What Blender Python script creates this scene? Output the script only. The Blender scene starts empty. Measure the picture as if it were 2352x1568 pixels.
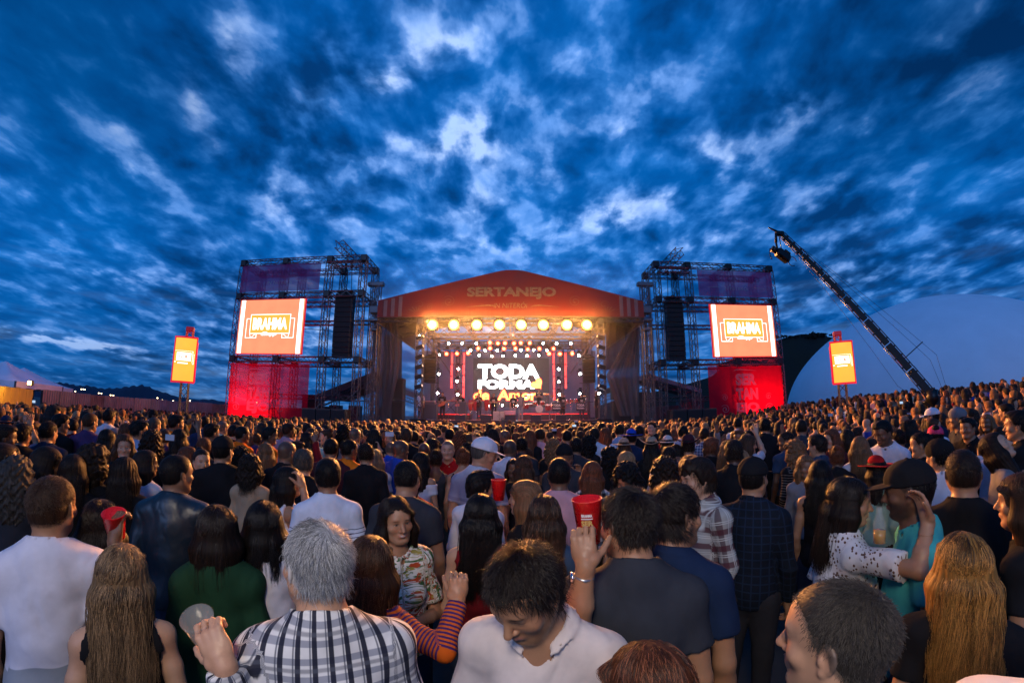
import bpy, math, random
import numpy as np
from mathutils import Vector, Matrix, Euler

scene = bpy.context.scene
COL = scene.collection
RNG = random.Random(11)

# ------------------------------------------------------------------ camera (15 mm fisheye lens)
H = 2.08
PT = math.radians(9.9)
F = 1000.0
CX, CY = 1176.0, 784.0
cam_data = bpy.data.cameras.new('camera')
cam = bpy.data.objects.new('camera', cam_data)
COL.objects.link(cam)
cam.location = (0, 0, H)
cam.rotation_euler = (math.pi / 2 + PT, 0, 0)
cam_data.type = 'PANO'
cam_data.clip_start = 0.05
cam_data.clip_end = 20000
cam_data.sensor_fit = 'HORIZONTAL'
cam_data.sensor_width = 36.0
cam_data.sensor_height = 24.0
cc = cam_data
cc.panorama_type = 'FISHEYE_LENS_POLYNOMIAL'
cc.fisheye_fov = math.radians(200)
cc.fisheye_polynomial_k0 = 0.0
cc.fisheye_polynomial_k1 = -2352.0 / 36.0 / F
cc.fisheye_polynomial_k2 = 0.0
cc.fisheye_polynomial_k3 = (2352.0 / 36.0 / F) ** 3 / 12
cc.fisheye_polynomial_k4 = 0.0
scene.camera = cam


def ray(px, py):
    x = px - CX; y = CY - py; r = math.hypot(x, y); t = r / F - (r / F) ** 3 / 12
    s = math.sin(t) / r if r else 1 / F
    d = (x * s, math.cos(t), y * s)
    c, sn = math.cos(PT), math.sin(PT)
    return (d[0], d[1] * c - d[2] * sn, d[1] * sn + d[2] * c)


def P(px, py, Y):
    d = ray(px, py); k = Y / d[1]
    return Vector((d[0] * k, Y, d[2] * k + H))


def PD(px, py, dist):
    d = ray(px, py)
    return Vector((d[0] * dist, d[1] * dist, d[2] * dist + H))


scene.view_settings.view_transform = 'Standard'
scene.view_settings.look = 'None'
scene.view_settings.exposure = 0.0
scene.view_settings.gamma = 1.0
scene.view_settings.use_curve_mapping = False
scene.cycles.max_bounces = 6
scene.cycles.diffuse_bounces = 3
scene.cycles.transparent_max_bounces = 16
scene.cycles.volume_bounces = 0
scene.cycles.volume_step_rate = 4.0
scene.cycles.volume_max_steps = 64
scene.cycles.sample_clamp_indirect = 4.0
scene.cycles.caustics_reflective = False
scene.cycles.caustics_refractive = False
scene.cycles.use_denoising = True

# ------------------------------------------------------------------ world: dusk sky with broken altocumulus
world = bpy.data.worlds.new('World')
scene.world = world
world.use_nodes = True
NT = world.node_tree
for n in list(NT.nodes):
    NT.nodes.remove(n)


class G:
    """small node-graph writer"""
    def __init__(s, nt): s.nt = nt
    def node(s, t, **kw):
        n = s.nt.nodes.new(t)
        for k, v in kw.items(): setattr(n, k, v)
        return n
    def put(s, sock, v):
        if hasattr(v, 'links') or isinstance(v, bpy.types.NodeSocket): s.nt.links.new(v, sock)
        elif v is not None: sock.default_value = v
    def m(s, op, a, b=None, c=None, clamp=False):
        n = s.node('ShaderNodeMath', operation=op); n.use_clamp = clamp
        for i, v in enumerate((a, b, c)):
            if v is not None: s.put(n.inputs[i], v)
        return n.outputs[0]
    def v(s, op, a, b=None, c=None, out=0):
        n = s.node('ShaderNodeVectorMath', operation=op)
        s.put(n.inputs[0], a)
        if b is not None: s.put(n.inputs[1], b)
        if c is not None:
            s.put(n.inputs['Scale'] if op == 'SCALE' else n.inputs[2], c)
        return n.outputs[out]
    def comb(s, x, y, z):
        n = s.node('ShaderNodeCombineXYZ')
        for i, q in enumerate((x, y, z)): s.put(n.inputs[i], q)
        return n.outputs[0]
    def sep(s, a):
        n = s.node('ShaderNodeSeparateXYZ'); s.put(n.inputs[0], a); return n.outputs
    def noise(s, vec, scale, detail=2.0, rough=0.5, dist=0.0, out=0, lac=2.0, dim='3D'):
        n = s.node('ShaderNodeTexNoise'); n.noise_dimensions = dim
        s.put(n.inputs['Vector'], vec)
        s.put(n.inputs['Scale'], scale); s.put(n.inputs['Detail'], detail)
        s.put(n.inputs['Roughness'], rough); s.put(n.inputs['Distortion'], dist); s.put(n.inputs['Lacunarity'], lac)
        return n.outputs[out]
    def ramp(s, f, stops, interp='LINEAR'):
        n = s.node('ShaderNodeValToRGB'); n.color_ramp.interpolation = interp
        s.put(n.inputs[0], f); e = n.color_ramp.elements
        while len(e) > 1: e.remove(e[-1])
        for i, (p, c) in enumerate(stops):
            if i == 0: e[0].position = p; el = e[0]
            else: el = e.new(p)
            el.color = (*c, 1) if len(c) == 3 else c
        return n.outputs[0]
    def mix(s, f, a, b, mode='MIX'):
        n = s.node('ShaderNodeMix', data_type='RGBA', blend_type=mode); n.clamp_result = False
        s.put(n.inputs[0], f); s.put(n.inputs[6], (*a, 1) if isinstance(a, tuple) and len(a) == 3 else a)
        s.put(n.inputs[7], (*b, 1) if isinstance(b, tuple) and len(b) == 3 else b)
        return n.outputs[2]
    def mr(s, v, a, b, c=0.0, d=1.0, smooth=True):
        n = s.node('ShaderNodeMapRange'); n.interpolation_type = 'SMOOTHSTEP' if smooth else 'LINEAR'
        for i, q in enumerate((v, a, b, c, d)): s.put(n.inputs[i], q)
        return n.outputs[0]


g = G(NT)
tc = g.node('ShaderNodeTexCoord').outputs['Generated']
dx, dy, dz = g.sep(tc)
zz = g.m('MAXIMUM', dz, 0.0)
den = g.m('ADD', zz, 0.21)
u = g.m('DIVIDE', dx, den); v = g.m('DIVIDE', dy, den)
uv = g.comb(u, v, 0.0)


def plane_uv(px, py):
    d = ray(px, py); k = max(d[2], 0) + 0.21
    return d[0] / k, d[1] / k


# warp the cloud plane
w1 = g.noise(uv, 1.6, 2, 0.5, out=1)
uvw = g.v('ADD', uv, g.v('SCALE', g.v('SUBTRACT', w1, (0.5, 0.5, 0.5)), c=0.14))
puff = g.noise(g.v('MULTIPLY', uvw, (1.1, 0.80, 1.0)), 7.2, 4, 0.48, 0.10)
fine = g.noise(g.v('MULTIPLY', uvw, (1.1, 0.75, 1.0)), 17.0, 4, 0.55, 0.1)
big = g.noise(uv, 0.85, 4, 0.55, 0.5)
# (view px x, y, radius x, radius y, tilt deg, gain)
BLOBS = [(545, 110, 52, 105, 10, .9), (1020, 115, 105, 75, 0, 1.15), (885, 190, 62, 34, 0, 1.0), (760, 95, 42, 45, 0, .5),
         (1305, 150, 60, 60, 0, .55), (1500, 140, 80, 90, 0, .55), (1060, 285, 66, 48, 0, 1.0), (1115, 350, 50, 55, 0, .85),
         (905, 320, 38, 30, 0, .75), (1330, 262, 36, 50, 0, .6), (1425, 285, 55, 42, 0, .6), (1205, 235, 60, 30, 0, .55),
         (1830, 255, 100, 55, 35, .55), (1640, 350, 60, 55, 20, .6), (1490, 465, 110, 34, 15, .85), (1705, 395, 70, 60, 30, .5),
         (1000, 352, 55, 30, 0, .75), (825, 360, 70, 30, -15, .6), (442, 235, 28, 75, 12, .8), (490, 325, 20, 40, 14, .6),
         (640, 470, 60, 50, -20, .6), (780, 520, 110, 55, 0, .5), (290, 330, 60, 150, 42, .45), (1090, 465, 70, 40, 0, .8),
         (1270, 380, 66, 50, 0, .6), (1360, 500, 90, 40, 0, .7), (1130, 560, 140, 40, 0, .6), (160, 785, 150, 13, -9, 1.5),
         (700, 640, 60, 30, 0, .5), (745, 770, 70, 50, 0, .8), (1620, 545, 80, 30, 10, .55), (1980, 640, 160, 45, 0, .35),
         (480, 790, 80, 50, 0, .5), (1980, 310, 45, 30, 30, .35), (730, 215, 50, 40, 0, .45), (1180, 30, 60, 40, 0, .35),
         (380, 120, 40, 40, 0, .4), (320, 640, 120, 26, -8, .5), (1840, 470, 80, 40, 15, .4), (2280, 760, 90, 30, 0, .4)]
acc = None
for (bx, by, rx, ry, ang, gain) in BLOBS:
    a = math.radians(ang)
    c0 = plane_uv(bx, by)
    ax = plane_uv(bx + rx * math.cos(a), by - rx * math.sin(a)); ay = plane_uv(bx + ry * math.sin(a), by + ry * math.cos(a))
    M = np.array([[ax[0] - c0[0], ay[0] - c0[0]], [ax[1] - c0[1], ay[1] - c0[1]]])
    I = np.linalg.inv(M)
    d = g.v('SUBTRACT', uv, (c0[0], c0[1], 0))
    e1 = g.v('DOT_PRODUCT', d, (I[0, 0], I[0, 1], 0), out=1); e2 = g.v('DOT_PRODUCT', d, (I[1, 0], I[1, 1], 0), out=1)
    q = g.m('ADD', g.m('MULTIPLY', e1, e1), g.m('MULTIPLY', e2, e2))
    s = g.m('MULTIPLY', g.m('EXPONENT', g.m('MULTIPLY', q, -0.8)), gain)
    acc = s if acc is None else g.m('ADD', acc, s)
acc = g.m('MINIMUM', acc, 1.2)
reg = g.m('ADD', g.m('MULTIPLY', g.m('EXPONENT', g.m('MULTIPLY', g.m('MULTIPLY', g.m('SUBTRACT', dx, 0.02), g.m('SUBTRACT', dx, 0.02)), -5.0)), 0.075), g.mr(dz, 0.62, 0.30, -0.02, 0.035))
nn = g.m('ADD', g.m('ADD', g.m('MULTIPLY', puff, 0.82), g.m('MULTIPLY', fine, 0.18)), g.m('ADD', g.m('MULTIPLY', acc, 0.10), reg))
cl = g.mr(nn, 0.49, 0.72)
light = g.m('MULTIPLY', cl, g.m('ADD', g.m('ADD', 0.48, g.m('MULTIPLY', acc, 0.50)), g.m('MULTIPLY', g.m('SUBTRACT', fine, .5), .7)))
light = g.m('MINIMUM', light, 1.0)
# blue gaps against slate cloud
dk = g.m('ADD', g.m('ADD', g.m('MULTIPLY', big, 0.62), g.m('MULTIPLY', puff, 0.38)), g.m('ADD', g.m('MULTIPLY', g.m('SUBTRACT', fine, .5), .14), g.m('MULTIPLY', reg, .5)))
base = g.ramp(g.mr(dk, 0.40, 0.62, 0, 1, False), [(0.0, (0.001, 0.044, 0.19)), (0.4, (0.001, 0.098, 0.40)), (1.0, (0.001, 0.155, 0.58))])
lit = g.ramp(light, [(0.0, (0.0, 0.0, 0.0)), (0.3, (0.022, 0.062, 0.13)), (0.65, (0.14, 0.225, 0.38)), (1.0, (0.46, 0.56, 0.70))])
sky = g.mix(1.0, base, lit, 'ADD')
crn = g.m('SUBTRACT', 1.0, g.m('MULTIPLY', g.m('MULTIPLY', g.mr(g.m('ABSOLUTE', dx), 0.30, 0.80), g.mr(dz, 0.22, 0.62)), 0.50))
sky = g.mix(1.0, sky, g.comb(crn, crn, crn), 'MULTIPLY')
# paler, greyer towards the horizon
hz = g.m('POWER', g.m('SUBTRACT', 1.0, g.m('MINIMUM', g.m('MULTIPLY', zz, 2.4), 1.0)), 2.0)
strat = g.noise(g.comb(g.m('MULTIPLY', dx, 1.6), g.m('MULTIPLY', dy, 1.6), g.m('MULTIPLY', dz, 14.0)), 2.2, 5, 0.55)
hcol = g.ramp(g.mr(strat, 0.38, 0.66), [(0.0, (0.004, 0.030, 0.095)), (0.5, (0.025, 0.095, 0.23)), (1.0, (0.13, 0.25, 0.44))])
sky = g.mix(g.m('MULTIPLY', hz, 0.6), sky, hcol)
up = g.mr(dz, -0.05, 0.0)
sky = g.mix(up, (0.004, 0.010, 0.022), sky)
bg = g.node('ShaderNodeBackground'); g.put(bg.inputs[0], sky); bg.inputs[1].default_value = 1.0
wo = g.node('ShaderNodeOutputWorld'); NT.links.new(bg.outputs[0], wo.inputs[0])
world.cycles.sampling_method = 'MANUAL'; world.cycles.sample_map_resolution = 512


def gz(x, y):
    """height of the ground: flat, rising gently towards the dome on the right"""
    t = min(max((x - 8.0) / 13.0, 0.0), 1.0); return 0.95 * t * t * (3 - 2 * t)


def lamp(name, kind, loc, energy, color, size=0.1, target=None, angle=60, blend=0.5, size_y=None):
    L = bpy.data.lights.new(name, kind); L.energy = energy; L.color = color
    if kind == 'AREA':
        L.size = size
        if size_y: L.shape = 'RECTANGLE'; L.size_y = size_y
    elif kind == 'SUN': L.angle = size
    else: L.shadow_soft_size = size
    if kind == 'SPOT': L.spot_size = math.radians(angle); L.spot_blend = blend
    o = bpy.data.objects.new(name, L); COL.objects.link(o); o.location = loc
    if target is not None:
        o.rotation_euler = (Vector(target) - Vector(loc)).to_track_quat('-Z', 'Y').to_euler()
    return o


# last daylight, very weak and soft, from behind the camera
lamp('sun', 'SUN', (-10, -30, 24), 0.60, (0.36, 0.52, 1.0), math.radians(25), target=(6, 30, 0))
# the photographer's bounced flash, just above and behind the camera
lamp('camera_flash', 'AREA', (-0.35, -0.9, 3.3), 56.0, (1.0, 0.82, 0.62), 0.6, target=(0.2, 3.2, 1.2))

# ------------------------------------------------------------------ materials
MATS = {}


def mat(name, col, rough=0.6, metal=0.0, emit=None, estr=0.0, noise=0.0, nscale=20.0, bump=0.0, spec=0.5, alpha=None):
    if name in MATS: return MATS[name]
    m = bpy.data.materials.new(name); m.use_nodes = True; MATS[name] = m
    nt = m.node_tree; b = nt.nodes['Principled BSDF']; q = G(nt)
    b.inputs['Roughness'].default_value = rough; b.inputs['Metallic'].default_value = metal
    b.inputs['Specular IOR Level'].default_value = spec
    c = (*col, 1)
    if noise > 0:
        t = q.node('ShaderNodeTexCoord').outputs['Object']
        n = q.noise(t, nscale, 5, 0.6)
        f = q.mr(n, 0.3, 0.7, 1 - noise, 1 + noise, False)
        q.put(b.inputs['Base Color'], q.mix(1.0, c, q.comb(f, f, f), 'MULTIPLY'))
        q.put(b.inputs['Roughness'], q.mr(n, 0.2, 0.8, max(rough - .12, 0.05), min(rough + .15, 1), False))
    else: b.inputs['Base Color'].default_value = c
    if bump > 0:
        t = q.node('ShaderNodeTexCoord').outputs['Object']
        bn = q.node('ShaderNodeBump'); bn.inputs['Strength'].default_value = bump; bn.inputs['Distance'].default_value = 0.02
        q.put(bn.inputs['Height'], q.noise(t, nscale * 1.7, 4, 0.6)); q.put(b.inputs['Normal'], bn.outputs[0])
    if emit: b.inputs['Emission Color'].default_value = (*emit, 1); b.inputs['Emission Strength'].default_value = estr
    if alpha is not None: b.inputs['Alpha'].default_value = alpha
    return m


alu = mat('aluminium', (0.095, 0.095, 0.105), 0.42, 0.5, noise=0.25, nscale=9)
black_metal = mat('black_metal', (0.012, 0.012, 0.014), 0.45, 0.3, noise=0.3)
black_plastic = mat('black_plastic', (0.016, 0.016, 0.018), 0.5, noise=0.2)
black_cloth = mat('black_cloth', (0.012, 0.012, 0.014), 0.95, noise=0.4, nscale=3, bump=0.4)
grille = mat('speaker_grille', (0.010, 0.010, 0.011), 0.7, 0.2, noise=0.3, nscale=60, bump=0.5)
asphalt = mat('asphalt', (0.045, 0.042, 0.040), 0.9, noise=0.35, nscale=3, bump=0.5)


def net_mat(name, col, opacity, print_noise=0.1, wrinkle=3.0):
    """printed scaffold mesh: thin cloth with holes too fine to see, so part of what is behind shows through"""
    m = bpy.data.materials.new(name); m.use_nodes = True; MATS[name] = m
    nt = m.node_tree; q = G(nt)
    for n in list(nt.nodes): nt.nodes.remove(n)
    t = q.node('ShaderNodeTexCoord').outputs['Object']
    n = q.noise(t, wrinkle, 4, 0.6)
    f = q.mr(n, 0.3, 0.7, 1 - print_noise, 1 + print_noise, False)
    c = q.mix(1.0, (*col, 1), q.comb(f, f, f), 'MULTIPLY')
    d = q.node('ShaderNodeBsdfDiffuse'); q.put(d.inputs[0], c)
    tl = q.node('ShaderNodeBsdfTranslucent'); q.put(tl.inputs[0], c)
    bn = q.node('ShaderNodeBump'); bn.inputs['Strength'].default_value = 0.5; bn.inputs['Distance'].default_value = 0.1
    q.put(bn.inputs['Height'], q.noise(q.v('MULTIPLY', t, (1, 1, .35)), wrinkle * .7, 3, 0.5)); q.put(d.inputs['Normal'], bn.outputs[0])
    a = q.node('ShaderNodeMixShader'); a.inputs[0].default_value = 0.45
    nt.links.new(d.outputs[0], a.inputs[1]); nt.links.new(tl.outputs[0], a.inputs[2])
    tr = q.node('ShaderNodeBsdfTransparent'); b = q.node('ShaderNodeMixShader'); b.inputs[0].default_value = opacity
    nt.links.new(tr.outputs[0], b.inputs[1]); nt.links.new(a.outputs[0], b.inputs[2])
    o = q.node('ShaderNodeOutputMaterial'); nt.links.new(b.outputs[0], o.inputs[0])
    return m


# ------------------------------------------------------------------ mesh buffer
class MB:
    def __init__(s): s.v = []; s.f = []; s.mi = []; s.mats = []; s.sm = []; s.cuts = []
    def slot(s, m):
        if m is None: return 0
        if m not in s.mats: s.mats.append(m)
        return s.mats.index(m)
    def add(s, vs, fs, m=None, smooth=False):
        o = len(s.v); k = s.slot(m); s.cuts.append((o, len(s.f))); s.v += [tuple(x) for x in vs]
        for f in fs: s.f.append(tuple(i + o for i in f)); s.mi.append(k); s.sm.append(smooth)
        return s
    def box(s, c, size, rot=None, m=None, bev=0.0):
        x, y, z = size[0] / 2, size[1] / 2, size[2] / 2
        if bev > 0:
            b = min(bev, x * .9, y * .9, z * .9); vs = []
            for sx in (-1, 1):
                for sy in (-1, 1):
                    for sz in (-1, 1):
                        vs += [(sx * x, sy * (y - b), sz * (z - b)), (sx * (x - b), sy * y, sz * (z - b)), (sx * (x - b), sy * (y - b), sz * z)]
            def I(sx, sy, sz, k): return ((sx > 0) * 4 + (sy > 0) * 2 + (sz > 0)) * 3 + k
            fs = []
            for sg in (-1, 1):
                fs.append([I(sg, a, b2, 0) for a, b2 in ((-1, -1), (1, -1), (1, 1), (-1, 1))][::sg])
                fs.append([I(a, sg, b2, 1) for a, b2 in ((-1, -1), (-1, 1), (1, 1), (1, -1))][::sg])
                fs.append([I(a, b2, sg, 2) for a, b2 in ((-1, -1), (1, -1), (1, 1), (-1, 1))][::sg])
            for p in (-1, 1):
                for q in (-1, 1):
                    fs.append([I(-1, p, q, 1), I(1, p, q, 1), I(1, p, q, 2), I(-1, p, q, 2)][::(-p * q)])
                    fs.append([I(p, -1, q, 0), I(p, 1, q, 0), I(p, 1, q, 2), I(p, -1, q, 2)][::(p * q)])
                    fs.append([I(p, q, -1, 0), I(p, q, 1, 0), I(p, q, 1, 1), I(p, q, -1, 1)][::(-p * q)])
                    for r in (-1, 1):
                        fs.append([I(p, q, r, 0), I(p, q, r, 1), I(p, q, r, 2)][::(p * q * r)])
        else:
            vs = [(sx * x, sy * y, sz * z) for sx in (-1, 1) for sy in (-1, 1) for sz in (-1, 1)]
            fs = [(0, 1, 3, 2), (4, 6, 7, 5), (0, 4, 5, 1), (2, 3, 7, 6), (0, 2, 6, 4), (1, 5, 7, 3)]
        R = rot if rot is not None else Matrix.Identity(3)
        c = Vector(c)
        return s.add([R @ Vector(p) + c for p in vs], fs, m)
    def tube(s, a, b, r, n=6, m=None, r2=None, cap=True, smooth=True):
        a = Vector(a); b = Vector(b); d = b - a
        if d.length < 1e-6: return s
        q = d.to_track_quat('Z', 'Y').to_matrix(); r2 = r if r2 is None else r2
        vs = []
        for p, rr in ((a, r), (b, r2)):
            for i in range(n):
                t = 2 * math.pi * i / n; vs.append(p + q @ Vector((math.cos(t) * rr, math.sin(t) * rr, 0)))
        fs = [(i, (i + 1) % n, n + (i + 1) % n, n + i) for i in range(n)]
        if cap: fs += [tuple(range(n - 1, -1, -1)), tuple(range(n, 2 * n))]
        return s.add(vs, fs, m, smooth and n > 4)
    def path(s, pts, r, n=6, m=None):
        for a, b in zip(pts, pts[1:]): s.tube(a, b, r, n, m)
        return s
    def lathe(s, c, prof, n=16, rot=None, m=None, smooth=True):
        R = rot if rot is not None else Matrix.Identity(3); c = Vector(c); vs = []; fs = []
        for (r, z) in prof:
            for i in range(n):
                t = 2 * math.pi * i / n; vs.append(R @ Vector((math.cos(t) * r, math.sin(t) * r, z)) + c)
        for k in range(len(prof) - 1):
            for i in range(n): fs.append((k * n + i, k * n + (i + 1) % n, (k + 1) * n + (i + 1) % n, (k + 1) * n + i))
        return s.add(vs, fs, m, smooth)
    def grid(s, fn, nu, nv, m=None, smooth=True):
        vs = [fn(i / nu, j / nv) for j in range(nv + 1) for i in range(nu + 1)]
        fs = [(j * (nu + 1) + i, j * (nu + 1) + i + 1, (j + 1) * (nu + 1) + i + 1, (j + 1) * (nu + 1) + i) for j in range(nv) for i in range(nu)]
        return s.add(vs, fs, m, smooth)
    def prism(s, pts, y0, y1, m=None):
        """outline in x,z pulled from y0 to y1"""
        n = len(pts); vs = [(x, y0, z) for x, z in pts] + [(x, y1, z) for x, z in pts]
        fs = [tuple(range(n)), tuple(range(2 * n - 1, n - 1, -1))] + [(i, n + i, n + (i + 1) % n, (i + 1) % n) for i in range(n)]
        return s.add(vs, fs, m)
    def mesh(s, name, m=None):
        me = bpy.data.meshes.new(name); me.from_pydata(s.v, [], s.f)
        for q in ([m] if m else s.mats): me.materials.append(q)
        if not m and len(s.mats) > 1: me.polygons.foreach_set('material_index', s.mi)
        me.polygons.foreach_set('use_smooth', s.sm); me.update()
        return me
    def each(s, name, m=None, parent=None, loc=None):
        """every piece as an object of its own"""
        out = []; cs = s.cuts + [(len(s.v), len(s.f))]
        for (v0, f0), (v1, f1) in zip(cs, cs[1:]):
            q = MB(); q.v = s.v[v0:v1]; q.f = [tuple(i - v0 for i in f) for f in s.f[f0:f1]]; q.mi = s.mi[f0:f1]; q.sm = s.sm[f0:f1]; q.mats = s.mats; out.append(q.build(name, m, parent, loc))
        return out
    def build(s, name, m=None, parent=None, loc=None, kind=None):
        return link(name, s.mesh(name, m), parent, loc, kind)


def link(name, me, parent=None, loc=None, kind=None):
    o = bpy.data.objects.new(name, me); COL.objects.link(o)
    if parent is not None: o.parent = parent
    if loc is not None: o.location = loc
    if kind: o['kind'] = kind
    return o


def tag(o, label, cat, group=None):
    o['label'] = label; o['category'] = cat
    if group: o['group'] = group
    return o


def thing(name, label, cat, loc=(0, 0, 0), rz=0.0, group=None):
    o = bpy.data.objects.new(name, None); COL.objects.link(o); o.location = loc; o.rotation_euler = (0, 0, rz)
    o.empty_display_size = 0.2
    return tag(o, label, cat, group)


def copy_tree(o, loc=None, rz=None, label=None, group=None):
    chs = [c for c in o.children]
    c = o.copy(); COL.objects.link(c)
    if loc is not None: c.location = loc
    if rz is not None: c.rotation_euler = (0, 0, rz)
    if label: c['label'] = label
    if group: c['group'] = group
    for ch in chs:
        k = copy_tree(ch); k.parent = c
    return c


def truss(mb, a, b, w=0.3, seg=0.42, rc=0.036, rd=0.022, up=None, m=None):
    a = Vector(a); b = Vector(b); d = b - a; L = d.length; d.normalize()
    ref = Vector(up) if up else (Vector((0, 0, 1)) if abs(d.z) < 0.9 else Vector((0, 1, 0)))
    x = d.cross(ref).normalized(); y = x.cross(d).normalized(); h = w / 2
    C = [x * h + y * h, -x * h + y * h, -x * h - y * h, x * h - y * h]
    for c in C: mb.tube(a + c, b + c, rc, 4, m)
    n = max(2, int(round(L / seg)))
    for k in range(n):
        p = a + d * (L * k / n); q = a + d * (L * (k + 1) / n)
        for i in range(4):
            c0, c1 = C[i], C[(i + 1) % 4]
            if k % 2: c0, c1 = c1, c0
            mb.tube(p + c0, q + c1, rd, 3, m, cap=False)
    return mb


def part_truss(parent, a, b, w=0.3, **kw):
    return truss(MB(), a, b, w, **kw).build('truss', alu, parent)


_txt = {}


def text_mesh(txt, height, depth=0.02, bold=0.0, width=None, shear=0.0, spacing=1.0, line=1.0, align='CENTER'):
    """lettering as a mesh in the x-z plane, centred on the origin, scaled to the given height"""
    key = (txt, height, depth, bold, width, shear, spacing, line)
    if key in _txt: return _txt[key]
    c = bpy.data.curves.new('lettering', 'FONT'); c.body = txt; c.align_x = align; c.offset = bold; c.shear = shear
    c.space_character = spacing; c.space_line = line; c.extrude = 0.0; c.resolution_u = 3
    o = bpy.data.objects.new('lettering', c); COL.objects.link(o)
    dg = bpy.context.evaluated_depsgraph_get(); me = bpy.data.meshes.new_from_object(o.evaluated_get(dg))
    bpy.data.objects.remove(o)
    n = len(me.vertices); co = np.empty(n * 3); me.vertices.foreach_get('co', co); co = co.reshape(-1, 3)
    lo, hi = co.min(0), co.max(0); s = height / (hi[1] - lo[1]); sx = s if width is None else width / (hi[0] - lo[0])
    out = np.zeros_like(co); out[:, 0] = (co[:, 0] - (lo[0] + hi[0]) / 2) * sx; out[:, 2] = (co[:, 1] - (lo[1] + hi[1]) / 2) * s
    faces = [tuple(p.vertices) for p in me.polygons]
    vs = [tuple(p) for p in out]; fs = [f[::1] for f in faces]
    bpy.data.meshes.remove(me)
    _txt[key] = (vs, fs)
    return _txt[key]


def text(name, txt, loc, height, m, parent=None, rz=0.0, width=None, bold=0.02, rot=None, **kw):
    vs, fs = text_mesh(txt, height, 0, bold, width, **kw)
    mb = MB(); mb.add(vs, fs, m); o = mb.build(name, None, parent, loc)
    o.rotation_euler = rot if rot is not None else (0, 0, rz)
    return o
# ------------------------------------------------------------------ ground, hills, sea lights
gx_ = [-9000, -400, -60] + [-30 + 2 * k for k in range(51)] + [110, 400, 9000]; gy_ = [-9000, -200, -20, 0, 15, 30, 60, 200, 900, 9000]
MB().grid(lambda a, b: (gx_[int(round(a * (len(gx_) - 1)))], gy_[int(round(b * (len(gy_) - 1)))], gz(gx_[int(round(a * (len(gx_) - 1)))], 0)), len(gx_) - 1, len(gy_) - 1).build('ground', asphalt, kind='structure')


def ridge(name, x0, x1, y, prof, m, depth=200, seed=1, bumpy=0.06):
    r = random.Random(seed); n = 120; mb = MB(); hs = []
    ph = [r.uniform(0, 6.28) for _ in range(9)]
    for i in range(n + 1):
        t = i / n; x = x0 + (x1 - x0) * t
        h = np.interp(t, [p[0] for p in prof], [p[1] for p in prof])
        h *= 1 + sum(bumpy / (k + 1) * math.sin(t * (9 + 13 * k) + ph[k]) for k in range(9))
        hs.append((x, max(h, 0.1)))
    def fn(a, b):
        x, h = hs[int(round(a * n))]
        k = math.sin(min(b * 5, 1) * math.pi / 2)
        return (x * (1 + b * depth / y * .9), y + b * depth, h * k + (math.sin(x * .13 + b * 9) * h * .05 if b > 0 else -1))
    mb.grid(fn, n, 10, smooth=True)
    return mb.build(name, m, kind='structure')


hill_m = mat('hill_scrub', (0.011, 0.011, 0.006), 0.95, noise=0.5, nscale=0.08, bump=0.6)
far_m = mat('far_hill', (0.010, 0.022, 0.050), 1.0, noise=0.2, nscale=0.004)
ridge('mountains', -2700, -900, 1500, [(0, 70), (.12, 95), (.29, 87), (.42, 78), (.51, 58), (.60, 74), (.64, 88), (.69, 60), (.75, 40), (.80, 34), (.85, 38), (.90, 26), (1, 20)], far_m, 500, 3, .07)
ridge('hillside', 30, 390, 185, [(0, 5), (.085, 13), (.17, 19), (.21, 31), (.27, 37.6), (.32, 38.6), (.38, 39.8), (.5, 41), (1, 45)], hill_m, 60, 5, .012)
# bushes along the hill crest
mb = MB(); r = random.Random(8)
for i in range(70):
    x = 125 + i * .9 + r.uniform(-.6, .6); s = r.uniform(.3, 1.1) * (1.6 if 20 < i < 34 else 1)
    z = 38.2 + .03 * (x - 125)
    for k in range(4):
        c = Vector((x * 1.058 + r.uniform(-1, 1) * s, 196 + r.uniform(-2, 2), z * 1.0 + r.uniform(0, 1) * s))
        vs = [c + Vector((r.gauss(0, 1), r.gauss(0, 1), r.gauss(0, 1))).normalized() * s * r.uniform(.7, 1.2) for _ in range(6)]
        mb.add(vs, [(0, 1, 2), (0, 2, 3), (0, 3, 4), (1, 4, 5), (2, 4, 5), (1, 3, 5)])
mb.build('scrub', hill_m, kind='stuff')

city = mat('city_lamp', (1, .8, .5), emit=(1, .72, .4), estr=9)
for i, (x, y) in enumerate(sorted([(386, 1535), (396, 1536), (432, 1543), (443, 1544), (294, 1528), (318, 1520), (326, 1520), (331, 1521), (615, 1554), (634, 1562), (676, 1566),
                            (742, 1565), (764, 1575), (808, 1576), (819, 1578), (1003, 1571)])):
    o = MB().lathe(P(x / 1.7007, y / 1.7007, 1350), [(0, -2.2), (2.0, -1.2), (2.4, 0), (2.0, 1.2), (0, 2.2)], 8).build('city_lamp', city)
    tag(o, ('yellow city lamp across the bay, ' + ('first second third fourth fifth sixth seventh eighth ninth tenth eleventh twelfth thirteenth fourteenth fifteenth sixteenth').split()[i] + ' of sixteen from the left'), 'lamp', 'street lamps across the bay')

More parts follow.
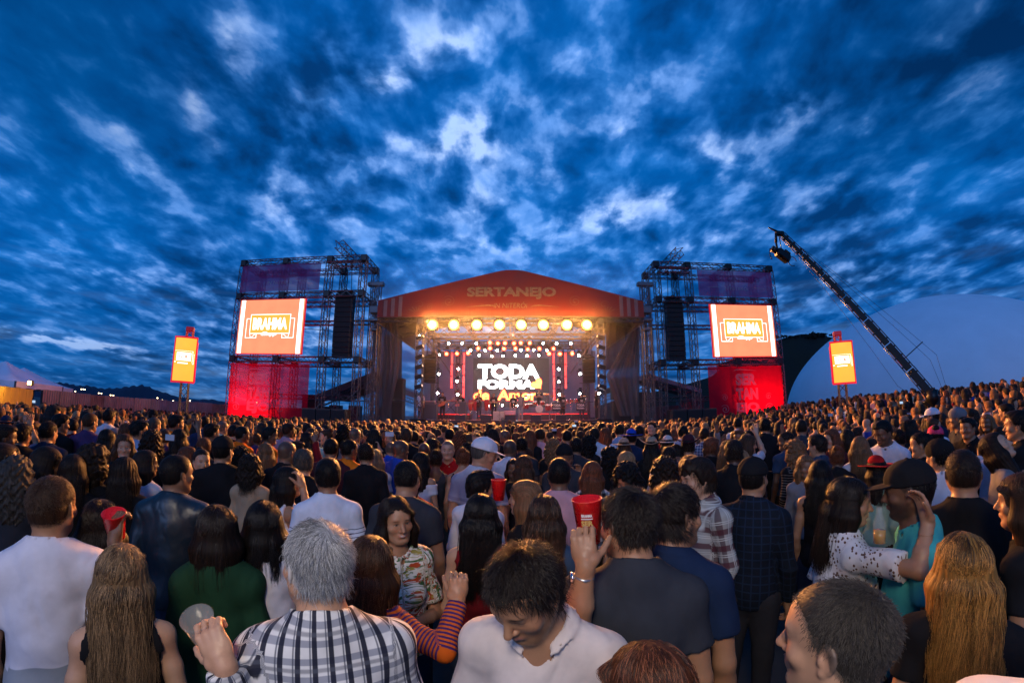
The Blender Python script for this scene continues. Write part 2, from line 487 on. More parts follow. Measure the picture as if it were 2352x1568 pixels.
# ------------------------------------------------------------------ white concrete dome
dome_m = mat('dome_paint', (0.84, 0.84, 0.88), 0.75, noise=0.05, nscale=0.25, bump=0.05)
d = thing('concrete_dome', 'huge smooth white concrete dome behind the crowd on the right', 'building', (61.0, 48.4, .9))
mb = MB(); R_, c_, e_ = 22.65, 15.9, 1.16
mb.grid(lambda a, b: (R_ * math.cos(a * 2 * math.pi) * math.cos(b * math.pi / 2) ** e_, R_ * math.sin(a * 2 * math.pi) * math.cos(b * math.pi / 2) ** e_, c_ * math.sin(b * math.pi / 2)), 96, 32)
mb.build('shell', dome_m, d)
mb = MB(); mb.lathe((0, 0, 0), [(22.9, 0), (22.9, .35), (22.6, .35)], 96, m=None); mb.build('plinth', mat('concrete', (.35, .35, .36), .85, noise=.2, nscale=2), d)

# ------------------------------------------------------------------ fences of corrugated sheet
def corr_panel(w, h, n=7, d=0.04):
    mb = MB(); xs = []
    for k in range(n):
        x = w * k / n; s = w / n
        xs += [(x, 0), (x + s * .35, 0), (x + s * .5, d), (x + s * .85, d)]
    xs.append((w, 0))
    mb.grid(lambda a, b: (xs[int(round(a * (len(xs) - 1)))][0], xs[int(round(a * (len(xs) - 1)))][1], 0.03 + b * (h - .03)), len(xs) - 1, 2, smooth=False)
    mb.grid(lambda a, b: (w * a, .06, .05 + b * (h - .07)), 1, 1)
    return mb


sheet_m = [mat('sheet_grey_a', (0.30, 0.25, 0.24), .55, .3, noise=.35, nscale=1.5, bump=.2), mat('sheet_grey_b', (0.36, 0.29, 0.27), .5, .3, noise=.35, nscale=1.1, bump=.2),
           mat('sheet_rust', (0.26, 0.17, 0.14), .6, .2, noise=.45, nscale=1.8, bump=.3)]
pan = [corr_panel(1.1, 2.0).mesh('panel', m) for m in sheet_m]
post_me = MB().box((0, .1, 1.0), (.07, .07, 2.0)).mesh('post', alu)


def fence(name, pts, label, h=2.0):
    t = thing(name, label, 'fence', (0, 0, 0)); k = 0
    for A, B in zip(pts, pts[1:]):
        A = Vector(A); B = Vector(B); L = (B - A).length; n = max(1, int(L / 1.12)); a = math.atan2(B.y - A.y, B.x - A.x)
        for i in range(n):
            p = A.lerp(B, i / n); p.z = gz(p.x, p.y); o = link('panel', pan[RNG.choice((0, 0, 1, 1, 2))], t, p); o.rotation_euler = (0, 0, a + RNG.uniform(-.015, .015)); o.scale = (L / n / 1.12, 1, h / 2.0 * RNG.uniform(.985, 1.015))
            if k % 2 == 0:
                q = link('post', post_me, t, p); q.rotation_euler = (0, 0, a); q.scale = (1, 1, h / 2.0 * .99)
            k += 1
    return t


fence('sheet_fence', [(-25.6, 17.6, 0), (-26.8, 24, 0), (-23.3, 32, 0), (-18.0, 35.5, 0)], 'long corrugated sheet fence lit red behind the crowd on the left', 2.47)
fence('sheet_fence', [P(1800, 945, 31).xy.to_3d(), P(1887, 945, 29).xy.to_3d()], 'short ribbed sheet fence lit red beside the foot of the dome', 1.55)

# ------------------------------------------------------------------ white tents and yellow wall, far left
tent_cloth = mat('tent_cloth', (0.80, 0.74, 0.82), .8, noise=.12, nscale=.8, bump=.15)
for (px, py, Y, w, lab) in ((14, 829, 16.8, 4.6, 'nearer white pyramid tent with a lit lamp at the left edge'), (56, 844, 19.8, 4.6, 'further white pyramid tent behind the first at the left edge')):
    pk = P(px, py, Y); t = thing('marquee_tent', lab, 'tent', (pk.x, Y, 0), math.radians(24)); hz_ = pk.z
    ez = 2.78; mb = MB()
    def cone(a, b, w=w, hz_=hz_, ez=ez):
        k = int(a * 4 + 1e-6) % 4 if a < 1 else 0; f = a * 4 - int(a * 4 + 1e-6)
        cs = [(-1, -1), (1, -1), (1, 1), (-1, 1)]; c0, c1 = cs[k], cs[(k + 1) % 4]
        x = (c0[0] * (1 - f) + c1[0] * f) * w / 2; y = (c0[1] * (1 - f) + c1[1] * f) * w / 2
        return (x * (1 - b), y * (1 - b), ez + (hz_ - ez) * (b ** 1.35))
    mb.grid(cone, 32, 10); mb.build('canopy', tent_cloth, t)
    mb = MB()
    for k in range(4):
        cs = [(-1, -1), (1, -1), (1, 1), (-1, 1)]; c0, c1 = cs[k], cs[(k + 1) % 4]
        mb.grid(lambda a, b: ((c0[0] * (1 - a) + c1[0] * a) * w / 2 * 1.002, (c0[1] * (1 - a) + c1[1] * a) * w / 2 * 1.002, ez - .32 * (1 - b) + .03 * math.sin(a * 30) * (1 - b)), 20, 2)
    mb.build('valance', tent_cloth, t)
    for sx in (-1, 1):
        for sy in (-1, 1): MB().tube((sx * w / 2, sy * w / 2, 0), (sx * w / 2, sy * w / 2, ez), .05, 8).build('pole', alu, t)
lp = P(67.5, 879, 13.6)
t = thing('flood_lamp', 'small lit orange lamp under the edge of the left tent', 'lamp', lp)
MB().box((0, .08, 0), (.3, .12, .22), bev=.03).build('housing', black_metal, t)
MB().box((0, 0, 0), (.24, .03, .16), bev=.01).build('lens', mat('amber_lens', (1, .5, .1), emit=(1, .50, .10), estr=30), t)
lamp('amber_lamp', 'POINT', lp + Vector((0.1, -.9, -.2)), 45, (1, .62, .12), .1)
ym = mat('yellow_board', (0.30, 0.19, 0.03), .7, noise=.25, nscale=2)
t = thing('board_wall', 'yellow board wall of a stall below the left tent', 'wall', (0, 0, 0))
yA, yB = P(-80, 895, 10.5).xy, P(76, 895, 15.2).xy
for k in range(8):
    a0 = yA.lerp(yB, k / 8); a1 = yA.lerp(yB, (k + 1) / 8); dd = (a1 - a0); an = math.atan2(dd.y, dd.x)
    o = MB().box((dd.length / 2, 0, 1.2), (dd.length - .015, .04, 2.4), bev=.01).build('panel', ym, t, (a0.x, a0.y, 0)); o.rotation_euler = (0, 0, an)

# ------------------------------------------------------------------ LED totems on truss masts
def led_mat(name, base, strength):
    m = bpy.data.materials.new(name); m.use_nodes = True; MATS[name] = m; nt = m.node_tree; q = G(nt); b = nt.nodes['Principled BSDF']
    b.inputs['Base Color'].default_value = (.01, .01, .01, 1); b.inputs['Roughness'].default_value = .6
    t = q.node('ShaderNodeTexCoord').outputs['Object']
    f = q.mr(q.noise(t, 1.2, 2, .5), .3, .7, .93, 1.06, False)
    q.put(b.inputs['Emission Color'], q.mix(1.0, (*base, 1), q.comb(f, f, f), 'MULTIPLY')); b.inputs['Emission Strength'].default_value = strength
    return m


led_orange = led_mat('led_orange', (1.0, .35, .165), 1.08)
led_amber = led_mat('led_amber', (1.0, .50, .05), 1.15)
led_white = mat('led_white', (.02, .02, .02), emit=(1, .97, .93), estr=2.6)
led_yel = led_mat('led_yellow', (1.0, .50, .06), 1.15)
red_frame = mat('red_frame', (.5, .01, .02), .4, emit=(1, .01, .03), estr=.7)


def totem(px, pyt, pyb, Y, rz, label, pxb):
    top = P(px, pyt, Y); bot = P(px, pyb, Y); base = P(pxb, 950, Y)
    t = thing('led_totem', label, 'advertising display', (base.x, Y, 0), rz, 'LED totems beside the stage')
    h = top.z - bot.z; w = 1.12; z0 = bot.z
    mb = MB(); R = 1.35
    def arc(rr, grow):
        def fn(a, b):
            th = (a - .5) * (w + grow) / R
            return (rr * math.sin(th), R * .55 - rr * math.cos(th), z0 + b * h)
        return fn
    mb.grid(arc(R, 0), 24, 4); mb.build('screen', led_amber, t)
    mb = MB()
    for zc, hh in ((z0 - .05, .1), (z0 + h + .04, .09)):
        mb.grid(lambda a, b: ((R + .04) * math.sin((a - .5) * (w + .12) / R), R * .55 - (R + .04) * math.cos((a - .5) * (w + .12) / R), zc - hh / 2 + hh * b), 24, 1)
        mb.grid(lambda a, b: (b * (R + .04) * math.sin((a - .5) * (w + .12) / R), R * .55 - (R + .04) * math.cos((a - .5) * (w + .12) / R) * (.6 + .4 * b) , zc + hh / 2 ), 24, 1)
    for sg in (-1, 1):
        th = sg * (w / 2 + .03) / R; mb.box((R * math.sin(th), R * .55 - R * math.cos(th), z0 + h / 2), (.06, .06, h), Matrix.Rotation(th, 3, 'Z'))
    mb.box((0, .62, z0 + h / 2), (w * .82, .4, h * .98)); mb.build('frame', red_frame, t)
    mb = MB()
    def patch(x0, x1, za, zb, rr): mb.grid(lambda a, b: (rr * math.sin((x0 + (x1 - x0) * a) / R), R * .55 - rr * math.cos((x0 + (x1 - x0) * a) / R), z0 + h * (za + (zb - za) * b)), 12, 1)
    patch(-.42, .34, .47, .66, R + .012)
    for x0, x1, za, zb in ((-.53, -.44, .43, .445), (-.53, .43, .695, .70), (.41, .43, .43, .70), (-.33, .2, .40, .425), (.43, .50, .40, .41), (.485, .50, .40, .64)): patch(x0, x1, za, zb, R + .012)
    mb.build('printed_banner', led_white, t)
    truss(MB(), (0, .35, 0), (0, .35, z0 - .05), .40, .5).build('mast', alu, t)
    mb = MB(); truss(mb, (0, .35, z0 + h), (0, .35, z0 + h + .6), .34, .25); mb.box((0, .3, z0 + h + .62), (.44, .4, .24), bev=.03); mb.build('mast_head', mat('mast_head', (.35, .03, .04), .5, emit=(1, .02, .05), estr=.12), t)
    MB().box((0, .35, .04), (1.3, 1.3, .08)).build('base_plate', black_metal, t)
    text('lettering', 'BRAHMA', (-.05, R * .55 - R - .03, z0 + h * .565), h * .13, led_orange, t, width=.62, bold=.02)
    mbl = P(px, pyb, Y)
    lamp('totem_red_fill', 'POINT', (base.x + (-2.2 if px < 1000 else .4), Y + (3.0 if px < 1000 else -1.4), z0 - .4), 170 if px < 1000 else 30, (1, .05, .07), .3)  # left lamp is added behind the totem to redden the fence
    return t


totem(421, 780, 876, 20, .55, 'left LED totem on its truss mast in front of the long sheet fence', 417)
totem(1938, 790, 879, 20, -.55, 'right LED totem on its truss mast in front of the white dome', 1942)
# ------------------------------------------------------------------ screen towers
cab_me = {}


def cabinet(w, h, d):
    k = (w, h, d)
    if k in cab_me: return cab_me[k]
    mb = MB(); mb.box((0, 0, 0), (w, d, h * .96), m=black_plastic, bev=.02)
    mb.box((0, -d / 2 - .006, 0), (w * .92, .02, h * .80), m=grille, bev=.006)
    for sg in (-1, 1): mb.box((sg * (w / 2 + .008), -d * .25, 0), (.02, .10, h * .8), m=alu)
    cab_me[k] = mb.mesh('speaker_cabinet')
    return cab_me[k]


def line_array(x, y, ztop, n, w, h, label, d=.7, curve=1.6, rz=0.0, ybend=0.0, zhang=12.4):
    t = thing('line_array', label, 'loudspeaker array', (x, y, 0), rz, 'hanging loudspeaker arrays')
    z = ztop; yy = 0.0; ang = 0.0
    MB().box((0, 0, z + .14), (w * .95, d * .9, .10), bev=.02).box((0, .05, z + .24), (.28, .36, .2), bev=.03).build('fly_frame', black_metal, t)
    for k in range(n):
        o = link('speaker_cabinet', cabinet(w, h, d), t, (0, yy, z - h / 2)); o.rotation_euler = (math.radians(ang), 0, 0)
        z -= h * math.cos(math.radians(ang)); yy += h * math.sin(math.radians(ang)); ang += curve * (k / n) ** 2
    for sx in (-.28, .28):
        mb = MB(); mb.tube((sx * w, .03, ztop + .2), (sx * w * .6, .03, zhang), .018, 5); mb.tube((sx * w + .05, .03, ztop + .2), (sx * w * .6 + .04, .03, zhang), .010, 4)
        mb.box((sx * w * .6, .03, zhang - .25), (.16, .16, .34), bev=.03); mb.each('hoist_chain', black_metal, t)
    return t


purple_net = net_mat('purple_net', (0.30, 0.07, 0.24), 0.80)
red_net = net_mat('red_net', (0.62, 0.006, 0.030), 0.84)
print_pale = net_mat('print_pale', (0.62, 0.50, 0.52), 0.42)
screen_edge = mat('screen_edge', (.35, .01, .015), .4, emit=(1, .01, .02), estr=.55)
corner_me = MB().box((0, 0, 0), (.46, .46, .46), bev=.04).mesh('corner_block', black_metal)


def wave_cloth(x0, x1, z0, z1, y, amp, seed, nu=40, nv=16):
    r = random.Random(seed); p = [r.uniform(0, 6.28) for _ in range(6)]
    def fn(a, b):
        e = math.sin(math.pi * min(max(a, 0), 1)) ** .3 * (1 - .6 * b)
        return (x0 + (x1 - x0) * a, y + amp * e * (math.sin(a * 9 + p[0] + b * 2) + .6 * math.sin(a * 21 + p[1] - b * 3) + .5 * math.sin(b * 7 + p[2])), z0 + (z1 - z0) * b)
    return MB().grid(fn, nu, nv)


SWL = [(0.0, 0.0), (.12, .09), (.3, .115), (.6, .07), (1.0, .0), (.62, .035), (.32, .06), (.12, .045)]


def swoosh(name, c, L, Hh, m, parent, flip=1, y=0.0):
    mb = MB(); pts = [((p[0] - .5) * L * flip, p[1] * Hh * 9) for p in SWL]
    mb.add([(x, 0, z) for x, z in pts], [(0, 1, 7), (1, 2, 6, 7), (2, 3, 5, 6), (3, 4, 5)], m)
    return mb.build(name, None, parent, c)


def scroll(name, c, s, m, parent, flip=1, turns=1.6):
    mb = MB(); n = 34
    for k in range(n):
        t0, t1 = k / n, (k + 1) / n
        def sp(t):
            a = t * turns * 2 * math.pi + .6; rr = s * (1 - t * .85); return (flip * (rr * math.cos(a)), rr * math.sin(a) * .9)
        (xa, za), (xb, zb) = sp(t0), sp(t1); dx_, dz_ = xb - xa, zb - za; L = math.hypot(dx_, dz_) or 1; nx, nz = -dz_ / L, dx_ / L
        w0 = s * (.03 + .05 * t0 + (.1 if t0 > .9 else 0)); w1 = s * (.03 + .05 * t1 + (.1 if t1 > .9 else 0))
        mb.add([(xa + nx * w0, 0, za + nz * w0), (xa - nx * w0, 0, za - nz * w0), (xb - nx * w1, 0, zb - nz * w1), (xb + nx * w1, 0, zb + nz * w1)], [(0, 1, 2, 3)], m)
    return mb.build(name, None, parent, c)


def tower(side, Y, xo, xi, depth, ztop, xs_mid, scr, label):
    sg = -1 if side == 'left' else 1
    t = thing('screen_tower', label, 'scaffold tower', ((xo + xi) / 2, Y, 0), 0, 'truss towers holding the screens'); X0 = (xo + xi) / 2
    xs = [xo] + xs_mid + [xi]; lev = [5.58, 10.02, ztop]
    for x in xs:
        for yy in (0, depth):
            for za, zb in zip([0] + lev, lev): part_truss(t, (x - X0, yy, za + .2), (x - X0, yy, zb - .2), .42)
            for z in lev: link('corner_block', corner_me, t, (x - X0, yy, z))
        for z in lev: part_truss(t, (x - X0, .25, z), (x - X0, depth - .25, z), .36)
    for z in lev:
        for yy in (0, depth):
            for xa, xb in zip(xs, xs[1:]):
                s_ = 1 if xb > xa else -1
                part_truss(t, (xa - X0 + .25 * s_, yy, z), (xb - X0 - .25 * s_, yy, z), .36)
    # extra back bracing and outrigger on the top
    part_truss(t, (xo - X0, depth, 8.6), (xi - X0, depth, 8.6), .30)
    part_truss(t, (xo - X0, depth, 3.2), (xi - X0, depth, 3.2), .30)
    xa_ = xi - sg * -1.35
    part_truss(t, (xi + sg * 1.25 - X0, -1.7, ztop + .42), (xi + sg * 1.25 - X0, depth, ztop + .42), .52, seg=.5)
    part_truss(t, (xi + sg * 2.45 - X0, -.3, ztop - .5), (xi - X0, -.3, ztop - .5), .3)
    for x in xs:
        for yy in (0, depth): MB().box((0, 0, .03), (.8, .8, .06)).build('foot_plate', black_metal, t, (x - X0, yy, 0))
    # rods, safety wires
    mb = MB(); mb.tube((xs[1] - X0, .3, 7.8), (xi + sg * 2.4 - X0, .2, 7.6), .02, 5); mb.tube((xi - X0, depth, 9.5), (xi - X0 - sg * 1.2, depth + .3, 4.4), .012, 4); mb.tube((xi - X0, depth, 8.0), (xi - X0 - sg * 1.6, depth + .3, 3.5), .012, 4)
    mb.each('guy_wire', black_metal, t)
    # screen
    sx0, sx1, sz0, sz1 = scr; cxs = (sx0 + sx1) / 2; czs = (sz0 + sz1) / 2; w = sx1 - sx0; h = sz1 - sz0
    s = thing('led_screen', f'bright orange LED screen with a white beer logo on the {side} tower', 'led screen', (cxs, Y - .42, czs), math.radians(0), 'big screens on the towers')
    MB().box((0, .09, 0), (w, .14, h), bev=.02).build('cabinet_frame', screen_edge, s)
    MB().grid(lambda a, b: ((a - .5) * (w - .10), 0, (b - .5) * (h - .10)), 1, 1).build('screen', led_orange, s)
    for k in (-1, 1): MB().grid(lambda a, b: (k * (w / 2 - .30) + (a - .5) * .30, -.006, (b - .5) * (h - .10)), 1, 1).build('white_strip', led_white, s)
    # ribbon logo
    mb = MB(); W2, H2 = w * .30, h * .16; th = .035; cz_ = .12
    def frame(x0, x1, z0, z1, y=-.010, sides='lrtb'):
        if 't' in sides: mb.box(((x0 + x1) / 2, y, z1), (x1 - x0 + th, .006, th))
        if 'b' in sides: mb.box(((x0 + x1) / 2, y, z0), (x1 - x0 + th, .006, th))
        if 'l' in sides: mb.box((x0, y, (z0 + z1) / 2), (th, .006, z1 - z0))
        if 'r' in sides: mb.box((x1, y, (z0 + z1) / 2), (th, .006, z1 - z0))
    x1_ = W2; za = cz_ - H2 * 1.0; zb = cz_ + H2 * 1.15
    frame(-x1_, x1_, za, zb)
    for k in (-1, 1):
        xa, xb = k * (x1_ + .04), k * (x1_ + .32); mb.box(((xa + xb) / 2, -.010, zb - .28), (.30, .006, th)); mb.box((xb, -.010, (zb - .28 + za - .30) / 2), (th, .006, zb - .28 - za + .30))
        mb.box((k * (x1_ - .12), -.010, za - .30), (.88 - .0, .006, th)); mb.box((k * (x1_ - .54), -.010, za - .15), (th, .006, .30))
        a_ = Vector((k * (x1_ - .52), -.010, za)); b_ = Vector((k * (x1_ - .10), -.010, za - .30)); mb.tube(a_, b_, th * .45, 4); mb.tube((k * x1_, -.01, za), (k * (x1_ - .1), -.01, za - .3), th * .45, 4)
    mb.build('logo_ribbon', led_white, s)
    MB().grid(lambda a, b: ((a - .5) * 2 * x1_, -.004, za + (zb - za) * b), 1, 1).build('logo_field', led_yel, s)
    text('lettering', 'BRAHMA', (0, -.02, cz_ + .06), h * .215, led_white, s, width=w * .52, bold=.038)
    text('lettering', 'Chopp', (0, -.03, za - .06), h * .085, led_white, s, width=w * .24, bold=.03, shear=.5)
    a_ = lamp(f'screen_light', 'AREA', (cxs, Y - .8, czs), 150, (1, .36, .16), w * .9, target=(cxs * .75, 0, 0), size_y=h * .9)
    # banners
    bx0, bx1 = sorted((xo + sg * -.1, xi + sg * 3.0))
    b = thing('mesh_banner', f'see-through purple mesh banner above the {side} screen', 'banner', ((bx0 + bx1) / 2, Y - .30, 11.2)); bw = bx1 - bx0
    wave_cloth(-bw / 2, bw / 2, -.95, 1.0, 0, .025, 4 + sg).build('cloth', purple_net, b)
    text('lettering', 'iN NiTERÓi', (-.1 * sg, -.09, -.33), .30, print_pale, b, width=2.0, bold=.0, shear=.15)
    text('lettering', 'SERTANEJO', (-.1 * sg, -.09, .32), .55, net_mat('print_dim', (.22, .07, .20), .4), b, width=4.2, bold=.04)
    swoosh('printed_swoosh', (-2.0, -.09, -.33), 1.3, .09, print_pale, b, -1); swoosh('printed_swoosh', (1.9, -.09, -.33), 1.3, .09, print_pale, b, 1)
    bx0, bx1 = sorted((xo + sg * -.05, xi + sg * 3.2)); bw = bx1 - bx0
    b = thing('mesh_banner', f'tall see-through red mesh banner under the {side} screen', 'banner', ((bx0 + bx1) / 2, Y - .30, 0))
    wave_cloth(-bw / 2, bw / 2, .25, 5.25, 0, .03, 9 + sg).build('cloth', red_net, b)
    lx = .25 * sg - .35
    for k, (wd, zc, wd_w) in enumerate((('SER', P(1706, 872, Y).z, 1.65), ('TAN', P(1706, 905, Y).z, 1.75), ('EJO', P(1706, 938, Y).z, 1.8))): text('lettering', wd, (lx + .02 * k, -.11, zc), .82, print_pale, b, width=wd_w, bold=.055)
    swoosh('printed_swoosh', (lx, -.11, P(1706, 853, Y).z), 2.0, .14, print_pale, b, 1); swoosh('printed_swoosh', (lx + .2, -.11, P(1706, 957, Y).z), 1.8, .10, print_pale, b, -1)
    for sx in (-1, 1):
        for zc, ss in ((3.1, .26), (2.3, .34), (1.2, .22), (.9, .3)): scroll('printed_scroll', (lx + sx * 1.75, -.11, zc), ss, print_pale, b, sx)
    # red wash from the foot of the tower
    o = thing('wash_light', f'red wash light at the outer foot of the {side} tower', 'stage light', (xo + sg * -.6, Y - 1.2, .25 + gz(xo, 0)))
    MB().box((0, 0, 0), (.35, .25, .3), bev=.04).build('housing', black_metal, o); MB().box((0, -.02, .16), (.28, .18, .02)).build('lens', mat('red_lens', (1, .02, .02), emit=(1, .03, .03), estr=18), o)
    lamp('red_wash', 'SPOT', (xo + sg * -.9, Y - 1.7, .7 + gz(xo, 0)), 1100, (1, .02, .04), .15, target=(xo - sg * 1.2, Y, 4.5), angle=100, blend=.9)
    lamp('red_wash', 'SPOT', (xo - sg * 2.5, Y + 1.4, .6 + gz(xo, 0)), 1300, (1, .02, .05), .15, target=(xo - sg * 2.2, Y - .3, 3.2), angle=120, blend=.9)
    return t


tower('left', 27.0, -19.35, -9.98, 2.6, 12.5, [-15.85, -12.45], (-18.95, -13.78, 5.86, 9.66), 'left truss tower with a screen, two mesh banners and a loudspeaker array')
tower('right', 28.5, 19.4, 10.2, 2.6, 12.6, [15.9, 12.6], (13.85, 19.0, 5.88, 9.66), 'right truss tower with a screen, two mesh banners and a loudspeaker array')
line_array(-11.25, 27.4, 10.1, 13, 1.22, .335, 'tall black loudspeaker array hanging in the left tower')
line_array(11.42, 28.9, 10.1, 13, 1.22, .335, 'tall black loudspeaker array hanging in the right tower')

# subwoofers under the arrays
for (xa, xb, Y, side) in ((P(700, 950, 26.2).x, P(800, 950, 26.2).x, 26.2, 'left'), (P(1537, 950, 26.8).x, P(1640, 950, 26.8).x, 26.8, 'right')):
    n = 3; w = (xb - xa) / n
    for k in range(n):
        for lv in range(2):
            o = link('subwoofer', cabinet(round(w - .05, 3), 1.18, 1.0), None, (xa + w * (k + .5), Y, .62 + lv * 1.2))
            tag(o, f'black subwoofer, {("lower", "upper")[lv]} one of the {("outer", "middle", "inner")[k if side == "left" else 2 - k]} pair under the {side} array', 'loudspeaker', 'subwoofers under the arrays')

# ------------------------------------------------------------------ stage
SX0, SX1, SY, SZ = -6.6, 6.25, 27.0, 1.85
deck_m = mat('stage_deck', (.035, .02, .02), .35, noise=.3, nscale=2)
st = thing('stage', 'long black stage deck with a dark skirt in front of the crowd', 'stage', (0, SY, 0))
MB().box((-.17, 5.5, SZ - .06), (SX1 - SX0, 11, .12), bev=.01).build('deck', deck_m, st)
MB().box((-9, 6.5, SZ - .3), (4.4, 9, .10)).box((8.9, 6.5, SZ - .3), (4.6, 9, .10)).each('side_deck', deck_m, st)
wave_cloth(SX0, SX1, 0, SZ - .14, .03, .05, 3, 90, 4).build('skirt', black_cloth, st)
for k in range(12): MB().box((SX0 + .3 + k * 1.13, .45, (SZ - .12) / 2), (.08, .08, SZ - .12)).build('leg', alu, st)
MB().box((-.17, -.01, SZ - .045), (SX1 - SX0, .02, .05)).build('edge_rail', black_metal, st)
for (xa, xb) in ((-1.9, -.2), (2.2, 3.4)):
    mb = MB(); mb.box(((xa + xb) / 2, -1.4, 1.28), (xb - xa, .05, .05)); mb.box(((xa + xb) / 2, -1.4, .7), (xb - xa, .02, 1.1))
    mb.tube((xb, -1.4, 1.28), (xb + .5, -1.9, .3), .03, 5)
    for k in range(5): mb.tube((xa + (xb - xa) * k / 4, -1.38, 0), (xa + (xb - xa) * k / 4, -1.38, 1.28), .025, 5)
    o = mb.build('crowd_barrier', alu, st); o.parent = None; o.location = (0, SY, 0)
    tag(o, 'metal crowd barrier under the ' + ('left half' if xa < 0 else 'right half') + ' of the stage front', 'barrier', 'crowd barriers at the stage')

# roof
ro = thing('stage_roof', 'red gabled stage roof on truss legs with a printed pediment', 'roof', (0, SY, 0))
ped = mat('pediment_red', (0.135, 0.008, 0.006), .75, noise=.18, nscale=.6, bump=.12)
pale_print = mat('pale_print', (.17, .12, .07), .8, noise=.35, nscale=6)
pale_print2 = mat('pale_print_dim', (.15, .05, .03), .8, noise=.3, nscale=3)
XL, XR, ZB, ZE, ZP = -8.76, 8.57, 8.38, 9.44, 11.45
pts = [(XL, ZB), (XR, ZB), (XR, ZE), (.75, ZP - .02), (.35, ZP + .03), (-.35, ZP + .03), (-.72, ZP - .02), (XL, ZE + .05)]
MB().prism(pts, -.12, -.06).build('pediment', ped, ro)
roof_m = mat('roof_canvas', (.10, .095, .09), .85, noise=.3, nscale=.7, bump=.3)
mb = MB()
for (xa, za, xb, zb) in ((XL, ZE, -.5, ZP - .02), (XR, ZE, .5, ZP - .02)):
    mb.grid(lambda a, b: (xa + (xb - xa) * a, b * 11.5, za + (zb - za) * a - .12 * math.sin(a * math.pi) * math.sin(b * math.pi * 4) ** 2 - .02), 12, 24)
mb.grid(lambda a, b: (-.5 + a, b * 11.5, ZP - .02), 2, 6)
mb.grid(lambda a, b: (XL, b * 11.5, ZB - .4 + (ZE - ZB + .4) * a), 4, 20); mb.grid(lambda a, b: (XR, b * 11.5, ZB - .4 + (ZE - ZB + .4) * a), 4, 20)
mb.build('canvas', roof_m, ro)
def ped_text(s_, px0, px1, py0, py1, m, **kw):
    a = P((px0 + px1) / 2, (py0 + py1) / 2, 26.86); w = (P(px1, py0, 26.86) - P(px0, py0, 26.86)).x; h = P(px0, py0, 26.86).z - P(px0, py1, 26.86).z
    return text('lettering', s_, (a.x, -.135, a.z), abs(h), m, ro, width=w, **kw)
ped_text('SERTANEJO', 1073, 1277, 659, 687, pale_print, bold=.045)
ped_text('iN NiTERÓi', 1134, 1211, 693, 707, pale_print, bold=.0, shear=.1)
for k, sg in (((-1), -1), (1, 1)):
    swoosh('printed_swoosh', (sg * 2.05 + .1, -.13, 9.0), 2.0, .14, pale_print, ro, sg)
    scroll('printed_scroll', (sg * 4.05, -.13, 9.38), .42, pale_print2, ro, sg, 1.7)
    scroll('printed_scroll', (sg * 5.25, -.13, 9.02), .24, pale_print2, ro, -sg, 1.5)
    scroll('printed_scroll', (sg * 5.95, -.13, 9.15), .36, pale_print2, ro, sg, .75)
    for q in range(4):
        a = math.radians(28 + q * 26); mb = MB(); c0 = Vector((sg * 6.1, -.13, 8.62)); L = (.75, .7, .6, .5)[q]
        dr = Vector((sg * math.cos(a) * .9, 0, math.sin(a) * .8)); n_ = Vector((-dr.z, 0, dr.x))
        mb.add([c0 + dr * .1, c0 + dr * L * .8 + n_ * .05, c0 + dr * L, c0 + dr * L * .8 - n_ * .05], [(0, 1, 2, 3)]); mb.build('printed_leaf', pale_print2, ro)
    for q in range(3):
        x = sg * (7.15 + q * .50) - .08; zt = ZP - (abs(x) / 8.8) * (ZP - ZE) - .06
        mb = MB(); mb.add([(x - .12, -.13, ZB + .03), (x + .12, -.13, ZB + .03), (x + .12 , -.13, zt), (x - .12, -.13, zt)], [(0, 1, 2, 3)]); mb.build('printed_stripe', mat('stripe_print', (.16, .11, .11), .8, noise=.2, nscale=2), ro)
LZ = SZ
for x in (-5.86, 5.66):
    part_truss(ro, (x, .1, LZ), (x, .1, 7.9), .42); part_truss(ro, (x * 1.03, 7.0, 0), (x * 1.03, 7.0, 8.4), .42)
    part_truss(ro, (x, .35, 8.05), (x, 7.0, 8.05), .38); part_truss(ro, (x, .35, 7.2), (x, 7.0, 7.2), .30)
    MB().box((x, .1, LZ + .03), (.9, .9, .06)).build('foot_plate', black_metal, ro)
    link('corner_block', corner_me, ro, (x, .1, 8.08))
    sg = 1 if x > 0 else -1
    part_truss(ro, (x + sg * .25, .05, 8.22), (sg * 8.6, .05, 8.22), .28)
    mb = MB(); mb.tube((x, .1, 7.6), (x - sg * 1.15, 6.2, 5.4), .05, 6); mb.tube((x + sg * 2.9, .0, 8.0), (x + sg * .2, 3.0, 6.3), .03, 5); mb.tube((x, .3, 7.3), (x - sg * .6, 4.2, 5.9), .03, 5); mb.each('brace', alu, ro)
part_truss(ro, (-5.6, .02, 8.22), (5.4, .02, 8.22), .30, seg=.36, rd=.024)
part_truss(ro, (-5.6, .12, 7.55), (5.4, .12, 7.55), .62, seg=.8, rc=.022)
for z, y in ((7.6, 2.6), (7.45, 5.0), (7.6, 7.0), (8.9, 4.0)): part_truss(ro, (-5.9, y, z), (5.7, y, z), .34, seg=.6)
for x in (-3, 0, 3): part_truss(ro, (x, .4, 8.3), (x, 9, 8.3), .28, seg=.8)
for sg in (-1, 1):
    for y in (.2, 3.0, 6.5): part_truss(ro, (sg * 8.7, y, 8.35), (sg * .4, y, 10.9), .28, seg=.7)
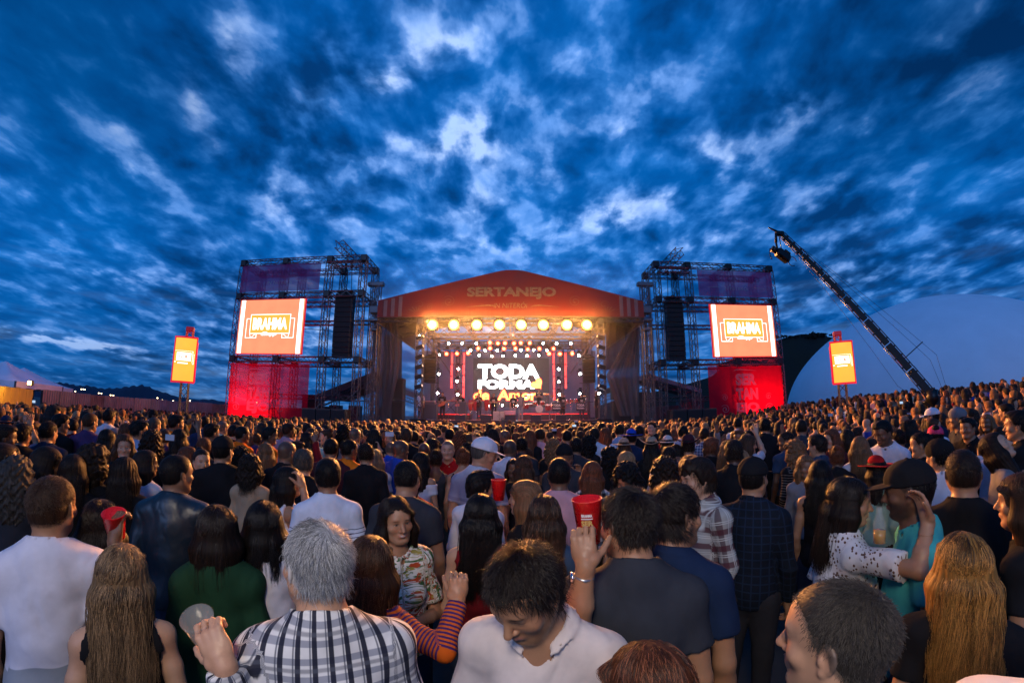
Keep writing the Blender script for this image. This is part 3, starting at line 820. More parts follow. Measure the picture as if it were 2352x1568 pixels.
# masts
for sg in (-1, 1):
    x = sg * 9.05 - .1
    t = thing('lifting_mast', f'lattice mast with a winch head at the {"left" if sg < 0 else "right"} edge of the stage roof', 'mast', (x, 27.7, 0), 0, 'roof masts')
    part_truss(t, (0, 0, 0), (0, 0, 10.75), .48, seg=.45); part_truss(t, (-sg * .05, .62, 0), (-sg * .05, .62, 8.8), .36, seg=.45)
    MB().box((sg * .1, 0, 10.85), (1.15, .4, .28), bev=.04).build('mast_head', mat('mast_paint', (.10, .13, .15), .5, .4), t)
    mb = MB(); mb.box((0, -.1, 9.0), (.62, .7, .5), bev=.05); mb.box((0, -.1, 8.3), (.7, .75, .18), bev=.03); mb.box((0, .1, 7.7), (.55, .6, .1)); mb.each('sleeve_block', mat('mast_paint', (.1, .13, .15)), t)
    mb = MB(); mb.tube((sg * .45, 0, 10.8), (sg * .5, 0, .5), .012, 4); mb.tube((0, .3, 9.5), (sg * 1.7, 2.5, .3), .012, 4); mb.each('cable', black_metal, t)

# drapes
grey_cloth = net_mat('drape_grey', (.17, .145, .145), .90, .15, 1.5)
dark_cloth = net_mat('drape_dark', (.075, .065, .070), .95, .25, 1.5)
def drape(name, label, pf, Y, m, amp=.16, seed=1, nu=60, nv=30):
    """pf(a,b) -> view position of the cloth corner grid"""
    r = random.Random(seed); p = [r.uniform(0, 6.28) for _ in range(8)]
    def fn(a, b):
        px, py = pf(a, b); q = P(px, py, Y)
        q.y += amp * (math.sin(a * 26 + p[0] + 2.5 * b) + .5 * math.sin(a * 53 + p[1]) + .6 * math.sin(a * 11 + b * 5 + p[2]))
        return q
    o = MB().grid(fn, nu, nv).build(name, m); return tag(o, label, 'curtain')
drape('drape', 'pale grey cloth gathered to the top corner on the right side of the stage', lambda a, b: ((1470 - 4 * b) * a + (1 - a) * (1392 + 75 * max(b - .42, 0) / .58 + (0 if b > .42 else (.42 - b) * 80)), 955 - 222 * b), 28.6, grey_cloth, .16, 4)
drape('drape', 'dark cloth hanging in folds down the left side of the stage', lambda a, b: (866 + (26 + 30 * math.sin(b * 2.2)) * a * (1 - .1 * b), 955 - 215 * b), 28.8, grey_cloth, .14, 5)
drape('drape', 'black cloth wing behind the left side drape', lambda a, b: (880 + 42 * a, 930 - 160 * b), 32.5, dark_cloth, .2, 6)
drape('drape', 'brown dark cloth across the corner above the right drape', lambda a, b: (1392 + 74 * a, 850 - (110 - 20 * a) * b - 10 * a), 30.2, dark_cloth, .1, 7)
bk = net_mat('backdrop_gauze', (.30, .28, .31), .93, .15, .7)
drape('drape', 'grey gauze backdrop behind the band', lambda a, b: (972 + 395 * a, 958 - 152 * b), 38.2, bk, .18, 8, 110, 20)

# ------------------------------------------------------------------ video wall
VY = 34.0
vw = thing('video_wall', 'video wall behind the band showing TODA FORMA de Amor with a heart', 'led screen', (0, VY, 0))
a_, b_ = P(1087, 822, VY), P(1262, 935, VY)
wall_m = mat('video_dark', (.02, .02, .02), .5, emit=(.24, .20, .22), estr=.16, noise=.0)  # faint emission stands for the haze that greys the dark panels
for i in range(6):
    for j in range(4):
        x0 = a_.x + (b_.x - a_.x) * i / 6; x1 = a_.x + (b_.x - a_.x) * (i + 1) / 6; z0 = b_.z + (a_.z - b_.z) * j / 4; z1 = b_.z + (a_.z - b_.z) * (j + 1) / 4
        MB().box(((x0 + x1) / 2, .06, (z0 + z1) / 2), (x1 - x0 - .012, .12, z1 - z0 - .012)).build('panel', wall_m, vw)
vid_white = mat('video_white', (0, 0, 0), emit=(1, 1, 1), estr=7.0); vid_yel = mat('video_yellow', (0, 0, 0), emit=(1, .62, .12), estr=3.2); vid_red = mat('video_red', (0, 0, 0), emit=(1, .02, .03), estr=2.0)
def vtext(s_, px0, px1, py0, py1, m, y=-.03, grow=0, **kw):
    A = P(px0, py0, VY); B = P(px1, py1, VY)
    o = text('lettering', s_, ((A.x + B.x) / 2, y, (A.z + B.z) / 2), abs(A.z - B.z) + grow, m, vw, width=B.x - A.x + grow, **kw); return o
vtext('TODA', 1098, 1240, 836, 870, vid_white, bold=.05)
vtext('FORMA', 1098, 1228, 872, 893, vid_white, bold=.055)
vtext('de  Amor', 1088, 1234, 895, 919, vid_red, -.012, .14, bold=.075, shear=.05)
vtext('de  Amor', 1088, 1234, 895, 919, vid_yel, bold=.025, shear=.05)
def heart(s, m, y, c):
    n = 40; pts = []
    for k in range(n):
        t = 2 * math.pi * k / n; pts.append((s * .0625 * 16 * math.sin(t) ** 3, s * .0625 * (13 * math.cos(t) - 5 * math.cos(2 * t) - 2 * math.cos(3 * t) - math.cos(4 * t))))
    R = Matrix.Rotation(math.radians(38), 2); mb = MB(); mb.add([(R @ Vector(p)).to_3d().xzy + Vector((0, y, 0)) for p in pts], [tuple(range(n))], m)
    return mb.build('heart', None, vw, c)
hc = P(1234, 882, VY); heart(.52, vid_red, -.035, (hc.x, 0, hc.z)); heart(.45, vid_yel, -.045, (hc.x, 0, hc.z))
lamp('video_wall_light', 'AREA', (0, VY - .5, 5.0), 130, (1, .90, .86), 4.5, target=(0, 0, 2), size_y=1.8)

# ------------------------------------------------------------------ stage lighting
body_me = MB().lathe((0, 0, 0), [(0, -.19), (.11, -.18), (.14, -.02), (.15, .10), (.135, .13), (0, .13)], 14).mesh('housing', black_metal)
yoke_me = MB().box((-.19, 0, .06), (.03, .08, .30)).box((.19, 0, .06), (.03, .08, .30)).box((0, 0, .21), (.40, .10, .04)).box((0, 0, .30), (.20, .16, .12), bev=.02).mesh('yoke', black_metal)
red_l = mat('lens_red', (.2, .02, .01), emit=(1, .035, .015), estr=10); redhot = mat('lens_red_hot', (.2, .05, .02), emit=(1, .16, .05), estr=18)
white_l = mat('lens_white', (.2, .2, .2), emit=(1, .97, .93), estr=60); warm_l = mat('lens_warm', (.2, .2, .2), emit=(1, .62, .22), estr=150)


def lens_mesh(r, m, m2=None):
    mb = MB(); mb.lathe((0, 0, 0), [(0, .02), (r * .5, .016), (r, 0)], 14, m=m)
    if m2: mb.lathe((0, 0, .004), [(0, .022), (r * .3, .022), (r * .62, .016)], 14, m=m2)
    return mb.mesh('lens')


lens_red = lens_mesh(.125, red_l, redhot); lens_white = lens_mesh(.085, white_l)


def fixture(px, py, Y, kind, label, group, s=1.0):
    p = P(px, py, Y); t = thing('stage_light', label, 'stage light', p, 0, group)
    o = link('yoke', yoke_me, t); o.scale = (s,) * 3
    # head points at the crowd, a little down
    rot = (math.radians(90 + RNG.uniform(5, 30)), 0, RNG.uniform(-.35, .35))
    b = link('housing', body_me, t); b.rotation_euler = rot; b.scale = (s,) * 3
    l = link('lens', lens_red if kind == 'red' else lens_white, b); l.location = (0, 0, .128)
    return t


ord_ = ['first', 'second', 'third', 'fourth', 'fifth', 'sixth', 'seventh', 'eighth', 'ninth']
for row, Y, ys, xs, kind in (('upper red row above the video wall', 31.0, 787, (1126, 1144, 1161, 1181, 1198, 1215), 'red'),
                             ('lower red row above the video wall', 31.6, 800, (1098, 1126, 1157, 1184, 1211, 1239, 1269), 'red'),
                             ('white row under the red lights', 32.2, 816, (1100, 1130, 1156, 1182, 1210, 1238), 'white'),
                             ('small white row between the red lights', 31.6, 804, (1082, 1114, 1143, 1196, 1226, 1257), 'white'),
                             ('bright white row high under the roof', 30.5, 788, (1030, 1062, 1095, 1247, 1279, 1311), 'white')):
    for k, x in enumerate(xs): fixture(x, ys, Y, kind, f'{kind} stage light, {ord_[k]} from the left in the {row}', 'stage lights hung over the band', 1.25 if kind == 'red' else 1.0)
for k, x in enumerate((1027, 1052, 1077, 1262, 1286, 1312)): fixture(x, 811, 31.8, 'red', f'large red stage light, {ord_[k]} from the left over the LED tubes', 'red lights over the LED tubes', 1.35)
for nm, lst in (('left', ((1009, 815), (1007, 857), (1006, 902), (1053, 846), (1051, 875), (1051, 904), (966, 772))), ('right', ((1330, 816), (1332, 858), (1333, 902), (1283, 847), (1282, 876), (1283, 904), (1374, 902)))):
    for k, (x, y) in enumerate(lst): fixture(x, y, 31.9 if k < 6 else 27.2, 'white', f'white spotlight on the {nm} side of the stage, ' + ('top outer', 'middle outer', 'low outer', 'upper inner', 'middle inner', 'lower inner', 'on the leg')[k], 'side spotlights', 1.1)
for k, x in enumerate((1125, 1155, 1188)): fixture(x, 930, 33.4, 'white', f'low white spotlight, {ord_[k]} from the left at the foot of the video wall', 'low spotlights behind the band', .9)
for x in (995, 1052, 1290, 1345):
    X = P(x, 850, 32.3).x; t = thing('light_ladder', f'truss ladder of lights ' + {995: 'at the far left of the band', 1052: 'between the left LED tubes', 1290: 'between the right LED tubes', 1345: 'at the far right of the band'}[x], 'lighting ladder', (X, 32.3, SZ), 0, 'ladders of stage lights')
    part_truss(t, (0, 0, 0), (0, 0, 5.2), .24, seg=.4)
    for z in (1.3, 2.7, 4.1): MB().tube((-.5, -.12, z), (.5, -.12, z), .025, 6).build('crossbar', black_metal, t)
tube_r = mat('tube_red', (.1, 0, 0), emit=(1, .03, .025), estr=6.0)
for nm, x, y0, n in (('outer left', 1037, 892, 3), ('inner left', 1064.5, 916, 4), ('inner right', 1273, 920, 4), ('outer right', 1300, 893, 3)):
    A, B = P(x, y0, 31.0), P(x, 809, 31.0); t = thing('led_tube', f'vertical glowing red LED tube, {nm} of the video wall', 'led tube', (A.x, 31.0, A.z), 0, 'vertical red LED tubes')
    L = (B.z - A.z) / n; MB().box((0, .05, (B.z - A.z) / 2), (.09, .05, B.z - A.z)).build('backing', black_metal, t)
    for k in range(n): MB().tube((0, 0, L * k + .05), (0, 0, L * (k + 1) - .05), .055, 8).build('tube', tube_r, t)
    lamp('tube_glow', 'AREA', (A.x, 30.8, (A.z + B.z) / 2), 45, (1, .03, .03), .3, target=(A.x, 20, (A.z + B.z) / 2), size_y=3)
# blinders on the front truss
bl_me = MB().box((0, .10, 0), (.74, .16, .74), bev=.04).mesh('housing', black_metal)
cell_me = MB().lathe((0, 0, 0), [(0, .05), (.14, .045), (.19, .03)], 20, Matrix.Rotation(math.pi / 2, 3, 'X'), m=warm_l).lathe((0, 0, 0), [(.19, .03), (.27, .01), (.33, -.05)], 20, Matrix.Rotation(math.pi / 2, 3, 'X'), m=mat('lens_gold', (.3, .2, .1), emit=(1, .48, .10), estr=3.4)).mesh('lens')
for k, x in enumerate((993, 1042, 1095, 1147, 1197, 1248, 1302, 1348)):
    p = P(x, 746, 26.7); t = thing('blinder_light', f'{ord_[k]} blinding warm lamp from the left on the front truss of the stage', 'stage light', p, 0, 'blinding lamps on the front truss')
    link('housing', bl_me, t)
    link('lens', cell_me, t, (0, -.03, 0))
    MB().box((0, .08, .42), (.5, .05, .12)).build('bracket', black_metal, t)
    lamp('blinder_beam', 'SPOT', p + Vector((0, -.25, .0)), 8200, (1, .38, .09), .28, target=(p.x * 1.6, 2, 1.0), angle=130, blend=.6); lamp('blinder_spill', 'POINT', p + Vector((0, -.55, .15)), 230, (1, .36, .05), .2)
# strobes on the legs
for sg, nm in ((-1, 'left'), (1, 'right')):
    x = -5.86 if sg < 0 else 5.66
    for k in range(6):
        z = 3.9 + k * .62; t = thing('leg_lamp', f'black profile lamp, {ord_[k]} from the bottom on the {nm} stage leg', 'stage light', (x + sg * -.05, 26.75, z), sg * .3, 'lamps clamped to the stage legs')
        MB().box((0, 0, 0), (.52, .22, .24), Matrix.Rotation(sg * .25, 3, 'Y'), bev=.03).build('housing', black_metal, t)
        MB().lathe((-sg * .27, -.02, .07 * 1), [(0, .0), (.08, 0)], 10, Matrix.Rotation(-sg * 1.3, 3, 'Y')).build('lens', mat('lens_glint', (.2, .2, .2), .1, emit=(1, .6, .4), estr=1.5), t)
        MB().tube((sg * .05, .1, 0), (sg * .05, .32, 0), .03, 6).build('clamp', black_metal, t)
line_array(-5.35, 27.9, 5.75, 6, .75, .25, 'small curved loudspeaker array beside the left stage leg', .5, 9, .35, zhang=8.0)
line_array(5.0, 27.9, 5.75, 6, .75, .25, 'small curved loudspeaker array beside the right stage leg', .5, 9, -.35, zhang=8.0)
lamp('backdrop_fill', 'AREA', (0, 34.5, 8.0), 120, (1.0, .6, .7), 11, target=(0, 38, 4.2), size_y=1)  # added lamp brightening the gauze; no fixture hangs there
# red wash over the band, from the red fixtures
for x in (-4, -1.3, 1.3, 4): lamp('red_stage_wash', 'SPOT', (x, 31.2, 6.7), 1600, (1, .03, .03), .2, target=(x * .9, 29.3, SZ), angle=80, blend=.8)
lamp('front_band_light', 'SPOT', (0, 26.9, 7.4), 420, (1, .55, .4), .2, target=(0, 29, SZ + 1), angle=100, blend=.9)
lamp('under_roof_fill', 'AREA', (0, 28.2, 7.2), 1100, (1, .45, .12), 9, target=(0, 28.8, 20), size_y=1.5)  # added amber lamp warming roof and smoke, with no fixture of its own

# ------------------------------------------------------------------ stage furniture
def at_stage(px, Y): return P(px, 940, Y).x
wedge_me = MB().add([(-.33, -.26, 0), (.33, -.26, 0), (.33, .28, 0), (-.33, .28, 0), (-.33, -.26, .13), (.33, -.26, .13), (.33, .16, .40), (-.33, .16, .40), (.33, .28, .34), (-.33, .28, .34)],
                    [(0, 3, 2, 1), (0, 1, 5, 4), (4, 5, 6, 7), (7, 6, 8, 9), (9, 8, 2, 3), (0, 4, 7, 9, 3), (1, 2, 8, 6, 5)]).mesh('cabinet', black_plastic)
for k, x in enumerate((1059, 1117, 1173, 1231, 1287)):
    t = thing('stage_monitor', f'black wedge monitor, {ord_[k]} from the left along the stage edge', 'stage monitor', (at_stage(x, 27.6), 27.6, SZ), math.pi + RNG.uniform(-.1, .1), 'wedge monitors along the stage edge')
    link('cabinet', wedge_me, t); MB().box((0, .17, .20), (.58, .008, .25), Matrix.Rotation(-.25, 3, 'X')).build('front_panel', mat('wedge_front', (.30, .10, .05), .7), t)
    t.scale = (.98, 1, 1.0)
case_m = mat('flight_case', (.035, .035, .04), .4, noise=.2)
def flight_case(px, Y, w, h, label, top=None):
    t = thing('flight_case', label, 'flight case', (at_stage(px, Y), Y, SZ)); MB().box((0, 0, h / 2 + .06), (w, .6, h), bev=.015).build('case_body', case_m, t)
    mb = MB()
    for z in (.07, h + .06):
        mb.box((0, -.305, z), (w + .03, .03, .04)); mb.box((0, .305, z), (w + .03, .03, .04))
        for s in (-1, 1): mb.box((s * w / 2, 0, z), (.03, .6, .04))
    for s in (-1, 1):
        mb.box((s * w / 2, -.305, h / 2 + .06), (.04, .03, h)); mb.box((s * w / 2, .305, h / 2 + .06), (.04, .03, h))
    mb.each('edge_trim', alu, t)
    for sx in (-1, 1):
        for sy in (-1, 1): MB().lathe((sx * w * .4, sy * .22, .05), [(0, -.02), (.05, -.02), (.05, .02), (0, .02)], 10, Matrix.Rotation(math.pi / 2, 3, 'Y')).build('caster', black_metal, t)
    return t
flight_case(986, 28.6, 1.05, .95, 'large black flight case with bright metal edges at the left of the stage'); 
t = thing('mixer', 'small grey mixing desk on top of the large flight case', 'mixing desk', (at_stage(986, 28.6), 28.6, SZ + 1.04)); MB().box((0, 0, .09), (.8, .45, .18), Matrix.Rotation(.12, 3, 'X'), bev=.03).build('desk_body', mat('grey_plastic', (.12, .12, .13), .5), t)
mb = MB(); r = random.Random(2)
for k in range(18): mb.box((-.36 + k * .042, -.05, .20), (.015, .05, .02))
mb.each('fader_bank', alu, t)
flight_case(1062, 29.4, .55, 1.15, 'narrow tall flight case behind the bass player')
for px, w, h, col, lab in ((1147, .8, .58, (.55, .42, .33), 'cream cajon box in the middle of the stage'), (1171, .75, .62, (.6, .35, .38), 'pink box beside the cream box')):
    t = thing('riser_box', lab, 'box', (at_stage(px, 28.2), 28.2, SZ)); MB().box((0, 0, h / 2), (w, .45, h), bev=.02).build('box_body', mat('box_' + lab.split()[0], col, .6, noise=.1), t); MB().lathe((0, -.23, h * .5), [(.09, 0), (.1, .006)], 16, Matrix.Rotation(math.pi / 2, 3, 'X')).build('sound_hole', black_metal, t)
# low red LED strips on the drum risers
red_strip = mat('red_strip', (.1, 0, 0), emit=(1, .03, .03), estr=1.6)
for (xa, xb, Y, z) in ((1003, 1080, 30.6, .45), (1095, 1165, 30.8, .35), (1190, 1262, 31.2, .50), (1262, 1350, 30.8, .48)):
    X0, X1 = at_stage(xa, Y), at_stage(xb, Y); t = thing('riser', f'black riser with a red light strip at {"left" if xa < 1010 else "centre left" if xa < 1100 else "centre right" if xa < 1200 else "right"} of the stage', 'riser', ((X0 + X1) / 2, Y, SZ), 0, 'risers for the band')
    MB().box((0, .9, z / 2), (X1 - X0, 1.8, z), bev=.02).build('riser_deck', deck_m, t); MB().box((0, -.02, z - .06), (X1 - X0 - .1, .02, .05)).build('light_strip', red_strip, t)
drum_red = mat('drum_red', (.42, .02, .015), .25, noise=.1); skin_m = mat('drum_skin', (.65, .6, .55), .6); brass = mat('cymbal', (.75, .55, .22), .25, 1.0); chrome = mat('chrome', (.7, .7, .72), .15, 1.0)
def drum(parent, c, r_, h, rot=None, m=drum_red):
    R = rot or Matrix.Identity(3)
    MB().lathe(c, [(r_, -h / 2), (r_, h / 2)], 20, R).build('drum_shell', m, parent); MB().lathe(c, [(0, h / 2 + .003), (r_ * .97, h / 2 + .003)], 20, R).lathe(c, [(0, -h / 2 - .003), (r_ * .97, -h / 2 - .003)], 20, R).each('drum_skin', skin_m, parent)
    MB().lathe(c, [(r_ + .012, h / 2 - .02), (r_ + .012, h / 2 + .015), (r_, h / 2 + .015)], 20, R).lathe(c, [(r_ + .012, -h / 2 - .015), (r_ + .012, -h / 2 + .02)], 20, R).each('rim', chrome, parent)
def cymbal(parent, c, r_, tilt=.2):
    MB().lathe(c, [(0, .035), (.03, .03), (.05, .015), (r_, -.01)], 20, Matrix.Rotation(tilt, 3, 'X')).build('cymbal', brass, parent); MB().tube((c[0], c[1], 0), (c[0], c[1], c[2]), .012, 5).build('stand', chrome, parent)
dk = thing('drum_kit', 'red drum kit with cymbals on the centre right riser', 'drum kit', (at_stage(1238, 31.6), 31.7, SZ + .5))
RX = Matrix.Rotation(math.pi / 2, 3, 'X'); drum(dk, (0, -.25, .30), .28, .42, RX)
for x, y, z, rr, hh in ((-.28, -.2, .72, .15, .22), (.24, -.2, .72, .16, .24), (.68, .05, .40, .21, .40), (-.62, .05, .62, .18, .14), (.95, -.1, .42, .2, .38), (-.95, -.05, .5, .2, .32)): drum(dk, (x, y, z), rr, hh, Matrix.Rotation(.25, 3, 'X'))
for x, y, z, rr in ((-1.05, .1, 1.15, .22), (-.65, -.2, 1.35, .24), (.55, -.2, 1.38, .25), (1.05, .1, 1.25, .24), (.1, .1, 1.5, .2), (1.35, -.1, 1.0, .2), (-1.3, -.1, 1.0, .2)): cymbal(dk, (x, y, z), rr, RNG.uniform(.15, .5))
cg = thing('conga_set', 'pair of red congas on a stand at the left of centre', 'congas', (at_stage(1104, 30.4), 30.9, SZ + .35))
for x in (-.75, -.42, .38, .72):
    MB().lathe((x, 0, .75), [(.12, -.42), (.165, -.1), (.17, .1), (.15, .36)], 18).build('drum_shell', drum_red, cg); MB().lathe((x, 0, 1.115), [(0, 0), (.145, 0), (.155, -.03)], 18).each('drum_skin', skin_m, cg); MB().lathe((x, 0, 1.1), [(.158, -.02), (.158, .02)], 18).each('rim', chrome, cg)
    MB().tube((x - .15, .1, 0), (x, 0, .4), .015, 5).tube((x + .15, .1, 0), (x, 0, .4), .015, 5).tube((x, -.18, 0), (x, 0, .4), .015, 5).each('stand_leg', chrome, cg)
pc = thing('percussion_rack', 'percussion rack with bongos and cymbals at the right of the stage', 'percussion', (at_stage(1322, 30.6), 31.2, SZ + .48))
for x in (-.5, -.2, .15, .45): drum(pc, (x, 0, .85), .12, .26)
for x in (-.85, .8): cymbal(pc, (x, 0, 1.25), .2, .3)
MB().tube((-.9, 0, .7), (.9, 0, .7), .02, 6).tube((-.8, 0, 0), (-.8, 0, .7), .02, 6).tube((.8, 0, 0), (.8, 0, .7), .02, 6).build('rack_bar', chrome, pc)
kb = thing('keyboard', 'black keyboard on an X stand at the left riser', 'keyboard', (at_stage(1032, 30.2), 31.0, SZ + .45)); MB().box((0, 0, .9), (1.3, .34, .09), bev=.015).build('keyboard_body', mat('key_red', (.30, .02, .02), .4), kb); MB().box((0, -.1, .955), (1.15, .13, .015)).build('key_bed', skin_m, kb)
MB().tube((-.4, -.1, 0), (.4, 0, .86), .018, 5).tube((.4, -.1, 0), (-.4, 0, .86), .018, 5).each('stand_leg', black_metal, kb)
for nm, px, Y in (('left', 1279, 29.0), ('right', 1334, 29.3)):
    t = thing('music_desk', f'{nm} black music desk with white tour lettering at the right of the stage', 'music stand', (at_stage(px, Y), Y, SZ)); MB().box((0, 0, .9), (.62, .04, .55), bev=.01).build('desk_panel', black_plastic, t); MB().tube((0, .05, 0), (0, .03, .7), .02, 6).box((0, .05, .02), (.4, .4, .03)).build('stand', black_metal, t)
    text('lettering', 'TODA', (0, -.026, .99), .17, mat('print_white', (.75, .7, .66), .7), t, width=.5, bold=.03); text('lettering', 'FORMA', (0, -.026, .79), .11, mat('print_white', (1, 1, 1)), t, width=.5, bold=.03)
for k, (px, Y) in enumerate(((1030, 28.3), (1135, 28.6), (1147, 27.5), (1180, 29.2), (1266, 28.5), (1312, 29.0))):
    t = thing('microphone_stand', f'microphone stand on the stage, {ord_[k]} from the left', 'microphone stand', (at_stage(px, Y), Y, SZ), RNG.uniform(-1, 1), 'microphone stands on the stage')
    mb = MB(); mb.tube((0, 0, .05), (0, 0, 1.2), .011, 6)
    for q in range(3): a = q * 2.09; mb.tube((0, 0, .12), (.28 * math.cos(a), .28 * math.sin(a), .01), .009, 5)
    mb.tube((0, 0, 1.2), (.25, -.45, 1.38), .009, 5); mb.build('stand', chrome, t); MB().tube((.25, -.45, 1.38), (.28, -.52, 1.40), .018, 8, r2=.026).build('microphone', black_metal, t)
# black stacks beside the stage, back-stage canopies
for nm, x0, x1, y0, Y in (('left', 905, 927, 868, 30.5), ('right', 1404, 1446, 868, 30.5), ('far right', 1452, 1490, 900, 33), ('far left', 700, 735, 905, 34)):
    A, B = P(x0, y0, Y), P(x1, 950, Y); n = max(2, int(A.z / 1.2)); w = B.x - A.x
    for k in range(n): tag(link('loudspeaker_stack', cabinet(round(w, 2), round(A.z / n, 2), .9), None, ((A.x + B.x) / 2, Y, A.z / n * (k + .5))), f'black cabinet, {("lowest", "second", "third", "fourth", "fifth")[min(k, 4)]} in the {nm} side stack by the stage', 'loudspeaker', 'side stacks by the stage')
canopy_m = mat('dark_canopy', (.06, .055, .06), .8, noise=.3, nscale=1, bump=.3); pink_canopy = mat('pale_canopy', (.28, .22, .25), .8, noise=.2, nscale=1)
for nm, pts_, Y, dep, m in (('behind the left tower', ((728, 905), (862, 852), (870, 862), (740, 918)), 37, 7, canopy_m), ('between the left tower and the stage', ((862, 868), (955, 903), (955, 915), (862, 884)), 40, 6, pink_canopy),
                            ('behind the right tower', ((1490, 858), (1612, 893), (1612, 902), (1490, 868)), 38, 6, pink_canopy), ('right of the stage', ((1385, 895), (1500, 862), (1500, 872), (1385, 908)), 41, 6, canopy_m)):
    q = [P(x, y, Y) for x, y in pts_]; mb = MB(); mb.add([(p.x, 0, p.z) for p in q] + [(p.x, dep, p.z + .1) for p in q], [(0, 1, 2, 3), (7, 6, 5, 4), (0, 4, 5, 1), (1, 5, 6, 2), (2, 6, 7, 3), (3, 7, 4, 0)])
    t = thing('backstage_canopy', f'sloping canopy roof {nm}', 'canopy', (0, Y, 0), 0, 'backstage canopies'); mb.build('roof_sheet', m, t)
    for p in q[2:]:
        for d_ in (.2, dep - .2): MB().tube((p.x, d_, 0), (p.x, d_, p.z), .05, 6).build('post', alu, t)
    part_truss(t, (q[3].x, .1, q[3].z - .35), (q[2].x, .1, q[2].z - .35), .35)
# black boxes of the backstage
for nm, x0, x1, y0, Y in (('left', 735, 830, 920, 36), ('right', 1500, 1615, 915, 36), ('centre left', 870, 905, 915, 35), ('centre right', 1446, 1470, 905, 35)):
    A, B = P(x0, y0, Y), P(x1, 950, Y); mb = MB(); n = 4; w = (B.x - A.x) / n; r = random.Random(x0)
    t = thing('equipment_stack', f'dark stack of equipment cases backstage at {nm}', 'cases', ((A.x + B.x) / 2, Y, 0))
    for k in range(n):
        hh = A.z * r.uniform(.7, 1.05); MB().box((-(B.x - A.x) / 2 + w * (k + .5), r.uniform(-.2, .2), hh / 2), (w * .94, 1.0, hh), bev=.03).build('case', case_m, t)

# ------------------------------------------------------------------ camera crane
cr = thing('camera_crane', 'long black camera crane reaching up in front of the white dome', 'camera crane', (14.68, 12.0, .35))
B0 = Vector((0, 0, 1.9)); T0 = P(1797, 540, 15) - Vector((14.68, 12, .35)); dv = (T0 - B0).normalized(); Ltot = (T0 - B0).length
cam_black = mat('crane_black', (.008, .008, .009), .4, .3); edge_m = mat('crane_rail', (.12, .115, .14), .4, .8)
N = 7
sd = dv.cross(Vector((0, 0, 1))).normalized(); upv = sd.cross(dv).normalized()
Rm = Matrix((dv, sd, upv)).transposed()
for k in range(N):
    a = B0 + dv * (Ltot * k / N); b = B0 + dv * (Ltot * (k + 1) / N); wv = .27 - .017 * k
    mb = MB(); mb.box((a + b) / 2, ((b - a).length - .04, .16, wv), Rm, m=cam_black, bev=.02)
    for s in (-1, 1): mb.tube(a + upv * s * (wv / 2 + .055) , b + upv * s * (wv / 2 + .055), .022, 6, m=edge_m)
    for q in range(3):
        c = a.lerp(b, (q + .5) / 3); mb.box(c, (.06, .18, wv + .12), Rm, m=cam_black)
    mb.build('boom_section', None, cr)
for off, e in ((.55, .12), (.75, .12), (-.5, -.15)):
    mid = B0 + dv * (Ltot * .12) + upv * off * 1.4; tip = B0 + dv * (Ltot * .93) + upv * e
    MB().tube(mid, tip, .006, 4).tube(mid, B0 - dv * .5 + upv * (off * .5), .006, 4).each('stay_cable', black_metal, cr)
c1 = B0 + dv * 1.1; MB().tube(c1 - sd * .75 - upv * .1, c1 + sd * .75 + upv * .1, .03, 6).tube(c1 + dv * .5, c1 + dv * .55 + upv * 1.0, .02, 6).each('spreader_bar', cam_black, cr)
mb = MB(); mb.lathe((0, 0, 0), [(0, 0), (.35, 0), (.35, .12), (.12, .2), (.10, 1.6), (.22, 1.7), (.22, 2.1), (0, 2.1)], 14); mb.box((.35, .15, 1.5), (.9, .7, .55), Rm, bev=.05); mb.box(B0 - dv * .9, (1.1, .5, .55), Rm, bev=.05); mb.build('pedestal', cam_black, cr)
tip = T0
mb = MB(); mb.box(tip + Vector((-.12, 0, .06)), (.42, .2, .22), bev=.05); mb.tube(tip + Vector((-.25, 0, .15)), tip + Vector((-.62, 0, .30)), .05, 6, r2=.03)
mb.tube(tip + Vector((-.30, 0, .05)), tip + Vector((-.38, 0, -.35)), .06, 8); mb.tube(tip + Vector((-.38, 0, -.30)), tip + Vector((-.36, 0, -.75)), .045, 8); mb.tube(tip + Vector((-.18, 0, 0)), tip + Vector((-.16, 0, -.7)), .02, 6); mb.build('camera_head', cam_black, cr)
hc_ = tip + Vector((-.22, -.1, -.95)); Rh = Matrix.Rotation(math.radians(35), 3, 'Y')
mb = MB(); mb.box(hc_, (.66, .34, .40), Rh, bev=.08); mb.tube(hc_ + Rh @ Vector((-.30, 0, -.02)), hc_ + Rh @ Vector((-.55, 0, -.04)), .12, 12, r2=.14); mb.box(hc_ + Rh @ Vector((.1, 0, .24)), (.3, .2, .12), Rh, bev=.03); mb.build('camera_body', cam_black, cr)
mb = MB()
for k in range(14):
    a0, a1 = k / 14 * 5.2, (k + 1) / 14 * 5.2; cc_ = hc_ + Vector((.42, 0, -.22)); mb.tube(cc_ + Vector((.2 * math.cos(a0), 0, .2 * math.sin(a0))), cc_ + Vector((.2 * math.cos(a1), 0, .2 * math.sin(a1))), .016, 5)
q = [hc_ + Vector(v_) for v_ in ((-.30, 0, .28), (-.58, 0, .26), (-.62, 0, .0), (-.55, 0, -.2))]; mb.path(q, .018, 5); mb.each('handle_tube', cam_black, cr)

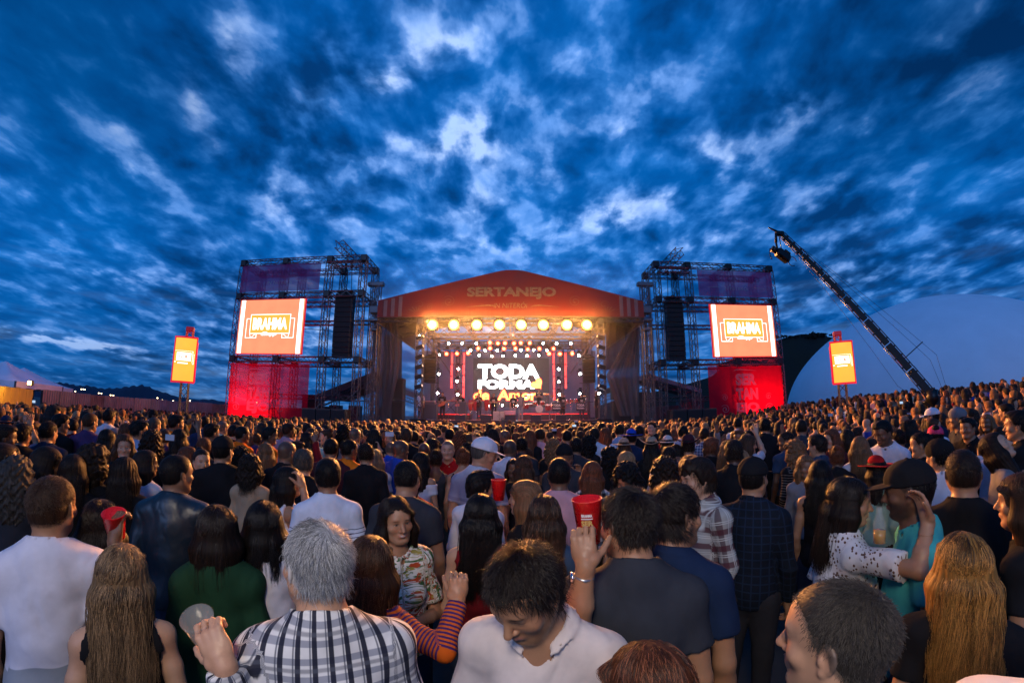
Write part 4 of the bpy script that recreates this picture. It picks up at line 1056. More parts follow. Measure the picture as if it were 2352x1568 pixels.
# smoke drifting round the stage lights
sm_ = bpy.data.materials.new('smoke'); sm_.use_nodes = True; nt = sm_.node_tree
for n in list(nt.nodes): nt.nodes.remove(n)
pv = nt.nodes.new('ShaderNodeVolumePrincipled'); pv.inputs['Color'].default_value = (1, 1, 1, 1); pv.inputs['Density'].default_value = .012; pv.inputs['Anisotropy'].default_value = .0
oo = nt.nodes.new('ShaderNodeOutputMaterial'); nt.links.new(pv.outputs[0], oo.inputs['Volume'])
MB().box((-.1, 31.0, 6.0), (18.5, 11.4, 11.6)).build('smoke', sm_, kind='stuff')
# ------------------------------------------------------------------ people: implicit bodies meshed with surface nets
f32 = np.float32


def axis(segs):
    """segs: list of (start, end, step) -> increasing coordinates"""
    out = [segs[0][0]]
    for a, b, h in segs:
        n = max(1, int(math.ceil((b - a) / h))); out += [a + (b - a) * (i + 1) / n for i in range(n)]
    return np.array(out, f32)


class Fld:
    def __init__(s, xs, ys, zs):
        s.ax = (xs, ys, zs); s.F = np.full((len(xs), len(ys), len(zs)), 0.5, f32)
    def sub(s, lo, hi):
        sl = []
        for a, l, h in zip(s.ax, lo, hi):
            i = max(int(np.searchsorted(a, l)) - 1, 0); j = min(int(np.searchsorted(a, h)) + 1, len(a)); sl.append(slice(i, j))
        sl = tuple(sl)
        if any(q.stop - q.start <= 0 for q in sl): return None, None
        X = s.ax[0][sl[0]][:, None, None]; Y = s.ax[1][sl[1]][None, :, None]; Z = s.ax[2][sl[2]][None, None, :]
        return sl, (X, Y, Z)
    def comb(s, sl, d, k, op):
        A = s.F[sl]
        if op == 'u':
            r = np.minimum(A, d)
            if k > 0: h = np.maximum(k - np.abs(A - d), 0) / k; r = r - h * h * (k / 4)
        elif op == 's':
            d = -d; r = np.maximum(A, d)
            if k > 0: h = np.maximum(k - np.abs(A - d), 0) / k; r = r + h * h * (k / 4)
        else: r = np.maximum(A, d)
        s.F[sl] = r
    def cap(s, a, b, ra, rb, k=.02, op='u', flat=False, sq=None):
        a = np.asarray(a, f32); b = np.asarray(b, f32); m = max(ra, rb) + .05 + k
        sl, g_ = s.sub(np.minimum(a, b) - m, np.maximum(a, b) + m)
        if sl is None: return
        X, Y, Z = g_; d = b - a; L2 = float(d @ d) + 1e-9
        px, py, pz = X - a[0], Y - a[1], Z - a[2]
        t = (px * d[0] + py * d[1] + pz * d[2]) / L2; tc_ = np.clip(t, 0, 1)
        dist = np.sqrt((px - tc_ * d[0]) ** 2 + (py - tc_ * d[1]) ** 2 + (pz - tc_ * d[2]) ** 2) - (ra + (rb - ra) * tc_)
        if flat: dist = np.maximum(dist, (t - 1) * math.sqrt(L2))
        s.comb(sl, dist.astype(f32), k, op)
    def ell(s, c, r, k=.02, R=None, op='u'):
        c = np.asarray(c, f32); r = np.asarray(r, f32); m = float(r.max()) + .05 + k
        if R is None:
            sl, g_ = s.sub(c - r - .05 - k, c + r + .05 + k)
        else: sl, g_ = s.sub(c - m, c + m)
        if sl is None: return
        X, Y, Z = g_; X = X - c[0]; Y = Y - c[1]; Z = Z - c[2]
        if R is not None:
            X, Y, Z = (R[0, 0] * X + R[1, 0] * Y + R[2, 0] * Z, R[0, 1] * X + R[1, 1] * Y + R[2, 1] * Z, R[0, 2] * X + R[1, 2] * Y + R[2, 2] * Z)
        q0 = np.sqrt((X / r[0]) ** 2 + (Y / r[1]) ** 2 + (Z / r[2]) ** 2) + 1e-6
        q1 = np.sqrt((X / r[0] ** 2) ** 2 + (Y / r[1] ** 2) ** 2 + (Z / r[2] ** 2) ** 2) + 1e-6
        s.comb(sl, (q0 * (q0 - 1) / q1).astype(f32), k, op)
    def cutz(s, z, above=True, k=0.0):
        Z = s.ax[2][None, None, :]; d = (Z - z) if above else (z - Z); s.F = np.maximum(s.F, d.astype(f32))
    def full(s): return s.ax[0][:, None, None], s.ax[1][None, :, None], s.ax[2][None, None, :]
    def mesh(s):
        F_ = s.F; F_[0] = F_[-1] = .5; F_[:, 0] = F_[:, -1] = .5; F_[:, :, 0] = F_[:, :, -1] = .5
        I = F_ < 0
        c = I[:-1, :-1, :-1].astype(np.int8)
        for dx_, dy_, dz_ in ((1, 0, 0), (0, 1, 0), (0, 0, 1), (1, 1, 0), (1, 0, 1), (0, 1, 1), (1, 1, 1)):
            c = c + I[dx_:I.shape[0] - 1 + dx_, dy_:I.shape[1] - 1 + dy_, dz_:I.shape[2] - 1 + dz_]
        act = (c > 0) & (c < 8); idx = np.argwhere(act); n = len(idx)
        if n == 0: return np.zeros((0, 3)), np.zeros((0, 4), int)
        i, j, k = idx.T; vid = np.full(act.shape, -1, np.int32); vid[i, j, k] = np.arange(n)
        xs, ys, zs = s.ax; corner = {}
        for a in (0, 1):
            for b in (0, 1):
                for d in (0, 1): corner[a, b, d] = (F_[i + a, j + b, k + d], xs[i + a], ys[j + b], zs[k + d])
        acc = np.zeros((n, 3)); cnt = np.zeros(n)
        for p, (f0, x0, y0, z0) in corner.items():
            for ax_ in range(3):
                if p[ax_]: continue
                q = list(p); q[ax_] = 1; f1, x1, y1, z1 = corner[tuple(q)]
                m = (f0 < 0) != (f1 < 0); t = np.where(m, f0 / np.where(m, f0 - f1, 1), 0)
                acc[:, 0] += m * (x0 + (x1 - x0) * t); acc[:, 1] += m * (y0 + (y1 - y0) * t); acc[:, 2] += m * (z0 + (z1 - z0) * t); cnt += m
        V = acc / cnt[:, None]; Q = []
        for ax_ in range(3):
            sl0 = [slice(1, -1)] * 3; sl0[ax_] = slice(0, -1); sl1 = list(sl0); sl1[ax_] = slice(1, None)
            A = I[tuple(sl0)]; B = I[tuple(sl1)]; e = np.argwhere(A != B)
            if not len(e): continue
            off = [1, 1, 1]; off[ax_] = 0; e = e + off; o1, o2 = [q for q in range(3) if q != ax_]
            def vv(da, db):
                w = e.copy(); w[:, o1] -= da; w[:, o2] -= db; return vid[w[:, 0], w[:, 1], w[:, 2]]
            q = np.stack([vv(0, 0), vv(1, 0), vv(1, 1), vv(0, 1)], 1)
            pos = I[e[:, 0], e[:, 1], e[:, 2]]
            if ax_ == 1: pos = ~pos
            q[~pos] = q[~pos][:, ::-1]; Q.append(q)
        return V, np.concatenate(Q)


def np_mesh(name, V, Q, mats, smooth=True, col=None, attrs=None, mi=None):
    me = bpy.data.meshes.new(name); n = len(V); m = len(Q); kk = Q.shape[1]
    me.vertices.add(n); me.vertices.foreach_set('co', np.asarray(V, f32).ravel())
    me.loops.add(m * kk); me.loops.foreach_set('vertex_index', Q.astype(np.int32).ravel())
    me.polygons.add(m); me.polygons.foreach_set('loop_start', np.arange(0, m * kk, kk, dtype=np.int32)); me.polygons.foreach_set('loop_total', np.full(m, kk, np.int32))
    for q in mats: me.materials.append(q)
    if mi is not None: me.polygons.foreach_set('material_index', mi.astype(np.int32))
    me.polygons.foreach_set('use_smooth', np.full(m, smooth, bool))
    me.update(calc_edges=True)
    if col is not None:
        a = me.color_attributes.new('Col', 'FLOAT_COLOR', 'POINT'); a.data.foreach_set('color', np.asarray(col, f32).ravel())
    for k, v_ in (attrs or {}).items():
        a = me.attributes.new(k, 'FLOAT_VECTOR', 'POINT'); a.data.foreach_set('vector', np.asarray(v_, f32).ravel())
    return me


def rotm(yaw=0, pitch=0, roll=0):
    """yaw about z (left positive), pitch (looking down positive), roll; degrees; face looks to +y"""
    y, p, r_ = (math.radians(q) for q in (yaw, pitch, roll))
    Rz = np.array([[math.cos(y), -math.sin(y), 0], [math.sin(y), math.cos(y), 0], [0, 0, 1]])
    Rx = np.array([[1, 0, 0], [0, math.cos(-p), -math.sin(-p)], [0, math.sin(-p), math.cos(-p)]])
    Ry = np.array([[math.cos(r_), 0, math.sin(r_)], [0, 1, 0], [-math.sin(r_), 0, math.cos(r_)]])
    return Rz @ Rx @ Ry


class Sk:
    """pose: joints in local coordinates, standing on z=0, facing +y, 1.76 m tall"""
    def __init__(s, sex='m', hyaw=0, hpitch=0, hroll=0, lean=0, arms=(None, None), build=1.0, seed=0, bend=(0, 0)):
        s.sex = sex; s.b = build; s.seed = seed
        s.R = rotm(hyaw, hpitch, hroll); s.lean = lean
        ln = math.radians(lean); s.off = lambda z: np.array([bend[0] * max(z - .95, 0), math.sin(ln) * max(z - .95, 0) + bend[1] * max(z - .95, 0), 0])
        nb = np.array([0, -.01, 1.47]) + s.off(1.47); s.neck = nb
        # the head swings about the top of the neck
        s.head = nb + np.array([0, .005, .065]) + s.R @ np.array([0, .022, .115])
        sw = .168 if sex == 'm' else .142; sw *= build ** .5
        s.sh = [np.array([sg * sw, -.012, 1.412]) + s.off(1.42) for sg in (-1, 1)]
        s.arms = []
        for k, sg in enumerate((-1, 1)):
            a = arms[k]
            if a is None: el = s.sh[k] + np.array([sg * .050, -.03, -.285]); wr = el + np.array([sg * .005, .07, -.25]); hd = dict(f=(0, .25, -1), n=(-sg, 0, 0), curl=28)
            else: el, wr, hd = np.array(a[0], float), np.array(a[1], float), a[2]
            s.arms.append((el, wr, hd))


def torso(F, s, g=0.0, kk=.05, fem=None):
    """torso volumes, grown by g"""
    b = s.b; o = s.off; G_ = lambda *r: tuple(q + g for q in r)
    if s.sex == 'm':
        F.ell(np.array([0, -.005, 1.27]) + o(1.27), G_(.150 * b, .100 * b, .19), kk); F.ell(np.array([0, .005, 1.07]) + o(1.07), G_(.132 * b, .098 * b, .19), kk)
        F.ell((0, -.01, .93), G_(.150 * b, .108 * b, .14), kk); F.ell(np.array([0, -.045, 1.33]) + o(1.33), G_(.13 * b, .06, .12), kk)
    else:
        F.ell(np.array([0, -.005, 1.28]) + o(1.28), G_(.130 * b, .090 * b, .19), kk); F.ell(np.array([0, .0, 1.08]) + o(1.08), G_(.118 * b, .088 * b, .18), kk)
        F.ell((0, -.012, .93), G_(.160 * b, .118 * b, .14), kk)
        for sg in (-1, 1): F.ell(np.array([sg * .07, .075, 1.25]) + o(1.25), G_(.054, .045, .055), .04)
    F.cap(s.sh[0] * (.85, 1, .995), s.sh[1] * (.85, 1, .995), .046 + g, .046 + g, kk)
    for k in (0, 1): F.cap(s.neck + (0, -.015, .02), s.sh[k] + np.array([0, -.005, .004]), .050 + g, .040 + g, kk)
    F.cap(np.array([0, -.04, 1.18]) + o(1.2), s.neck + (0, -.01, -.02), .08 + g, .055 + g, kk)


def legs(F, s, g=0.0, z0=.0):
    for sg in (-1, 1):
        F.cap((sg * .085, -.005, .92), (sg * .10, .01, .50), .088 * s.b + g, .056 + g, .03); F.cap((sg * .10, .01, .50), (sg * .105, -.02, .09), .055 + g, .038 + g, .02)
        if g == 0.0: F.cap((sg * .105, -.05, .045), (sg * .115, .13, .035), .045, .036, .02)


def hand(F, wr, hd, sg, s=1.0):
    f = np.array(hd['f'], float); f /= np.linalg.norm(f); n = np.array(hd['n'], float); n -= f * (n @ f); n /= np.linalg.norm(n)   # f: along the palm, n: out of the palm
    t = np.cross(f, n) * (1 if hd.get('thumb', None) is None else hd['thumb']) * sg
    P0 = wr
    F.ell(P0 + f * .048 * s, (.044 * s, .040 * s, .015 * s), .012, np.stack([f, t, n], 1)); F.cap(P0, P0 + f * .03 * s, .024 * s, .026 * s, .02)
    curl = hd.get('curl', 30); cu = curl if isinstance(curl, (list, tuple)) else [curl] * 4; spread = hd.get('spread', 0)
    for i, (w, L) in enumerate(((.030, .068), (.010, .076), (-.010, .071), (-.028, .056))):
        p = P0 + f * .086 * s + t * w * s; a = math.radians(cu[i]); sp = spread * (w / .03); d0 = f + t * math.tan(math.radians(sp)); d0 /= np.linalg.norm(d0); ang = 0; r = .0088 * s
        F.cap(P0 + f * .05 * s + t * w * .8 * s, p, .012 * s, .0098 * s, .008)
        for q, (lf, am) in enumerate(((.45, .7), (.31, 1.15), (.24, .8))):
            ang += a * am; d = d0 * math.cos(ang) + n * math.sin(ang); e = p + d * L * lf * s; F.cap(p, e, r, r * .92, .004); p = e; r *= .93
    ta = math.radians(hd.get('thumb_open', 42)); tn = math.radians(hd.get('thumb_in', 25))
    d = f * math.cos(ta) + t * math.sin(ta); d = d * math.cos(tn) + n * math.sin(tn); p = P0 + f * .018 * s + t * .026 * s; q = p + d * .042 * s
    F.cap(P0 + f * .02 * s, p, .017 * s, .016 * s, .012); F.cap(p, q, .0150 * s, .0112 * s, .012)
    d2 = d * .86 + f * .35 + n * hd.get('thumb_curl', .1); d2 /= np.linalg.norm(d2); q2 = q + d2 * .030 * s; F.cap(q, q2, .0108 * s, .0098 * s, .005); F.cap(q2, q2 + (d2 * .9 + n * .25) * .024 * s, .0098 * s, .0078 * s, .004)


def arm_bones(F, s, k, g=0.0, wrist=True):
    el, wr, hd = s.arms[k]; b = s.b ** .7 * (1 if s.sex == 'm' else .86)
    F.cap(s.sh[k], s.sh[k] + (el - s.sh[k]) * .45, .045 * b + g, .044 * b + g, .03); F.cap(s.sh[k] + (el - s.sh[k]) * .45, el, .048 * b + g, .038 * b + g, .02)
    F.cap(el, el + (wr - el) * .35, .039 * b + g, .040 * b + g, .02); F.cap(el + (wr - el) * .35, wr, .040 * b + g, .0255 * b + g, .02)


def head_sdf(F, s, fat=1.0, nose=1.0, smile=0.0, detail=True):
    R = s.R; H0 = s.head; fs = 1.0 if s.sex == 'm' else .955
    T = lambda x, y, z: H0 + R @ (np.array([x, y, z]) * fs)
    E = lambda c, r, k=.02, op='u', Q=None: F.ell(T(*c), tuple(q * fs for q in r), k, R if Q is None else R @ Q, op)
    C = lambda a, b, ra, rb, k=.02, op='u': F.cap(T(*a), T(*b), ra * fs, rb * fs, k, op)
    # neck
    nr = .056 if s.sex == 'm' else .044
    F.cap(s.neck + (0, 0, -.04), T(0, -.028, -.055), nr * s.b ** .6 * 1.08, nr, .045); F.cap(s.neck + (0, .02, -.02), T(0, .012, -.085), .042, .036, .03)
    E((0, -.018, .034), (.0765, .097, .086), .02); E((0, .012, .035), (.068, .082, .070), .03)
    E((0, .026, -.030), (.062 * fat, .064, .085), .03); E((0, -.03, -.02), (.066, .062, .06), .03)
    for sg in (-1, 1): C((sg * .058 * fat, -.005, -.048), (sg * .024 * fat, .060, -.098), .016, .017, .035)
    E((0, .070, -.098), (.026, .020, .017), .022)
    for sg in (-1, 1): E((sg * .043, .060, -.028), (.024 * fat, .020, .020), .022)
    if detail:
        C((-.034, .078, .024), (.034, .078, .024), .011, .011, .018)
        for sg in (-1, 1): E((sg * .031, .101, -.001), (.019, .016, .0125), .014, 's')
        for sg in (-1, 1): E((sg * .031, .0725, .0), (.0135, .0135, .0125), .003)
        for sg in (-1, 1): C((sg * .020, .084, .0075), (sg * .043, .080, .0065), .0046, .0040, .004); C((sg * .021, .083, -.0078), (sg * .042, .079, -.0075), .003, .003, .004)
        C((0, .088, .012), (0, .102 + .006 * nose, -.030), .0075, .0115, .012); E((0, .104 + .006 * nose, -.034), (.0115, .012, .0095), .006)
        for sg in (-1, 1): E((sg * .0125, .094, -.038), (.0078, .0095, .007), .005)
        sm = smile * .006
        E((0, .082, -.064), (.026, .016, .018), .012)
        for sg in (-1, 1):
            C((0, .0975, -.0595), (sg * (.021 + smile * .005), .086, -.062 + sm), .0046, .0024, .004); C((0, .0955, -.0695), (sg * (.019 + smile * .005), .085, -.0645 + sm), .0056, .0024, .004)
        C((-.019, .100, -.0642), (.019, .100, -.0642), .0016, .0016, .002, 's')
        E((0, .094, -.082), (.018, .010, .006), .01, 's')
        for sg in (-1, 1):
            Q = rotm(sg * 22, 0, 0) @ rotm(0, -12, 0)
            E((sg * .080, -.010, -.006), (.0075, .0205, .0315), .006, 'u', Q); E((sg * .0875, -.006, -.002), (.006, .0125, .0200), .004, 's', Q); E((sg * .0795, .004, -.010), (.006, .006, .010), .004, 'u', Q); E((sg * .078, -.001, -.034), (.007, .009, .009), .005)
    else:
        C((0, .085, .01), (0, .106, -.032), .008, .012, .012)
        for sg in (-1, 1): E((sg * .080, -.010, -.006), (.009, .02, .03), .006); E((sg * .031, .101, -.001), (.018, .016, .012), .016, 's')


def skin_cols(V, s, hairline=None, beard=0.0, lips=(.42, .13, .11), brow=(.03, .02, .015), hair=(.03, .02, .015), eyes_open=True, male=True, seed=0, teeth=False):
    """own colours of skin, lips, brows, eyes and shaved hair; alpha 1 = tinted by the skin tone of the object"""
    n = len(V); mul = np.ones((n, 3)); add = np.zeros((n, 3)); fs = 1.0 if s.sex == 'm' else .955
    L = ((V - s.head) @ s.R) / fs; x, y, z = L.T; ax_ = np.abs(x)
    nz = .5 + .5 * np.sin(V[:, 0] * 91 + 3 * np.sin(V[:, 2] * 57)) * np.sin(V[:, 1] * 83 + V[:, 2] * 71)
    mul *= (1 - .07 * nz)[:, None]; n2_ = np.sin(V[:, 0] * 23 + 2 * np.sin(V[:, 1] * 31)) * np.sin(V[:, 2] * 27 + V[:, 1] * 19); mul *= 1 + n2_[:, None] * np.array((.03, .07, .07))
    near_h = (np.abs(x) < .10) & (np.abs(y + .0) < .135) & (z < .15) & (z > -.135)
    def paint(w, c, tint=0.0):
        w = (np.clip(w, 0, 1) * near_h)[:, None]; c = np.array(c)
        if tint: mul[:] = mul * (1 - w + w * c)
        else: mul[:] = mul * (1 - w); add[:] = add * (1 - w) + c * w
    sm = lambda a, b, v_: np.clip((v_ - a) / (b - a), 0, 1)
    face = sm(.03, .05, y) * (np.abs(z) < .13)
    # warm cheeks, nose, ears
    paint(.35 * np.exp(-((ax_ - .042) ** 2 + (z + .028) ** 2) / .00045) * face, (1.0, .74, .70), 1.0)
    paint(.35 * np.exp(-(ax_ ** 2 + (z + .034) ** 2) / .0002) * face, (1.0, .75, .70), 1.0)
    if beard > 0:
        w = sm(-.030, -.050, z) * sm(-.01, .012, y) * (1 - .0 * z); w = np.maximum(w * sm(.125, .10, np.abs(z)), 0); w = np.maximum(w, sm(.02, -.01, y) * sm(.055, .068, ax_) * sm(.004, .016, y + .0) * sm(.03, .0, z) * sm(-.08, -.06, z))
        w *= 1 - np.exp(-(ax_ ** 2 / .0005 + (z + .062) ** 2 / .00009)); paint(w * beard * (.75 + .25 * nz), hair)
    if teeth: paint(np.exp(-((ax_ / .014) ** 4 + ((z + .0645) / .0030) ** 4)) * face * sm(.078, .084, y) * 0, (.7, .66, .6))
    lw = np.exp(-((ax_ / .021) ** 4 + ((z + .0642) / .0078) ** 4)) * face * sm(.078, .084, y); paint(lw * .75, lips)
    if teeth: paint(np.exp(-((ax_ / .0155) ** 4 + ((z + .0640 - .004 * (ax_ / .015) ** 2) / .0030) ** 4)) * face * sm(.076, .082, y), (.62, .58, .52))
    bw = np.exp(-(((ax_ - .032) / .0165) ** 4 + ((z - .0225 - .10 * (.032 - ax_) * 0 + .12 * np.maximum(ax_ - .036, 0)) / (.0046 if male else .0032)) ** 4)) * face * sm(.06, .07, y); paint(bw * .9, brow)
    ew = (ax_ - .031) / .0122; ez = (z + .0004) / (.0047 * (1 - .35 * np.clip((ax_ - .031) / .012, -1, 1) ** 2)); e = sm(1.15, .85, ew ** 2 + ez ** 2) * face * sm(.072, .078, y)
    if eyes_open:
        paint(e, (.36, .33, .30)); ir = sm(.0064, .0054, np.hypot(ax_ - .031, z - .0006)) * face * sm(.072, .078, y) * sm(1.2, .9, ez ** 2); paint(ir, (.025, .014, .008))
    lid = np.exp(-(((ax_ - .031) / .0145) ** 6 + ((z - (.0052 if eyes_open else .0)) / .0017) ** 2)) * face * sm(.070, .076, y); paint(lid * .85, (.02, .012, .01))
    if hairline is not None:
        w = sm(-.004, .006, z - hairline_z(y, ax_)) * hairline; paint(w * (.85 + .15 * nz), hair)
    return np.concatenate([mul, np.ones((n, 1))], 1), add


def hairline_z(y, ax_):
    h = np.interp(y, [-.12, -.085, -.045, -.022, -.004, .010, .024, .045, .065, .12], [-.060, -.062, -.052, -.032, .018, .004, .018, .058, .076, .080])
    return h + .0 * ax_


def tone_mat(name, rough, spec=.4, sss=0.0, bump=0.0, bscale=200, sheen=0.0):
    m = bpy.data.materials.new(name); m.use_nodes = True; nt = m.node_tree; q = G(nt); b = nt.nodes['Principled BSDF']
    a = q.node('ShaderNodeAttribute', attribute_name='Col'); oi = q.node('ShaderNodeObjectInfo')
    tin = q.mix(1.0, a.outputs['Color'], oi.outputs['Color'], 'MULTIPLY'); ad = q.node('ShaderNodeAttribute', attribute_name='own'); q.put(b.inputs['Base Color'], q.mix(1.0, tin, ad.outputs['Vector'], 'ADD'))
    b.inputs['Roughness'].default_value = rough; b.inputs['Specular IOR Level'].default_value = spec
    if sss: b.inputs['Subsurface Weight'].default_value = sss; b.inputs['Subsurface Radius'].default_value = (.012, .005, .003); b.inputs['Subsurface Scale'].default_value = 1.0
    t = q.node('ShaderNodeTexCoord').outputs['Object']; n = q.noise(t, bscale, 3, .6); q.put(b.inputs['Roughness'], q.mr(n, .3, .7, rough - .08, rough + .12, False))
    if bump: bn = q.node('ShaderNodeBump'); bn.inputs['Strength'].default_value = bump; bn.inputs['Distance'].default_value = .002; q.put(bn.inputs['Height'], n); q.put(b.inputs['Normal'], bn.outputs[0])
    if sheen: b.inputs['Sheen Weight'].default_value = sheen; b.inputs['Sheen Roughness'].default_value = .5
    return m


skin_m = tone_mat('skin', .46, .45, .0, .25, 140)


def cloth_mat(name='cloth', rough=.9, fold=1.0, weave=True, spec=.12):
    m = bpy.data.materials.new(name); m.use_nodes = True; nt = m.node_tree; q = G(nt); b = nt.nodes['Principled BSDF']
    oi = q.node('ShaderNodeObjectInfo'); t = q.node('ShaderNodeTexCoord').outputs['Object']
    n = q.noise(t, 9, 4, .6); f = q.mr(n, .25, .75, .82, 1.12, False); q.put(b.inputs['Base Color'], q.mix(1.0, oi.outputs['Color'], q.comb(f, f, f), 'MULTIPLY'))
    b.inputs['Roughness'].default_value = rough; b.inputs['Specular IOR Level'].default_value = spec
    tw = q.v('ADD', t, q.v('SCALE', q.noise(t, 4, 2, .5, out=1), c=.25))
    fo = q.noise(q.v('MULTIPLY', tw, (1.0, 1.0, .30)), 6.0, 2, .45, .4); fo2 = q.noise(q.v('MULTIPLY', tw, (1, 1, .5)), 15.0, 1, .4, .2); wv = q.noise(t, 700, 1, .5)
    h = q.m('ADD', q.m('ADD', q.m('MULTIPLY', fo, 1.0), q.m('MULTIPLY', fo2, .16)), q.m('MULTIPLY', wv, .012))
    bn = q.node('ShaderNodeBump'); bn.inputs['Strength'].default_value = .85 * fold; bn.inputs['Distance'].default_value = .034; q.put(bn.inputs['Height'], h); q.put(b.inputs['Normal'], bn.outputs[0])
    return m


cloth_m = cloth_mat(); denim_m = cloth_mat('denim', .8, .7); leather_m = cloth_mat('leather', .32, .9, spec=.6); knit_m = cloth_mat('knit', .95, 1.2)


def stripe(q, c, period, width, phase=0.0, soft=.06):
    f = q.m('FRACT', q.m('ADD', q.m('DIVIDE', c, period), phase)); d = q.m('ABSOLUTE', q.m('SUBTRACT', f, .5)); w = width / period / 2
    return q.mr(d, w + soft * .5, max(w - soft * .5, 0), 0, 1)


def pattern_mat(name, fn, rough=.9, spec=.12, fold=1.0):
    """printed or woven cloth; fn(q, u, v, w) -> colour; u, v: cloth coordinates in metres"""
    m = cloth_mat(name, rough, fold, spec=spec); nt = m.node_tree; q = G(nt); b = nt.nodes['Principled BSDF']
    a = q.node('ShaderNodeAttribute', attribute_name='cuv'); x, y, z = q.sep(a.outputs['Vector'])
    c = fn(q, x, y, a.outputs['Vector'])
    t = q.node('ShaderNodeTexCoord').outputs['Object']; f = q.mr(q.noise(t, 9, 4, .6), .25, .75, .85, 1.1, False)
    q.put(b.inputs['Base Color'], q.mix(1.0, c, q.comb(f, f, f), 'MULTIPLY'))
    return m


def hair_mat(name='hair', rough=.38, streak=1.0):
    m = bpy.data.materials.new(name); m.use_nodes = True; nt = m.node_tree; q = G(nt); b = nt.nodes['Principled BSDF']
    oi = q.node('ShaderNodeObjectInfo'); a = q.node('ShaderNodeAttribute', attribute_name='huv').outputs['Vector']
    st = q.noise(q.v('MULTIPLY', a, (1, 1, .05)), 160, 3, .7, .6); st2 = q.noise(q.v('MULTIPLY', a, (1, 1, .08)), 38, 3, .6, 1.0)
    f = q.m('ADD', q.mr(st, .25, .75, .35, 1.25, False), q.mr(st2, .3, .7, -.25, .45, False)); q.put(b.inputs['Base Color'], q.mix(1.0, oi.outputs['Color'], q.comb(f, f, f), 'MULTIPLY'))
    b.inputs['Roughness'].default_value = .55; b.inputs['Specular IOR Level'].default_value = .13
    bn = q.node('ShaderNodeBump'); bn.inputs['Strength'].default_value = .6; bn.inputs['Distance'].default_value = .004; q.put(bn.inputs['Height'], q.m('ADD', st, q.m('MULTIPLY', st2, 1.5))); q.put(b.inputs['Normal'], bn.outputs[0])
    return m


hair_m = hair_mat()


def strand_mat():
    m = bpy.data.materials.new('hair_strand'); m.use_nodes = True; nt = m.node_tree; q = G(nt); b = nt.nodes['Principled BSDF']
    oi = q.node('ShaderNodeObjectInfo'); a = q.node('ShaderNodeAttribute', attribute_name='tone'); 
    q.put(b.inputs['Base Color'], q.mix(1.0, oi.outputs['Color'], a.outputs['Color'], 'MULTIPLY'))
    b.inputs['Roughness'].default_value = .38; b.inputs['Specular IOR Level'].default_value = .34
    return m


strand_m = strand_mat()


def body_grid(s, hh, hb, x=.62, zmax=None, y0=-.42, y1=.48, legs_h=.03):
    hx, hy, hz = s.head; r = .115
    wr = [a[1] for a in s.arms] + [a[0] for a in s.arms]
    xm = max(x * .0 + .34, max(abs(w[0]) for w in wr) + .16); ya = min(-.22, min(w[1] for w in wr) - .15); yb = max(.26, max(w[1] for w in wr) + .17); zt = max(hz + .15, max(w[2] for w in wr) + .2)
    ya = min(ya, hy - .16); yb = max(yb, hy + .17)
    xs = axis([(-xm, hx - r, hb), (hx - r, hx + r, hh), (hx + r, xm, hb)]); ys = axis([(ya, hy - .13, hb), (hy - .13, hy + .14, hh), (hy + .14, yb, hb)])
    z1 = hz - .15; zs = axis([(-.02, .8, legs_h), (.8, z1, hb), (z1, hz + .14, hh), (hz + .14, zt + .02, hb)])
    return Fld(xs, ys, zs)


def make_body(s, hh=.0045, hb=.014, hands='fine', face=None, legs_h=.035, hand_h=.0038):
    face = face or {}
    F = body_grid(s, hh, hb, legs_h=legs_h); torso(F, s); legs(F, s)
    for k in (0, 1): arm_bones(F, s, k)
    coarse = [k for k in (0, 1) if not (hands == 'fine' or (isinstance(hands, (list, tuple)) and hands[k]))]
    for k in coarse: el, wr, hd = s.arms[k]; f = np.array(hd['f'], float); f /= np.linalg.norm(f); F.cap(wr, wr + f * .07, .028, .032, .02); F.cap(wr + f * .06, wr + f * .14, .03, .018, .02)
    head_sdf(F, s, face.get('fat', 1.0), face.get('nose', 1.0), face.get('smile', 0.0), detail=hh < .0085)
    V, Q = F.mesh(); Vs = [V]; Qs = [Q]; o = len(V)
    for k in (0, 1):
        if k in coarse: continue
        el, wr, hd = s.arms[k]; f = np.array(hd['f'], float); f /= np.linalg.norm(f); c = wr + f * .08; m = .125
        F2 = Fld(*[axis([(c[i] - m, c[i] + m, hand_h)]) for i in range(3)]); F2.cap(wr - (wr - el) * .35, wr, .033, .0262, .0); hand(F2, wr, hd, (-1, 1)[k])
        V2, Q2 = F2.mesh(); Vs.append(V2); Qs.append(Q2 + o); o += len(V2)
    V = np.concatenate(Vs); Q = np.concatenate(Qs)
    kw = {a: b for a, b in face.items() if a in ('hairline', 'beard', 'lips', 'brow', 'hair', 'eyes_open')}; kw['teeth'] = face.get('smile', 0) > .8
    col, own = skin_cols(V, s, male=s.sex == 'm', **kw)
    return np_mesh('body', V, Q, [skin_m], True, col, {'own': own})


